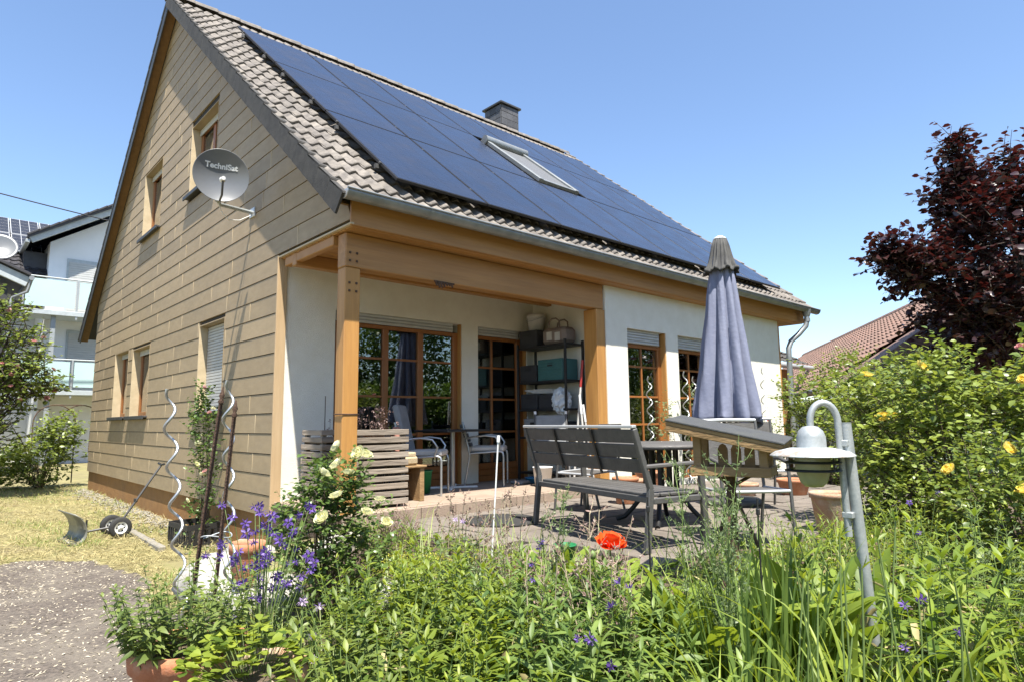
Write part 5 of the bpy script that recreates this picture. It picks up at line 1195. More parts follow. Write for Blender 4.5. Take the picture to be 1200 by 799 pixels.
# wire fence panel between the terrace and the hedge
fe = thing('wire_fence', 'dark wire fence behind the terrace between wall and hedge', 'fence', (9.6, -1.2, -.12), R(-68)); 
for x in (0, 1.3, 2.6): MB().span((x - .02, -.02, 0), (x + .02, .02, .95), .004).build('post', MT['anthracite'], fe)
MB().span((0.02, -.015, .92), (2.58, .015, .95), .004).build('top_rail', MT['anthracite'], fe); mb = MB()
for k in range(42): mb.tube([(.06 + k * .06, 0, .05), (.06 + k * .06, 0, .92)], .003, 4, False)
for k in range(6): mb.tube([(.02, 0, .08 + k * .16), (2.58, 0, .08 + k * .16)], .003, 4, False)
mb.build('wire_mesh', MT['galv'], fe, kind='stuff')

# ------------------------------------------------------------------ foliage tools
class Leaves:
    """thousands of small folded leaves gathered into one mesh"""
    def __init__(s): s.V = []; s.F = []; s.A = []; s.n = 0
    def add(s, pos, dr, nr, L, W, droop=.2, fold=.15, var=None, prof=((.3, .85), (.65, .8))):
        pos = np.atleast_2d(np.asarray(pos, float)); k = len(pos)
        dr = np.broadcast_to(np.asarray(dr, float), (k, 3)).copy(); nr = np.broadcast_to(np.asarray(nr, float), (k, 3)).copy()
        dr /= np.linalg.norm(dr, axis=1)[:, None] + 1e-9
        nr -= dr * (nr * dr).sum(1)[:, None]; ln = np.linalg.norm(nr, axis=1)[:, None]
        bad = ln[:, 0] < 1e-3; nr[bad] = np.cross(dr[bad], [1, 0.3, 0.1]); nr /= np.linalg.norm(nr, axis=1)[:, None] + 1e-9
        sd = np.cross(nr, dr); L = np.broadcast_to(np.asarray(L, float), (k,))[:, None]; W = np.broadcast_to(np.asarray(W, float), (k,))[:, None]
        droop = np.broadcast_to(np.asarray(droop, float), (k,))[:, None]
        if var is None: var = RNG.uniform(0, 1, k)
        m = len(prof); vs = [pos]
        for t, w in prof:
            c = pos + dr * (t * L) - nr * (droop * t * t * L)
            vs += [c - sd * (w * W / 2) + nr * (fold * w * W / 2), c, c + sd * (w * W / 2) + nr * (fold * w * W / 2)]
        vs.append(pos + dr * L * .98 - nr * (droop * L)); per = 2 + 3 * m
        V = np.stack(vs, 1).reshape(-1, 3)
        f = [(0, 2, 1), (0, 3, 2)]
        for i in range(m - 1):
            a = 1 + 3 * i; b = a + 3; f += [(a, a + 1, b + 1), (a, b + 1, b), (a + 1, a + 2, b + 2), (a + 1, b + 2, b + 1)]
        a = 1 + 3 * (m - 1); f += [(a, a + 1, per - 1), (a + 1, a + 2, per - 1)]
        F = (np.array(f)[None] + (s.n + np.arange(k) * per)[:, None, None]).reshape(-1, 3)
        s.V.append(V); s.F.append(F); s.A.append(np.repeat(np.broadcast_to(var, (k,)), per)); s.n += k * per
        return s
    def mesh(s, name, mt):
        V = np.concatenate(s.V).astype(np.float32); F = np.concatenate(s.F).astype(np.int32); A = np.concatenate(s.A).astype(np.float32)
        me = bpy.data.meshes.new(name); me.vertices.add(len(V)); me.vertices.foreach_set('co', V.ravel())
        me.loops.add(F.size); me.loops.foreach_set('vertex_index', F.ravel()); me.polygons.add(len(F)); me.polygons.foreach_set('loop_start', np.arange(0, F.size, 3, dtype=np.int32)); me.polygons.foreach_set('loop_total', np.full(len(F), 3, np.int32))
        me.polygons.foreach_set('use_smooth', np.ones(len(F), bool))
        at = me.attributes.new('var', 'FLOAT', 'POINT'); at.data.foreach_set('value', A); me.update(); me.validate(); me.materials.append(mt); return me
    def build(s, name, mt, parent=None, **k):
        return link_obj(name, s.mesh(name, mt), parent, **k) if s.n else None

class Stems:
    def __init__(s): s.mb = MB()
    def add(s, pts, r0, r1, n=4):
        k = len(pts); s.mb.tube(pts, [r0 + (r1 - r0) * i / (k - 1) for i in range(k)], n, False)
    def build(s, name, mt, parent=None, **k):
        if not s.mb.v: return None
        me = bpy.data.meshes.new(name); me.from_pydata(s.mb.v, [], s.mb.f); me.polygons.foreach_set('use_smooth', [True] * len(me.polygons)); me.materials.append(mt); return link_obj(name, me, parent, **k)
U3 = lambda a, e: np.array([math.cos(a) * math.cos(e), math.sin(a) * math.cos(e), math.sin(e)])

def curve(p, d, L, n, bend, rng, wob=.1):
    pts = [np.array(p, float)]; d = np.array(d, float); d /= np.linalg.norm(d)
    for i in range(n):
        d = d + np.array(bend) / n + rng.normal(0, wob, 3) / n; d /= np.linalg.norm(d); pts.append(pts[-1] + d * L / n)
    return pts

def leafy_stem(LV, ST, p, h, lean, rng, LL, LW, step, bare=.15, upe=.5, droop=.35, r=.004, top=1.0, prof=((.22, .75), (.5, 1.), (.78, .6))):
    """upright stem with crossed pairs of long leaves, like phlox"""
    d = np.array([lean[0], lean[1], 1.0]); pts = curve(p, d, h, 5, (0, 0, .15), rng, .12); ST.add(pts, r, r * .6)
    n = max(2, int(h * (1 - bare) / step)); a = rng.uniform(0, 6.28)
    P = []; Dd = []; Nn = []; Ls = []
    pts = np.array(pts); seg = np.linspace(0, 1, len(pts))
    for i in range(n):
        t = bare + (1 - bare) * (i + .5) / n; q = np.array([np.interp(t, seg, pts[:, k]) for k in range(3)]); a += 1.57 + rng.normal(0, .2)
        for s_ in (0, math.pi):
            e = upe * (.5 + .9 * t) + rng.normal(0, .15); D_ = U3(a + s_ + rng.normal(0, .15), e); P.append(q); Dd.append(D_); Nn.append(U3(a + s_, e + math.pi / 2) + rng.normal(0, .25, 3)); Ls.append(LL * (1 - .55 * max(0, t - .55) / .45 * top) * rng.uniform(.8, 1.15) * (.7 + .3 * min(1, t * 3)))
    for k in range(3):
        D_ = U3(a + k * 2.1, 1.0); P.append(pts[-1]); Dd.append(D_); Nn.append(U3(a + k * 2.1, 1.0 - math.pi / 2)* -1); Ls.append(LL * .5)
    Ls = np.array(Ls); LV.add(P, np.array(Dd), np.array(Nn), Ls, Ls * LW, droop * rng.uniform(.5, 1.4, len(P)), .2, rng.uniform(0, .8) * .5 + rng.uniform(0, .5, len(P)), prof)

def strap_mesh(name, L, W, arch, mt, seed, n=10, fold=.35):
    """one long arching leaf with a keeled section"""
    rng = np.random.default_rng(seed); p = np.zeros(3); e = 1.45; vs = []; A = []
    tw = rng.normal(0, .35)
    for i in range(n + 1):
        t = i / n; w = W * (.55 + 1.1 * t) if t < .4 else W * (1 - ((t - .4) / .6) ** 2.2); w = max(w, .0006)
        s_ = np.array([math.sin(tw * t), math.cos(tw * t), 0]); nn = np.array([-math.sin(e), 0, math.cos(e)])
        vs += [p - s_ * w / 2 + nn * fold * w / 2, p.copy(), p + s_ * w / 2 + nn * fold * w / 2]
        d = np.array([math.cos(e), 0, math.sin(e)]); p = p + d * L / n; e -= arch * (t ** 1.3 + .06) * 2.2 / n
    fs = []
    for i in range(n): b = 3 * i; fs += [(b, b + 1, b + 4, b + 3), (b + 1, b + 2, b + 5, b + 4)]
    me = bpy.data.meshes.new(name); me.from_pydata([tuple(v) for v in vs], [], fs); me.polygons.foreach_set('use_smooth', [True] * len(fs)); at = me.attributes.new('var', 'FLOAT', 'POINT'); v0 = rng.uniform(0, .7); at.data.foreach_set('value', np.full(len(vs), v0, np.float32)); me.materials.append(mt); return me

def flower_mesh(name, mt, kind, seed=0):
    rng = np.random.default_rng(seed); LV = Leaves()
    if kind == 'columbine':
        for k in range(5):
            a = k * 1.2566; LV.add([U3(a, 0) * .004], U3(a, -.15 + rng.normal(0, .15)), (0, 0, 1), .024, .014, .1, .2, .4)
            a += .628; LV.add([U3(a, 0) * .006], U3(a, -1.15), U3(a, .4), .018, .011, -.2, .3, .9)
            LV.add([U3(a, 0) * .006], U3(a, 1.2), U3(a, -.3), .02, .005, -.4, .2, .1)
    elif kind == 'rose':
        for ring, (nn, r, e, L) in enumerate(((4, .004, 1.5, .024), (5, .008, 1.3, .028), (6, .012, 1.05, .031), (6, .014, .75, .033), (5, .013, .3, .034))):
            for k in range(nn):
                a = k * 6.283 / nn + ring * .5 + rng.normal(0, .1); LV.add([U3(a, 0) * r], U3(a, e), U3(a, e + 1.57), L, L * 1.05, -.35, .3, rng.uniform(0, 1), ((.3, .8), (.6, 1.0), (.88, .75)))
    elif kind == 'poppy':
        for ring, (nn, e, L) in enumerate(((4, .95, .062), (5, .45, .075), (4, .1, .075))):
            for k in range(nn):
                a = k * 6.283 / nn + ring * .7 + rng.normal(0, .2); LV.add([U3(a, 0) * .006], U3(a, e + rng.normal(0, .15)), U3(a, e + 1.57), L, L * 1.15, -.35, .35, rng.uniform(0, 1), ((.25, .7), (.55, 1.0), (.85, .95)))
    elif kind == 'knapweed':
        for k in range(22):
            a = rng.uniform(0, 6.28); e = rng.uniform(-.1, 1.3); LV.add([U3(a, 0) * .004], U3(a, e), U3(a, e + 1.57), .024, .006, .1, .2, rng.uniform(0, 1))
    elif kind == 'small':
        for k in range(5):
            a = k * 1.2566; LV.add([U3(a, 0) * .002], U3(a, .35), (0, 0, 1), .014, .012, .1, .1, rng.uniform(0, 1))
    return LV.mesh(name, mt)
FM = {'columbine': [flower_mesh('flower', MT['p_purple'], 'columbine', i) for i in range(3)], 'cream': [flower_mesh('flower', MT['p_cream'], 'rose', i) for i in range(3)], 'yellow': [flower_mesh('flower', MT['p_yellow'], 'rose', i) for i in range(2)], 'pink': [flower_mesh('flower', MT['p_pink'], 'rose', i) for i in range(2)], 'poppy': [flower_mesh('flower', MT['p_orange'], 'poppy', i) for i in range(1)], 'knap': [flower_mesh('flower', MT['p_purple'], 'knapweed', i) for i in range(2)], 'white': [flower_mesh('flower', MT['p_cream'], 'small', i) for i in range(2)], 'lilac': [flower_mesh('flower', MT['p_lilac'], 'columbine', i) for i in range(2)], 'hyd': [flower_mesh('flower', MT['p_pink'], 'small', i) for i in range(2)]}
def put_flower(par, kind, p, rng, sc=1.0, tilt=.5, name='flower'):
    o = link_obj(name, FM[kind][rng.integers(len(FM[kind]))], par, tuple(p), (rng.normal(0, tilt), rng.normal(0, tilt), rng.uniform(0, 6.28)), sc * rng.uniform(.85, 1.15)); return o

def shrub(name, label, cat, base, blobs, nleaf, LL, LW, mt, seed, stem_mt='stem_brown', flowers=None, group=None, twig=.35, canes=18, prof=((.3, .9), (.65, .8)), drp=.25, r0=.012):
    """woody shrub: canes run from the base into every blob (cx,cy,cz,rx,ry,rz,weight), twigs carry leaves; local coordinates"""
    rng = np.random.default_rng(seed); t = thing(name, label, cat, base, 0, group); LV = Leaves(); ST = Stems()
    w = np.array([b[6] for b in blobs], float); w /= w.sum(); tips = []
    for bi, b in enumerate(blobs):
        c = np.array(b[:3]); rad = np.array(b[3:6])
        for k in range(max(2, int(canes * w[bi]))):
            u = rng.normal(size=3); u /= np.linalg.norm(u); e = c + u * rad * rng.uniform(.35, .98); p0 = np.array([rng.normal(0, .06), rng.normal(0, .06), 0]); mid = (p0 + e) / 2 + np.array([0, 0, .12 * np.linalg.norm(e - p0)]) + rng.normal(0, .05, 3)
            pts = [(1 - s) ** 2 * p0 + 2 * s * (1 - s) * mid + s * s * e for s in np.linspace(0, 1, 7)]; ST.add(pts, r0, r0 * .3, 5)
            for q in pts[3:]: tips.append((q, bi))
        # twigs through the volume
    per = 7; ntw = nleaf // per; P = []; Dd = []; Nn = []
    for k in range(ntw):
        bi = rng.choice(len(blobs), p=w); b = blobs[bi]; c = np.array(b[:3]); rad = np.array(b[3:6]); u = rng.normal(size=3); u /= np.linalg.norm(u); rr_ = rng.uniform(.25, 1.0) ** .45
        lump = 1 + .22 * math.sin(u[0] * 7 + seed) * math.sin(u[1] * 6 + u[2] * 5 + seed)
        q = c + u * rad * rr_ * lump
        if q[2] < .03: continue
        d = u * .7 + np.array([0, 0, .5]) + rng.normal(0, .45, 3); d /= np.linalg.norm(d); L = twig * rng.uniform(.5, 1.1)
        pts = curve(q - d * L * .5, d, L, 3, (0, 0, -.2), rng, .25)
        if k % 2 == 0: ST.add(pts, r0 * .25, r0 * .1, 3)
        pts = np.array(pts)
        for i in range(per):
            s = (i + .5) / per * 3; j = int(min(2, s)); q2 = pts[j] + (pts[j + 1] - pts[j]) * (s - j); a = rng.uniform(0, 6.28); dd = d * .5 + U3(a, rng.uniform(-.3, .6)); P.append(q2); Dd.append(dd); Nn.append(np.array([0, 0, 1]) + rng.normal(0, .45, 3) + U3(a, 0) * -.2)
    k = len(P); Ls = LL * rng.uniform(.65, 1.2, k); clump = np.repeat(rng.uniform(0, .55, (k + per - 1) // per), per)[:k]
    LV.add(P, np.array(Dd), np.array(Nn), Ls, Ls * LW, drp, .18, clump + rng.uniform(0, .45, k), prof)
    LV.build('leaves', MT[mt], t, kind='stuff'); ST.build('branches', MT[stem_mt], t, kind='stuff')
    if flowers:
        for kind, n, sc in flowers:
            for i in range(n):
                b = blobs[rng.choice(len(blobs), p=w)]; u = rng.normal(size=3); u[2] = abs(u[2]) * .9; v = np.array(CAM) - np.array(base) - np.array(b[:3]); u += v / np.linalg.norm(v) * .9; u /= np.linalg.norm(u); put_flower(t, kind, np.array(b[:3]) + u * np.array(b[3:6]) * 1.02, rng, sc)
    return t
# ------------------------------------------------------------------ plants
rg = np.random.default_rng(77)
# leafy clumps, one plant each
def phlox(x, y, h, seed, mt, label, group, name='leafy_perennial', LL=.088, LW=.25, nst=17, spread=.17, step=.038):
    rng = np.random.default_rng(seed); t = thing(name, label, 'plant', (x, y, gz(x, y) + .0), 0, group); LV = Leaves(); ST = Stems()
    for k in range(nst):
        a = rng.uniform(0, 6.28); r = spread * math.sqrt(rng.uniform(0, 1)); l = (.45 * r / spread * math.cos(a) + rng.normal(0, .05), .45 * r / spread * math.sin(a) + rng.normal(0, .05))
        leafy_stem(LV, ST, (r * math.cos(a), r * math.sin(a), -.03), h * rng.uniform(.74, 1.16), l, rng, LL * rng.uniform(.8, 1.2), LW, step, .08, .45, .3)
    LV.build('leaves', MT[mt], t, kind='stuff'); ST.build('stems', MT['stem_green'], t, kind='stuff')
    n = 26; a = rng.uniform(0, 6.28, n); r = spread * 1.3 * np.sqrt(rng.uniform(0, 1, n)); b = rng.uniform(0, 6.28, n); DL = Leaves()
    DL.add(np.stack([r * np.cos(a), r * np.sin(a), h * rng.uniform(.02, .62, n)], 1), np.stack([np.cos(b), np.sin(b), rng.uniform(-1.2, .3, n)], 1), np.array([0, 0, 1]) + rng.normal(0, .6, (n, 3)), LL * rng.uniform(.5, .9, n), LL * LW * .8, rng.uniform(-.3, .9, n), .5); DL.build('withered_leaves', MT['straw'], t, kind='stuff'); return t
PH = [(-1.19, -3.62, .60), (-.88, -3.63, .56), (-.79, -3.98, .53), (-1.46, -4.2, .58), (-1.27, -4.37, .56), (-1.52, -3.86, .58), (-1.15, -4.62, .56), (-.60, -3.08, .48), (-.93, -3.05, .55), (-.55, -3.39, .44), (-1.42, -4.6, .46), (-1.35, -4.75, .48), (-1.55, -4.98, .48), (-1.05, -4.15, .56), (-.66, -3.7, .5), (-1.3, -3.3, .55), (-.5, -2.95, .46), (-.95, -3.35, .55)]
for i, (x, y, h) in enumerate(PH):
    phlox(x, y, h, 100 + i, 'lf_phlox' if i % 5 else 'lf_mint', 'bushy yellow-green leafy perennial in the left and middle of the flower bed', 'yellow-green leafy perennials', LL=(.095, .13, .075, .115)[i % 4], LW=(.25, .27, .52, .36)[i % 4], step=(.04, .05, .034, .046)[i % 4])
PD = [(-.64, -4.14, .6), (-.63, -4.42, .58), (-1.06, -4.70, .56), (-.76, -4.70, .57), (-1.29, -5.04, .52), (-.24, -3.82, .47), (-.26, -4.42, .42), (-.97, -5.06, .54), (-.45, -3.95, .5), (-.85, -4.4, .58)]
for i, (x, y, h) in enumerate(PD):
    phlox(x, y, h, 150 + i, 'lf_phlox_dk', 'long-leaved blue-green perennial in the bed in front of the bench', 'blue-green leafy perennials', LL=.145, LW=.23, nst=14, step=.05)
# broad-leaved clumps: each leaf a part
BLM = []
for i in range(4):
    LV = Leaves(); LV.add([(0, 0, 0)], (.55, 0, 1), (-1, 0, .55), .3 + .03 * i, .085 + .01 * i, .25 + .12 * i, .25, .15 + .2 * i, ((.15, .45), (.35, .9), (.55, 1.), (.8, .7), (.93, .35))); BLM.append(LV.mesh('leaf', MT['lf_broad']))
def leafclump(name, label, group, x, y, n, meshes, rmin, rmax, sc, rng, tilt=.25, cat='plant'):
    t = thing(name, label, cat, (x, y, gz(x, y)), rng.uniform(0, 6.28), group)
    for k in range(n):
        a = 2.4 * k + rng.normal(0, .3); r = rng.uniform(rmin, rmax)
        link_obj('leaf', meshes[rng.integers(len(meshes))], t, (r * math.cos(a), r * math.sin(a), -.02), (rng.normal(0, .12), rng.normal(0, tilt), a), sc * rng.uniform(.65, 1.1))
    return t
for i, (x, y, s_) in enumerate([(.13, -4.47, 1.55), (-.10, -4.51, 1.4), (.49, -4.65, 1.5), (.44, -4.92, 1.5), (.18, -3.85, 1.0), (.10, -3.45, .95), (.05, -4.2, 1.1), (.8, -4.75, 1.6), (1.2, -4.9, 1.4), (.02, -4.62, 1.3), (.3, -4.78, 1.45)]):
    leafclump('broad_leaved_plant', 'clump of broad upright green leaves at the terrace side of the bed', 'broad-leaved clumps', x, y, 13, BLM, .02, .09, s_, rg, .3)
IRM = [strap_mesh('leaf', .66 + .05 * i, .016 + .003 * (i % 3), .10 + .10 * i, MT['lf_iris'], 300 + i, 8) for i in range(5)]
for i, (x, y) in enumerate([(.17, -4.67), (.11, -4.87), (-.25, -4.81), (.10, -5.02), (-.44, -5.04), (-.05, -4.95)]):
    leafclump('iris', 'clump of narrow upright sword-like leaves before the bird feeder', 'sword-leaved clumps', x, y, 17, IRM, .01, .10, 1.0, rg, .12)
LLM = [strap_mesh('leaf', .66 + .06 * i, .016 + .006 * (i % 3), .55 + .2 * i, MT['lf_lily'], 320 + i, 11) for i in range(7)] + [strap_mesh('leaf', .8, .028, 1.5, MT['lf_lily'], 351, 11), strap_mesh('leaf', .7, .03, 1.75, MT['lf_lily'], 352, 11)]
LY = [(-.74, -5.16), (-.71, -5.33), (-.46, -5.42), (-1.07, -5.20), (-.44, -5.60), (-.12, -5.62), (.06, -5.78), (-1.02, -5.52), (-.79, -5.76), (-1.25, -5.36), (-.15, -5.3), (.35, -5.9)]
for i, (x, y) in enumerate(LY):
    leafclump('daylily', 'daylily clump of arching yellow-green strap leaves at the right front of the bed', 'daylily clumps', x, y, 24, LLM, .01, .09, .92 if i not in (8, 9, 7) else .8, rg, .24)
# shrubby long-leaved plants near the lamp
for i, (x, y, h) in enumerate([(.39, -5.30, .86), (.24, -5.50, .80), (.95, -5.37, .8), (.86, -5.62, .78), (.62, -5.05, .62)]):
    phlox(x, y, h, 180 + i, 'lf_broad', 'tall drooping-leaved perennial just right of the garden lamp', 'drooping-leaved perennials', LL=.17, LW=.26, nst=9, spread=.16, step=.065)
for i, (x, y, h) in enumerate([(1.3, -5.75, .8), (.6, -5.75, .7), (1.6, -5.3, .75), (1.9, -5.7, .85), (1.45, -4.95, .6), (2.1, -5.0, .55), (.3, -6.0, .6), (1.0, -6.0, .75), (1.1, -4.65, .42), (1.6, -4.6, .4), (2.1, -4.62, .38), (2.6, -4.7, .45), (1.3, -4.3, .3), (1.9, -4.32, .3), (2.5, -4.4, .3), (.75, -4.2, .3), (3.0, -4.6, .4)]):
    phlox(x, y, h, 200 + i, 'lf_phlox', 'weedy green perennial between the garden lamp and the rose hedge', 'weedy perennials by the hedge', LL=.09, LW=.22, nst=12, spread=.2, step=.05)
# low cover along the terrace edge
def cushion(name, label, group, x, y, R_, h, mt, n, LL, LW, seed, up_=.6):
    rng = np.random.default_rng(seed); t = thing(name, label, 'plant', (x, y, gz(x, y) - .02), 0, group); LV = Leaves(); a = rng.uniform(0, 6.28, n); r = R_ * np.sqrt(rng.uniform(0, 1, n)); z = h * (1 - (r / R_) ** 2) * rng.uniform(.35, 1.05, n)
    P = np.stack([r * np.cos(a), r * np.sin(a), z], 1); b = rng.uniform(0, 6.28, n); e = rng.normal(up_, .4, n); D_ = np.stack([np.cos(b) * np.cos(e), np.sin(b) * np.cos(e), np.sin(e)], 1); LV.add(P, D_, np.array([0, 0, 1]) + rng.normal(0, .4, (n, 3)), LL * rng.uniform(.7, 1.3, n), LW * rng.uniform(.7, 1.3, n)); LV.build('leaves', MT[mt], t, kind='stuff')
    ST = Stems()
    for k in range(14):
        q = rng.integers(n); ST.add([np.array([P[q][0] * .4, P[q][1] * .4, 0]), P[q] * .8, P[q]], .004, .002, 3)
    ST.build('stems', MT['stem_brown'], t, kind='stuff'); return t
for i, (x, y) in enumerate([(-.34, -2.77), (-.25, -3.08), (-.28, -3.4), (-.55, -2.6), (-.05, -3.0)]): cushion('thyme', 'low grey-green thyme cushion in the bed before the platform edge', 'thyme cushions', x, y, .25, .28, 'lf_silver', 900, .028, .012, 220 + i)
for i, (x, y) in enumerate([(-.02, -2.35), (-.12, -2.05), (.15, -2.6)]): cushion('stonecrop', 'yellow stonecrop mat at the terrace edge below the platform', 'stonecrop mats', x, y, .2, .14, 'lf_yellow', 700, .022, .011, 230 + i)
for i, (x, y) in enumerate([(.15, -3.12), (.10, -3.40), (-.05, -3.58)]): cushion('houseleek', 'reddish houseleek rosettes between thyme and bench', 'houseleek patches', x, y, .14, .12, 'lf_red', 260, .045, .018, 240 + i, .9)
for i, (x, y) in enumerate([(-.3, -1.6), (.1, -1.6), (.35, -1.35), (-.5, -1.9)]): cushion('dry_lavender', 'dry brownish lavender tuft at the step of the platform', 'dry lavender tufts', x, y, .2, .3, 'dry_flower', 420, .05, .006, 250 + i, 1.1)
# ground cover between the plants
rng = np.random.default_rng(5); P = []
while len(P) < 13000:
    x, y = rng.uniform(-2.3, 3.5), rng.uniform(-6.2, -1.0)
    if on_bed(x, y): P.append((x, y, gz(x, y) + rng.uniform(0, .11)))
P = np.array(P); n = len(P); b = rng.uniform(0, 6.28, n); LV = Leaves(); LV.add(P, np.stack([np.cos(b), np.sin(b), rng.uniform(.0, 1.2, n)], 1), np.array([0, 0, 1]) + rng.normal(0, .4, (n, 3)), rng.uniform(.03, .09, n), rng.uniform(.01, .035, n)); LV.build('ground_cover', MT['lf_broad'], kind='stuff')
# fine grass in the bed
P = P[rng.permutation(n)[:2600]]; n = len(P); b = rng.uniform(0, 6.28, n); LV = Leaves(); LV.add(P - [0, 0, .05], np.stack([np.cos(b) * .4, np.sin(b) * .4, np.ones(n)], 1), np.stack([-np.cos(b), -np.sin(b), np.full(n, .4)], 1), rng.uniform(.2, .5, n), rng.uniform(.004, .008, n), rng.uniform(.1, .6, n), .2); LV.build('grass', MT['lf_grass'], kind='stuff')
# tall weeds and dry seed stalks
def tallweed(x, y, h, seed, label, mt='lf_silver', dry=False, group=None, name='tall_weed'):
    rng = np.random.default_rng(seed); t = thing(name, label, 'plant', (x, y, gz(x, y)), 0, group); LV = Leaves(); ST = Stems()
    for k in range(3 if not dry else 4):
        pts = curve((rng.normal(0, .04), rng.normal(0, .04), -.02), (rng.normal(0, .1), rng.normal(0, .1), 1), h * rng.uniform(.75, 1.05), 8, (0, 0, 0), rng, .2); ST.add(pts, .0045, .0022, 4); pts = np.array(pts)
        for j in range(3, 9):
            for q in range(4 if not dry else 2):
                p = pts[j] + (pts[j - 1] - pts[j]) * rng.uniform(0, 1); a = rng.uniform(0, 6.28); d = U3(a, rng.uniform(.3, 1.0)); L = h * rng.uniform(.05, .12)
                ST.add([p, p + d * L * .6, p + d * L + np.array([0, 0, L * .3])], .0018, .001, 3)
                m = 7; s_ = rng.uniform(.2, 1.1, m)[:, None]; LV.add(p + d * L * s_, np.array([U3(rng.uniform(0, 6.28), rng.uniform(0, 1.2)) for _ in range(m)]), rng.normal(size=(m, 3)), rng.uniform(.012, .03, m), rng.uniform(.005, .011, m))
    ST.build('stems', MT['stem_dry' if dry else 'stem_green'], t, kind='stuff'); LV.build('leaves' if not dry else 'seed_heads', MT[mt], t, kind='stuff'); return t
for i, (x, y, h) in enumerate([(-.13, -4.73, 1.25), (-.07, -4.60, 1.08), (-.17, -4.82, 1.0), (.05, -4.55, .95), (-.23, -3.76, .84), (.43, -5.78, 1.1), (1.15, -5.5, .95)]): tallweed(x, y, h, 260 + i, 'tall feathery green weed rising above the bed near the bird feeder', group='tall feathery weeds')
for i, (x, y, h) in enumerate([(-.50, -4.32, .88), (-.44, -4.40, .80), (-.16, -3.28, .74), (-.07, -2.92, .62), (-.62, -4.05, .75), (.25, -2.2, .5), (-.1, -3.9, .7)]): tallweed(x, y, h, 280 + i, 'pale dry seed stalk standing above the bed in front of the bench', 'dry_flower', True, 'dry seed stalks', 'dry_stalk')
for i, (x, y, h) in enumerate([(-.80, -5.28, .95), (-.69, -5.50, .93), (-.33, -5.66, .9), (-.55, -5.35, 1.0), (-.2, -5.45, .98)]):
    rng = np.random.default_rng(400 + i); t = thing('flower_scape', 'bare green budded stalk rising from the daylilies', 'plant stalk', (x, y, gz(x, y)), 0, 'budded daylily stalks'); ST = Stems(); LV = Leaves()
    for k in range(3):
        pts = curve((rng.normal(0, .08), rng.normal(0, .08), 0), (rng.normal(0, .08), rng.normal(0, .08), 1), h * rng.uniform(.8, 1.05), 6, (0, 0, 0), rng, .12); ST.add(pts, .0045, .003, 5)
        for q in range(4): LV.add([pts[-1]], U3(rng.uniform(0, 6.28), rng.uniform(.6, 1.4)), rng.normal(size=3), .05, .012)
    ST.build('stalk', MT['stem_green'], t, kind='stuff'); LV.build('buds', MT['lf_lily'], t, kind='stuff')
# columbines
def columbine(x, y, h, nfl, seed, label, kind='columbine', z0=None, spread=.2, group=None, sc=1.0, foot=True):
    rng = np.random.default_rng(seed); t = thing('columbine', label, 'plant', (x, y, gz(x, y) if z0 is None else z0), 0, group); ST = Stems(); LV = Leaves()
    for k in range(nfl):
        a = rng.uniform(0, 6.28); s_ = spread * rng.uniform(.1, 1); hh = h * rng.uniform(.55, 1.0)
        pts = [np.array([0, 0, 0]), np.array([s_ * .4 * math.cos(a), s_ * .4 * math.sin(a), hh * .5]), np.array([s_ * math.cos(a), s_ * math.sin(a), hh]), np.array([s_ * 1.08 * math.cos(a), s_ * 1.08 * math.sin(a), hh + .015])]; ST.add(pts, .0028, .0013, 4); put_flower(t, kind, pts[-1], rng, sc, .7)
        for q in range(3): p = pts[0] + (pts[2] - pts[0]) * rng.uniform(.2, .9); LV.add([p], U3(rng.uniform(0, 6.28), .4), (0, 0, 1), .035, .022)
    if foot:
        for k in range(90):
            a = rng.uniform(0, 6.28); r = .16 * math.sqrt(rng.uniform(0, 1)); LV.add([(r * math.cos(a), r * math.sin(a), rng.uniform(.06, .3))], U3(a + rng.normal(0, .6), rng.uniform(-.2, .5)), np.array([0, 0, 1]) + rng.normal(0, .3, 3), .045, .04, .1, .1, None, ((.35, .8), (.7, 1.)))
    ST.build('stems', MT['stem_green'], t, kind='stuff'); LV.build('leaves', MT['lf_silver'], t, kind='stuff'); return t
columbine(-1.52, -2.92, .98, 46, 500, 'tall violet columbine in full flower beside the white rose bush', spread=.27, sc=1.25)
columbine(-1.45, -2.85, .70, 20, 501, 'shorter violet columbine at the foot of the tall one', spread=.24, sc=1.2)
columbine(-1.66, -3.70, .72, 7, 502, 'pale lilac columbine in front of the white rose bush', 'lilac', spread=.1)
columbine(-.38, -3.86, .62, 4, 503, 'dark violet columbine with few flowers beside the green tub', spread=.12, sc=.95)
columbine(-1.02, -4.70, .74, 4, 504, 'violet columbine near the lower edge below the poppy', spread=.1, sc=1.0)
columbine(-.13, -5.55, .72, 6, 505, 'violet columbine among the daylilies right of the lamp foot', spread=.09, sc=.95)
columbine(-.08, -2.75, .55, 2, 506, 'faded lilac columbine before the steel chairs', 'lilac', spread=.1)
columbine(1.95, -4.95, .75, 3, 507, 'violet columbine before the rose hedge', spread=.12)
t = thing('knapweed', 'blue-violet knapweed flower below the orange poppy', 'plant', (-.57, -4.49, gz(-.57, -4.49))); rng = np.random.default_rng(9); ST = Stems()
for k, (dx, dy, h) in enumerate(((0, 0, .62), (.03, -.03, .60), (-.03, .02, .52))): ST.add([np.array([0, 0, 0]), np.array([dx * .6, dy * .6, h * .6]), np.array([dx, dy, h])], .003, .002); put_flower(t, 'knap', (dx, dy, h), rng, 1.2, .3)
ST.build('stems', MT['stem_green'], t, kind='stuff')
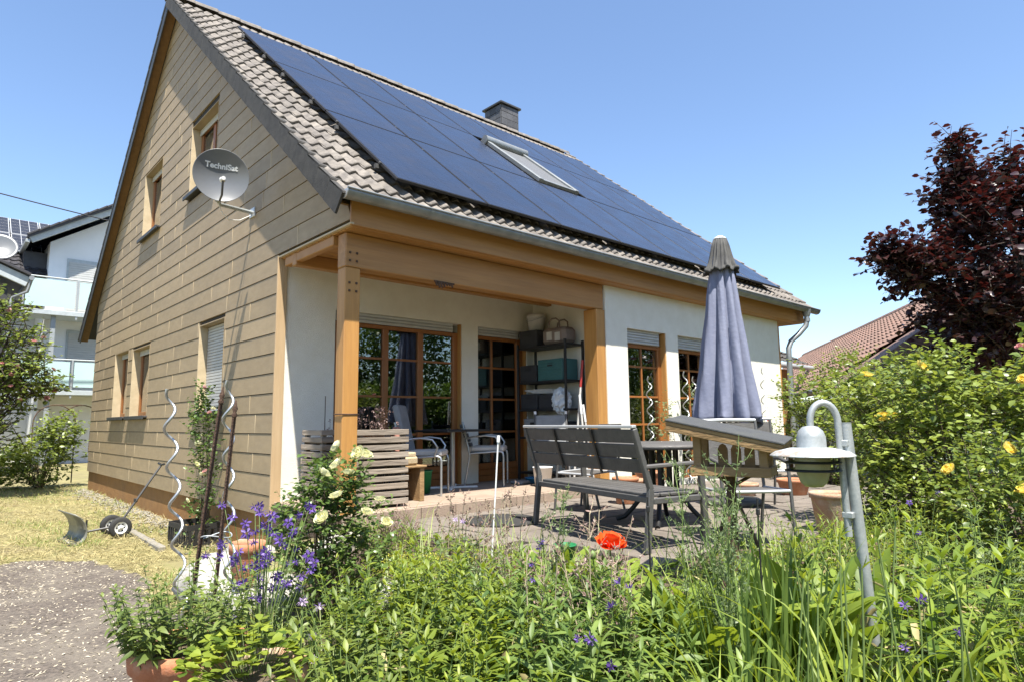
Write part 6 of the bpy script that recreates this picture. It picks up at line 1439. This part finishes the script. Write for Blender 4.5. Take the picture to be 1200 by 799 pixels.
# the big orange poppy
t = thing('poppy', 'large open orange poppy with round green buds in front of the bench', 'poppy', (-.12, -4.08, gz(-.12, -4.08))); ST = Stems(); zf = .17 - gz(-.12, -4.08); ST.add([np.array([0, 0, 0]), np.array([.02, .01, zf * .6]), np.array([0, 0, zf])], .005, .004, 6)
o = link_obj('flower', FM['poppy'][0], t, (0, 0, zf), (.25, -.25, .4), 1.12)
for (dx, dy, h) in ((-.09, -.12, zf - .05), (-.2, -.05, zf - .02), (.06, -.2, zf - .12), (-.3, .1, zf)):
    ST.add([np.array([dx * .3, dy * .3, 0]), np.array([dx * .7, dy * .7, h * .6]), np.array([dx, dy, h])], .004, .003, 5); mb = MB(); mb.lathe([(.001, -.024), (.012, -.018), (.018, 0), (.014, .014), (.001, .024)], 12); b_ = mb.build('bud', MT['stem_green'], t); b_.location = (dx, dy, h + .02)
ST.build('stems', MT['stem_green'], t, kind='stuff'); LV = Leaves()
for k in range(26):
    a = rng.uniform(0, 6.28); LV.add([U3(a, .3) * .05], U3(a, .6), U3(a, 2.1), .28, .05, .5, .2)
LV.build('leaves', MT['lf_phlox_dk'], t, kind='stuff')
# potted plants
def potplant(name, label, pot_, R_, h, mt, n, LL, LW, seed, z0):
    p = pot_.location; rng = np.random.default_rng(seed); t = thing(name, label, 'plant', (p.x, p.y, p.z + z0)); LV = Leaves(); ST = Stems()
    for k in range(n):
        a = rng.uniform(0, 6.28); r = R_ * .75 * math.sqrt(rng.uniform(0, 1)); leafy_stem(LV, ST, (r * math.cos(a), r * math.sin(a), -.06), h * rng.uniform(.65, 1.1), (r / R_ * .6 * math.cos(a), r / R_ * .6 * math.sin(a)), rng, LL, LW, .027, .2, .25, .5, .0022)
    LV.build('leaves', MT[mt], t, kind='stuff'); ST.build('stems', MT['stem_green'], t, kind='stuff'); return t
potplant('potted_mint', 'bushy mint-like plant filling the large terracotta pot', POT1, .31, .36, 'lf_mint', 60, .062, .4, 600, .47)
rng = np.random.default_rng(601); t = thing('potted_geranium', 'lobed light green leaves growing in the pale terracotta bowl', 'plant', (POT2.location.x, POT2.location.y, POT2.location.z + .42)); LV = Leaves(); ST = Stems()
for k in range(130):
    a = rng.uniform(0, 6.28); r = .24 * math.sqrt(rng.uniform(0, 1)); p = np.array([r * math.cos(a) - .03, r * math.sin(a) + .03, .02 + .17 * (1 - (r / .26) ** 2) * rng.uniform(.3, 1.1)]); ST.add([np.array([p[0] * .4, p[1] * .4, -.02]), p], .0018, .0014, 3)
    LV.add(np.repeat(p[None], 3, 0), np.array([U3(a + q, rng.uniform(0, .5)) for q in (-.8, 0, .8)]), np.array([0, 0, 1]) + rng.normal(0, .25, (3, 3)), .045, .034, .1, .1, rng.uniform(0, 1), ((.35, .75), (.75, 1.)))
LV.build('leaves', MT['lf_phlox'], t, kind='stuff'); ST.build('stems', MT['stem_green'], t, kind='stuff')
# trailing sprig over the big pot
# white rose bush, climbing rose, planter plants
shrub('rose_bush', 'rose bush with creamy white roses in front of the corner post', 'rose bush', (-.80, -2.25, -.46), [(-.08, .02, .60, .30, .30, .36, 5), (.02, -.03, .93, .22, .22, .2, 2), (.20, -.10, .42, .22, .22, .25, 1.4)], 3500, .045, .64, 'lf_rose', 610, flowers=None, twig=.22, canes=22, r0=.008)
RBU = [o for o in C.objects if o.name == 'rose_bush'][0]; rng = np.random.default_rng(12)
for p in ((-.16, -.2, .98), (-.07, -.22, 1.03), (.02, -.2, .97), (.1, -.2, 1.1), (.16, -.16, 1.08), (-.1, -.28, .84), (.02, -.05, 1.14), (-.2, -.3, .72), (.1, -.3, .72)): put_flower(RBU, 'cream', p, rng, 1.15, .6)
shrub('white_rose_sprig', 'small rose with cream flowers at the foot of the planter box', 'rose bush', (-.22, -1.75, -.32), [(0, 0, .35, .2, .2, .3, 1)], 420, .042, .6, 'lf_rose', 611, flowers=[('cream', 3, 1.3)], twig=.16, canes=7, r0=.006)
shrub('climbing_rose', 'slender climbing rose against the tan gable above the black crate', 'climbing rose', (-.26, 2.1, -.55), [(.02, .1, .7, .16, .30, .6, 3), (.02, .25, 1.45, .14, .34, .42, 3), (-.05, -.1, .35, .2, .35, .3, 1), (.02, .5, 1.75, .1, .25, .2, .6)], 1500, .055, .6, 'lf_rose', 612, flowers=[('cream', 7, .9), ('pink', 3, .9)], twig=.25, canes=14, r0=.007)
shrub('front_climber', 'thin climbing plant before the first window after the pillar', 'climbing plant', (4.95, -.98, -.12), [(.0, 0, .6, .3, .1, .55, 2), (.1, 0, 1.1, .2, .08, .3, 1)], 380, .05, .6, 'lf_silver', 613, twig=.25, canes=8, r0=.006)
shrub('window_climber', 'thin climbing plant before the second window by the parasol', 'climbing plant', (5.72, -.98, -.12), [(.0, 0, .75, .16, .1, .7, 2)], 300, .05, .6, 'lf_silver', 614, twig=.2, canes=6, r0=.006)
shrub('wall_rose', 'wispy rose at the white wall right of the parasol', 'rose bush', (8.0, -1.1, -.12), [(.0, 0, .5, .5, .15, .45, 2)], 520, .05, .6, 'lf_silver', 615, flowers=[('pink', 3, .9)], twig=.25, canes=10, r0=.006)
t = thing('dried_plant', 'brown dried flower heads in the planter box right of the post', 'plant', (.60, -.40, .64)); rng = np.random.default_rng(31); ST = Stems(); LV = Leaves()
for k in range(46):
    a = rng.uniform(0, 6.28); r = rng.uniform(.02, .24); q = np.array([r * math.cos(a), r * .7 * math.sin(a), 0]); e = q + np.array([rng.normal(0, .05), rng.normal(0, .05), rng.uniform(.14, .38)]); ST.add([q, (q + e) / 2, e], .002, .0015, 3); m = 9; LV.add(np.repeat(e[None], m, 0) + rng.normal(0, .012, (m, 3)), rng.normal(size=(m, 3)), rng.normal(size=(m, 3)), .022, .014)
ST.build('stems', MT['stem_brown'], t, kind='stuff'); LV.build('flower_heads', MT['dry_flower'], t, kind='stuff')
t = thing('dried_plant', 'thin dark stake and dry twigs in the planter box left of the post', 'plant', (.46, .22, .64)); ST = Stems(); LV = Leaves()
ST.add([np.array([-.12, -.05, 0]), np.array([-.12, -.05, .5])], .006, .005)
for k in range(22):
    a = rng.uniform(0, 6.28); q = np.array([rng.uniform(-.05, .2), rng.uniform(-.1, .15), 0]); e = q + np.array([rng.normal(0, .06), rng.normal(0, .05), rng.uniform(.1, .24)]); ST.add([q, e], .002, .0015, 3); LV.add(np.repeat(e[None], 6, 0), rng.normal(size=(6, 3)), rng.normal(size=(6, 3)), .03, .014)
ST.build('stems', MT['stem_brown'], t, kind='stuff'); LV.build('dry_leaves', MT['dry_flower'], t, kind='stuff')
# rose hedge on the right
shrub('rose_shrub', 'large yellow-flowered rose shrub forming the middle of the right hedge', 'rose shrub', (4.15, -4.75, -.35), [(-.1, .1, .75, .75, .75, .7, 4), (-.15, .3, 1.30, .6, .6, .45, 3), (-.05, .1, 1.65, .28, .28, .28, .8), (-.55, .65, 1.1, .5, .5, .6, 2), (.5, .5, .7, .6, .6, .6, 2)], 7000, .07, .66, 'lf_hedge', 620, flowers=[('yellow', 4, 1.5)], twig=.28, canes=36)
shrub('rose_shrub', 'large leafy shrub at the right edge under the copper tree', 'rose shrub', (4.6, -5.6, -.35), [(-.1, 0, .8, .8, .7, .75, 4), (-.2, .3, 1.35, .5, .5, .4, 2), (.1, .1, 1.75, .4, .4, .25, 1)], 6000, .072, .66, 'lf_hedge', 621, flowers=[('yellow', 2, 1.4), ('pink', 4, 1.2)], twig=.28, canes=30)
shrub('rose_shrub', 'lower rose shrub with yellow blooms at the front right of the hedge', 'rose shrub', (2.75, -5.45, -.4), [(0, 0, .55, .55, .5, .5, 3), (.3, .3, .75, .4, .4, .4, 1)], 3600, .058, .66, 'lf_hedge', 622, flowers=[('yellow', 4, 1.5)], twig=.24, canes=22)
shrub('low_shrub', 'low dense shrub behind the lamp at the terrace edge', 'shrub', (3.55, -4.45, -.3), [(0, 0, .38, .55, .45, .4, 3)], 3200, .045, .66, 'lf_hedge', 623, twig=.2, canes=18)
shrub('corner_shrub', 'light green laurel shrub right of the downpipe', 'shrub', (10.4, -2.0, -.3), [(0, 0, 1.1, 1.0, .8, 1.0, 3), (-.3, .3, 1.95, .6, .6, .5, 1.5), (1.2, -.6, 1.2, .9, .8, 1.1, 2), (.9, -.3, 2.0, .5, .5, .4, .8)], 6200, .085, .42, 'lf_hedge', 624, twig=.35, canes=26)
shrub('back_shrub', 'dark green shrub behind the rose hedge before the tiled roof', 'shrub', (8.2, -4.0, -.4), [(0, 0, 1.0, 1.1, .9, 1.0, 3), (-.9, .6, .9, .8, .7, .9, 2), (1.4, -1.0, 1.2, 1.1, 1.0, 1.1, 2)], 6500, .075, .5, 'lf_tree', 625, twig=.35, canes=26)
# hydrangea-like flower heads at the far right edge
# copper tree
def tree(name, label, base, blobs, nleaf, LL, LW, mt, seed, trunk_r, trunk_h, per=9, twig=.7, cat='tree', limbs=10):
    rng = np.random.default_rng(seed); t = thing(name, label, cat, base); ST = Stems(); LV = Leaves(); w = np.array([b[6] for b in blobs], float); w /= w.sum()
    ST.add([np.array([0, 0, -.2]), np.array([.03, .02, trunk_h * .5]), np.array([0, .05, trunk_h])], trunk_r, trunk_r * .75, 10); T0 = np.array([0, .05, trunk_h]); lim = []
    for bi, b in enumerate(blobs):
        for k in range(max(2, int(limbs * len(blobs) * w[bi]))):
            c = np.array(b[:3]); u = rng.normal(size=3); u /= np.linalg.norm(u); e = c + u * np.array(b[3:6]) * rng.uniform(.3, .9); mid = (T0 + e) / 2 + np.array([0, 0, .15 * np.linalg.norm(e - T0)]) * rng.uniform(.2, 1) + rng.normal(0, .15, 3)
            pts = [(1 - s) ** 2 * T0 + 2 * s * (1 - s) * mid + s * s * e for s in np.linspace(0, 1, 8)]; ST.add(pts, trunk_r * .38, trunk_r * .06, 5)
    P = []; Dd = []; Nn = []; V = []
    for k in range(nleaf // per):
        bi = rng.choice(len(blobs), p=w); b = blobs[bi]; c = np.array(b[:3]); u = rng.normal(size=3); u /= np.linalg.norm(u); lump = 1 + .25 * math.sin(u[0] * 6 + seed + bi) * math.sin(u[1] * 7 + u[2] * 6); q = c + u * np.array(b[3:6]) * (rng.uniform(.12, 1.0) ** .42) * lump
        d = u * .8 + np.array([0, 0, .35]) + rng.normal(0, .4, 3); d /= np.linalg.norm(d); L = twig * rng.uniform(.5, 1.2); pts = np.array(curve(q - d * L * .5, d, L, 3, (0, 0, -.35), rng, .3)); ST.add(list(pts), .012, .004, 3); vv = rng.uniform(0, .5)
        for i in range(per):
            s = (i + .5) / per * 3; j = int(min(2, s)); q2 = pts[j] + (pts[j + 1] - pts[j]) * (s - j); a = rng.uniform(0, 6.28); dd = d * .5 + U3(a, rng.uniform(-.5, .4)); P.append(q2 + dd * .02); Dd.append(dd); Nn.append(np.array([0, 0, 1]) + rng.normal(0, .5, 3)); V.append(vv + rng.uniform(0, .5))
    n = len(P); Ls = LL * rng.uniform(.6, 1.25, n); LV.add(P, np.array(Dd), np.array(Nn), Ls, Ls * LW, .3, .15, np.array(V), ((.3, .85), (.65, .85)))
    LV.build('crown', MT[mt], t, kind='stuff'); ST.build('trunk', MT['bark'], t, kind='stuff'); return t
tree('copper_tree', 'dark purple-leaved copper tree rising behind the right hedge', (13.3, -4.0, -.5), [(0, -.2, 4.1, 2.0, 2.0, 2.0, 7), (-.85, .7, 5.6, .6, .6, .9, 1.7), (-1.0, .75, 6.55, .28, .28, .65, .6), (-.2, .0, 6.1, .45, .45, .75, 1.0), (-1.9, 1.35, 4.3, .6, .6, .55, 1.2), (-2.3, 1.75, 4.55, .4, .4, .3, .45), (-1.0, .7, 3.4, 1.0, 1.0, 1.1, 2), (.6, -.6, 5.2, 1.2, 1.2, 1.0, 2), (.9, -1.2, 3.4, 1.6, 1.6, 1.5, 3)], 19000, .14, .80, 'lf_copper', 700, .13, 1.9)
tree('flowering_tree', 'loose tree with pinkish blossoms at the left edge before the white house', (-2.1, 10.2, -.57), [(.15, 0, 3.0, 1.0, .9, .8, 3), (.75, -.2, 2.35, .6, .6, .45, 1.6), (-.3, 0, 2.0, 1.0, .9, .8, 2), (.2, .1, 3.9, .5, .5, .45, .8), (.1, 0, 1.2, .8, .8, .5, 1)], 6800, .095, .6, 'lf_hedge', 701, .07, 1.2, twig=.5)
FT = [o for o in C.objects if o.name == 'flowering_tree'][0]; rng = np.random.default_rng(3)
for k in range(22):
    u = rng.normal(size=3); u /= np.linalg.norm(u); c, r = (((.15, 0, 3.0), (1., .9, .8)), ((.75, -.2, 2.35), (.6, .6, .45)))[k % 2]; put_flower(FT, 'pink', np.array(c) + u * np.array(r), rng, 1.5)
shrub('corner_bush', 'dense green bush at the far corner of the house', 'bush', (-.75, 12.3, -.57), [(0, 0, .65, .75, .7, .65, 3), (.35, -.2, 1.25, .45, .45, .5, 1.6), (-.6, .3, .5, .6, .6, .5, 1.5)], 4200, .10, .6, 'lf_hedge', 702, twig=.4, canes=26)
shrub('left_bush', 'shaded green bush below the pink flowering tree', 'bush', (-2.2, 12.6, -.57), [(0, 0, .6, .9, .8, .7, 3), (-.6, .3, 1.1, .8, .7, .8, 2)], 3600, .10, .6, 'lf_tree', 703, twig=.4, canes=20)
# far-off trees behind the camera, seen in the window glass
rng = np.random.default_rng(55); LV = Leaves(); ST = Stems()
for k in range(34):
    low = k >= 20; cx, cy = ((-14 + k * 2.7) if not low else -9 + (k - 20) * 2.2) + rng.normal(0, .6), (-21 if not low else -14.5) + rng.normal(0, 1.5 if not low else .5); H = rng.uniform(5.5, 9.5) if not low else rng.uniform(1.6, 2.6); ST.add([np.array([cx, cy, -.6]), np.array([cx, cy, H * .6])], .2, .1, 6); n = 4200 if not low else 2600; u = rng.normal(size=(n, 3)); u /= np.linalg.norm(u, axis=1)[:, None]; r = rng.uniform(.2, 1, n)[:, None] ** .4; lump = (1 + .3 * np.sin(u[:, :1] * 6 + k) * np.sin(u[:, 2:] * 7 + k))
    P = np.array([cx, cy, H * .55]) + u * r * lump * np.array([2.3, 2.0, H * .48]) * (1 if not low else np.array([.75, .6, 1.15])); LV.add(P, u + rng.normal(0, .6, (n, 3)), np.array([0, 0, 1]) + rng.normal(0, .6, (n, 3)), rng.uniform(.14, .3, n), rng.uniform(.09, .17, n))
LV.build('tree_line', MT['lf_tree'], kind='stuff'); ST.build('tree_line_trunks', MT['bark'], kind='stuff')
# straw on the lawn, straw flecks on the asphalt, gravel by the plinth
rng = np.random.default_rng(8)
def strands(N_, fx, L0, L1, W0, W1, name, mt, zup=.02, tilt=.3):
    P = []
    while len(P) < N_:
        p = fx()
        if p is not None: P.append((p[0], p[1], gz(p[0], p[1]) + .012 * math.sin(p[0] * 3.1 + p[1] * 1.7) * math.sin(p[1] * 2.3 - p[0]) + rng.uniform(.005, zup)))
    n = len(P); b = rng.uniform(0, 6.28, n); e = np.abs(rng.normal(0, tilt, n)); LV = Leaves(); LV.add(np.array(P), np.stack([np.cos(b) * np.cos(e), np.sin(b) * np.cos(e), np.sin(e)], 1), np.array([0, 0, 1]) + rng.normal(0, .3, (n, 3)), rng.uniform(L0, L1, n), rng.uniform(W0, W1, n), .3, .1, None, ((.5, 1.),)); return LV.build(name, MT[mt], kind='stuff')
def lawn_pt():
    d = rng.uniform(5.5, 15) ** 1.0; a = rng.uniform(-.12, .30); x, y = CAM.x + d * math.sin(a), CAM.y + d * math.cos(a)
    a = rng.uniform(-.06, .42); d = 4.5 + 14.5 * rng.uniform(0, 1) ** 1.3; x = CAM.x + d * math.sin(a - .02); y = CAM.y + d * math.cos(a - .02)
    if x > -.02 or on_path(x, y) or (y < 1.2 and x > -1.0): return None
    return x, y
strands(30000, lawn_pt, .05, .14, .004, .010, 'straw', 'straw', .03, .45)
def lawn_green():
    p = lawn_pt()
    if p is None: return None
    k = math.sin(p[0] * 2.3 + 1) * math.sin(p[1] * 1.1) + .5 * math.sin(p[0] * 5 + p[1] * 3)
    return p if k > .1 or p[1] > 10 else None
strands(10000, lawn_green, .05, .12, .004, .009, 'lawn_grass', 'lf_grass', .03, .8)
MT['fleck'] = leafmat('pale_fleck', (.22, .19, .13), (.5, .44, .34), trans=.1, rough=.9)
def path_pt():
    x, y = rng.uniform(-3.4, -1.2), rng.uniform(-4, 2.6)
    if not on_path(x, y): return None
    k = math.sin(x * 4 + 1.3 * y) * math.sin(y * 3.1 - x) + .6 * math.sin(x * 11 + y * 7)
    return (x, y) if rng.uniform(0, 1) < (.45 + .9 * max(0, k - .5) + (.9 if y > 2.0 - .72 * (x + 2.2) else 0)) else None
strands(17000, path_pt, .015, .065, .005, .014, 'straw_flecks', 'fleck', .018, .10)
V = []; F = []; octv = np.array([(1, 0, 0), (-1, 0, 0), (0, 1, 0), (0, -1, 0), (0, 0, 1), (0, 0, -1), (.62, .62, .4), (-.62, .62, .4), (-.62, -.62, .4), (.62, -.62, .4)]); octf = [(4, 0, 6), (4, 6, 2), (4, 2, 7), (4, 7, 1), (4, 1, 8), (4, 8, 3), (4, 3, 9), (4, 9, 0), (0, 5, 2), (2, 5, 1), (1, 5, 3), (3, 5, 0), (0, 2, 6), (2, 1, 7), (1, 3, 8), (3, 0, 9)]
for k in range(1700):
    x, y = -.02 - abs(rng.normal(0, .2)), rng.uniform(.9, 11.2)
    if x < -.75: continue
    s_ = rng.uniform(.012, .034); rot = np.array(Matrix.Rotation(rng.uniform(0, 6.28), 3, 'Z') @ Matrix.Rotation(rng.uniform(-.5, .5), 3, 'X')); b = len(V); q = (octv * rng.uniform(.75, 1.2, octv.shape) * s_ * np.array([1, .8, .6])) @ rot.T + [x, y, gz(x, y) + .012 + .012 * math.sin(x * 3.1 + y * 1.7) * math.sin(y * 2.3 - x)]; V.extend(q.tolist()); F.extend([tuple(i + b for i in f) for f in octf])
me = bpy.data.meshes.new('gravel'); me.from_pydata(V, [], F); me.materials.append(MT['gravel']); link_obj('gravel', me, kind='stuff')

shrub('terrace_shrub', 'bright green leafy shrub at the far end of the terrace behind the lamp', 'shrub', (7.75, -2.15, -.2), [(0, 0, .8, .8, .75, .75, 3), (-.2, .2, 1.45, .5, .5, .4, 1), (.8, -.5, 1.1, .8, .7, .9, 2)], 5600, .075, .55, 'lf_hedge', 630, twig=.3, canes=24)
# ------------------------------------------------------------------ a label of its own for each plant of a kind: row from the front, place in the row
bpy.context.view_layer.update()
BASE = {'yellow-green leafy perennials': 'yellow-green bushy perennial', 'blue-green leafy perennials': 'long-leaved blue-green perennial', 'broad-leaved clumps': 'broad-leaved green clump', 'sword-leaved clumps': 'narrow sword-leaved clump before the bird feeder', 'daylily clumps': 'arching daylily clump', 'drooping-leaved perennials': 'drooping-leaved perennial by the lamp', 'weedy perennials by the hedge': 'weedy perennial before the rose hedge', 'thyme cushions': 'grey-green thyme cushion', 'stonecrop mats': 'yellow stonecrop mat', 'houseleek patches': 'reddish houseleek patch', 'dry lavender tufts': 'dry lavender tuft below the platform', 'tall feathery weeds': 'tall feathery green weed', 'dry seed stalks': 'pale dry seed stalk', 'budded daylily stalks': 'bare budded daylily stalk'}
ORD = ['first', 'second', 'third', 'fourth', 'fifth', 'sixth', 'seventh', 'eighth', 'ninth']
ROWN = ['front', 'second', 'third', 'fourth', 'fifth']
inv = cam.matrix_world.inverted()
for gname, base in BASE.items():
    mem = [o for o in C.objects if o.get('group') == gname and o.parent is None]
    q = []
    for o in mem:
        p = inv @ o.matrix_world.translation; q.append((-p.z, p.x / -p.z, o))
    q.sort(key=lambda t: t[0]); n = len(q); rows = 1 if n <= 5 else (2 if n <= 8 else (3 if n <= 12 else 4)); per = math.ceil(n / rows)
    for r in range(rows):
        row = sorted(q[r * per:(r + 1) * per], key=lambda t: t[1])
        for i, (_, _, o) in enumerate(row):
            o['label'] = f"{base}, {ORD[i]} from the left" + (f" in the {ROWN[r]} row" if rows > 1 else '')
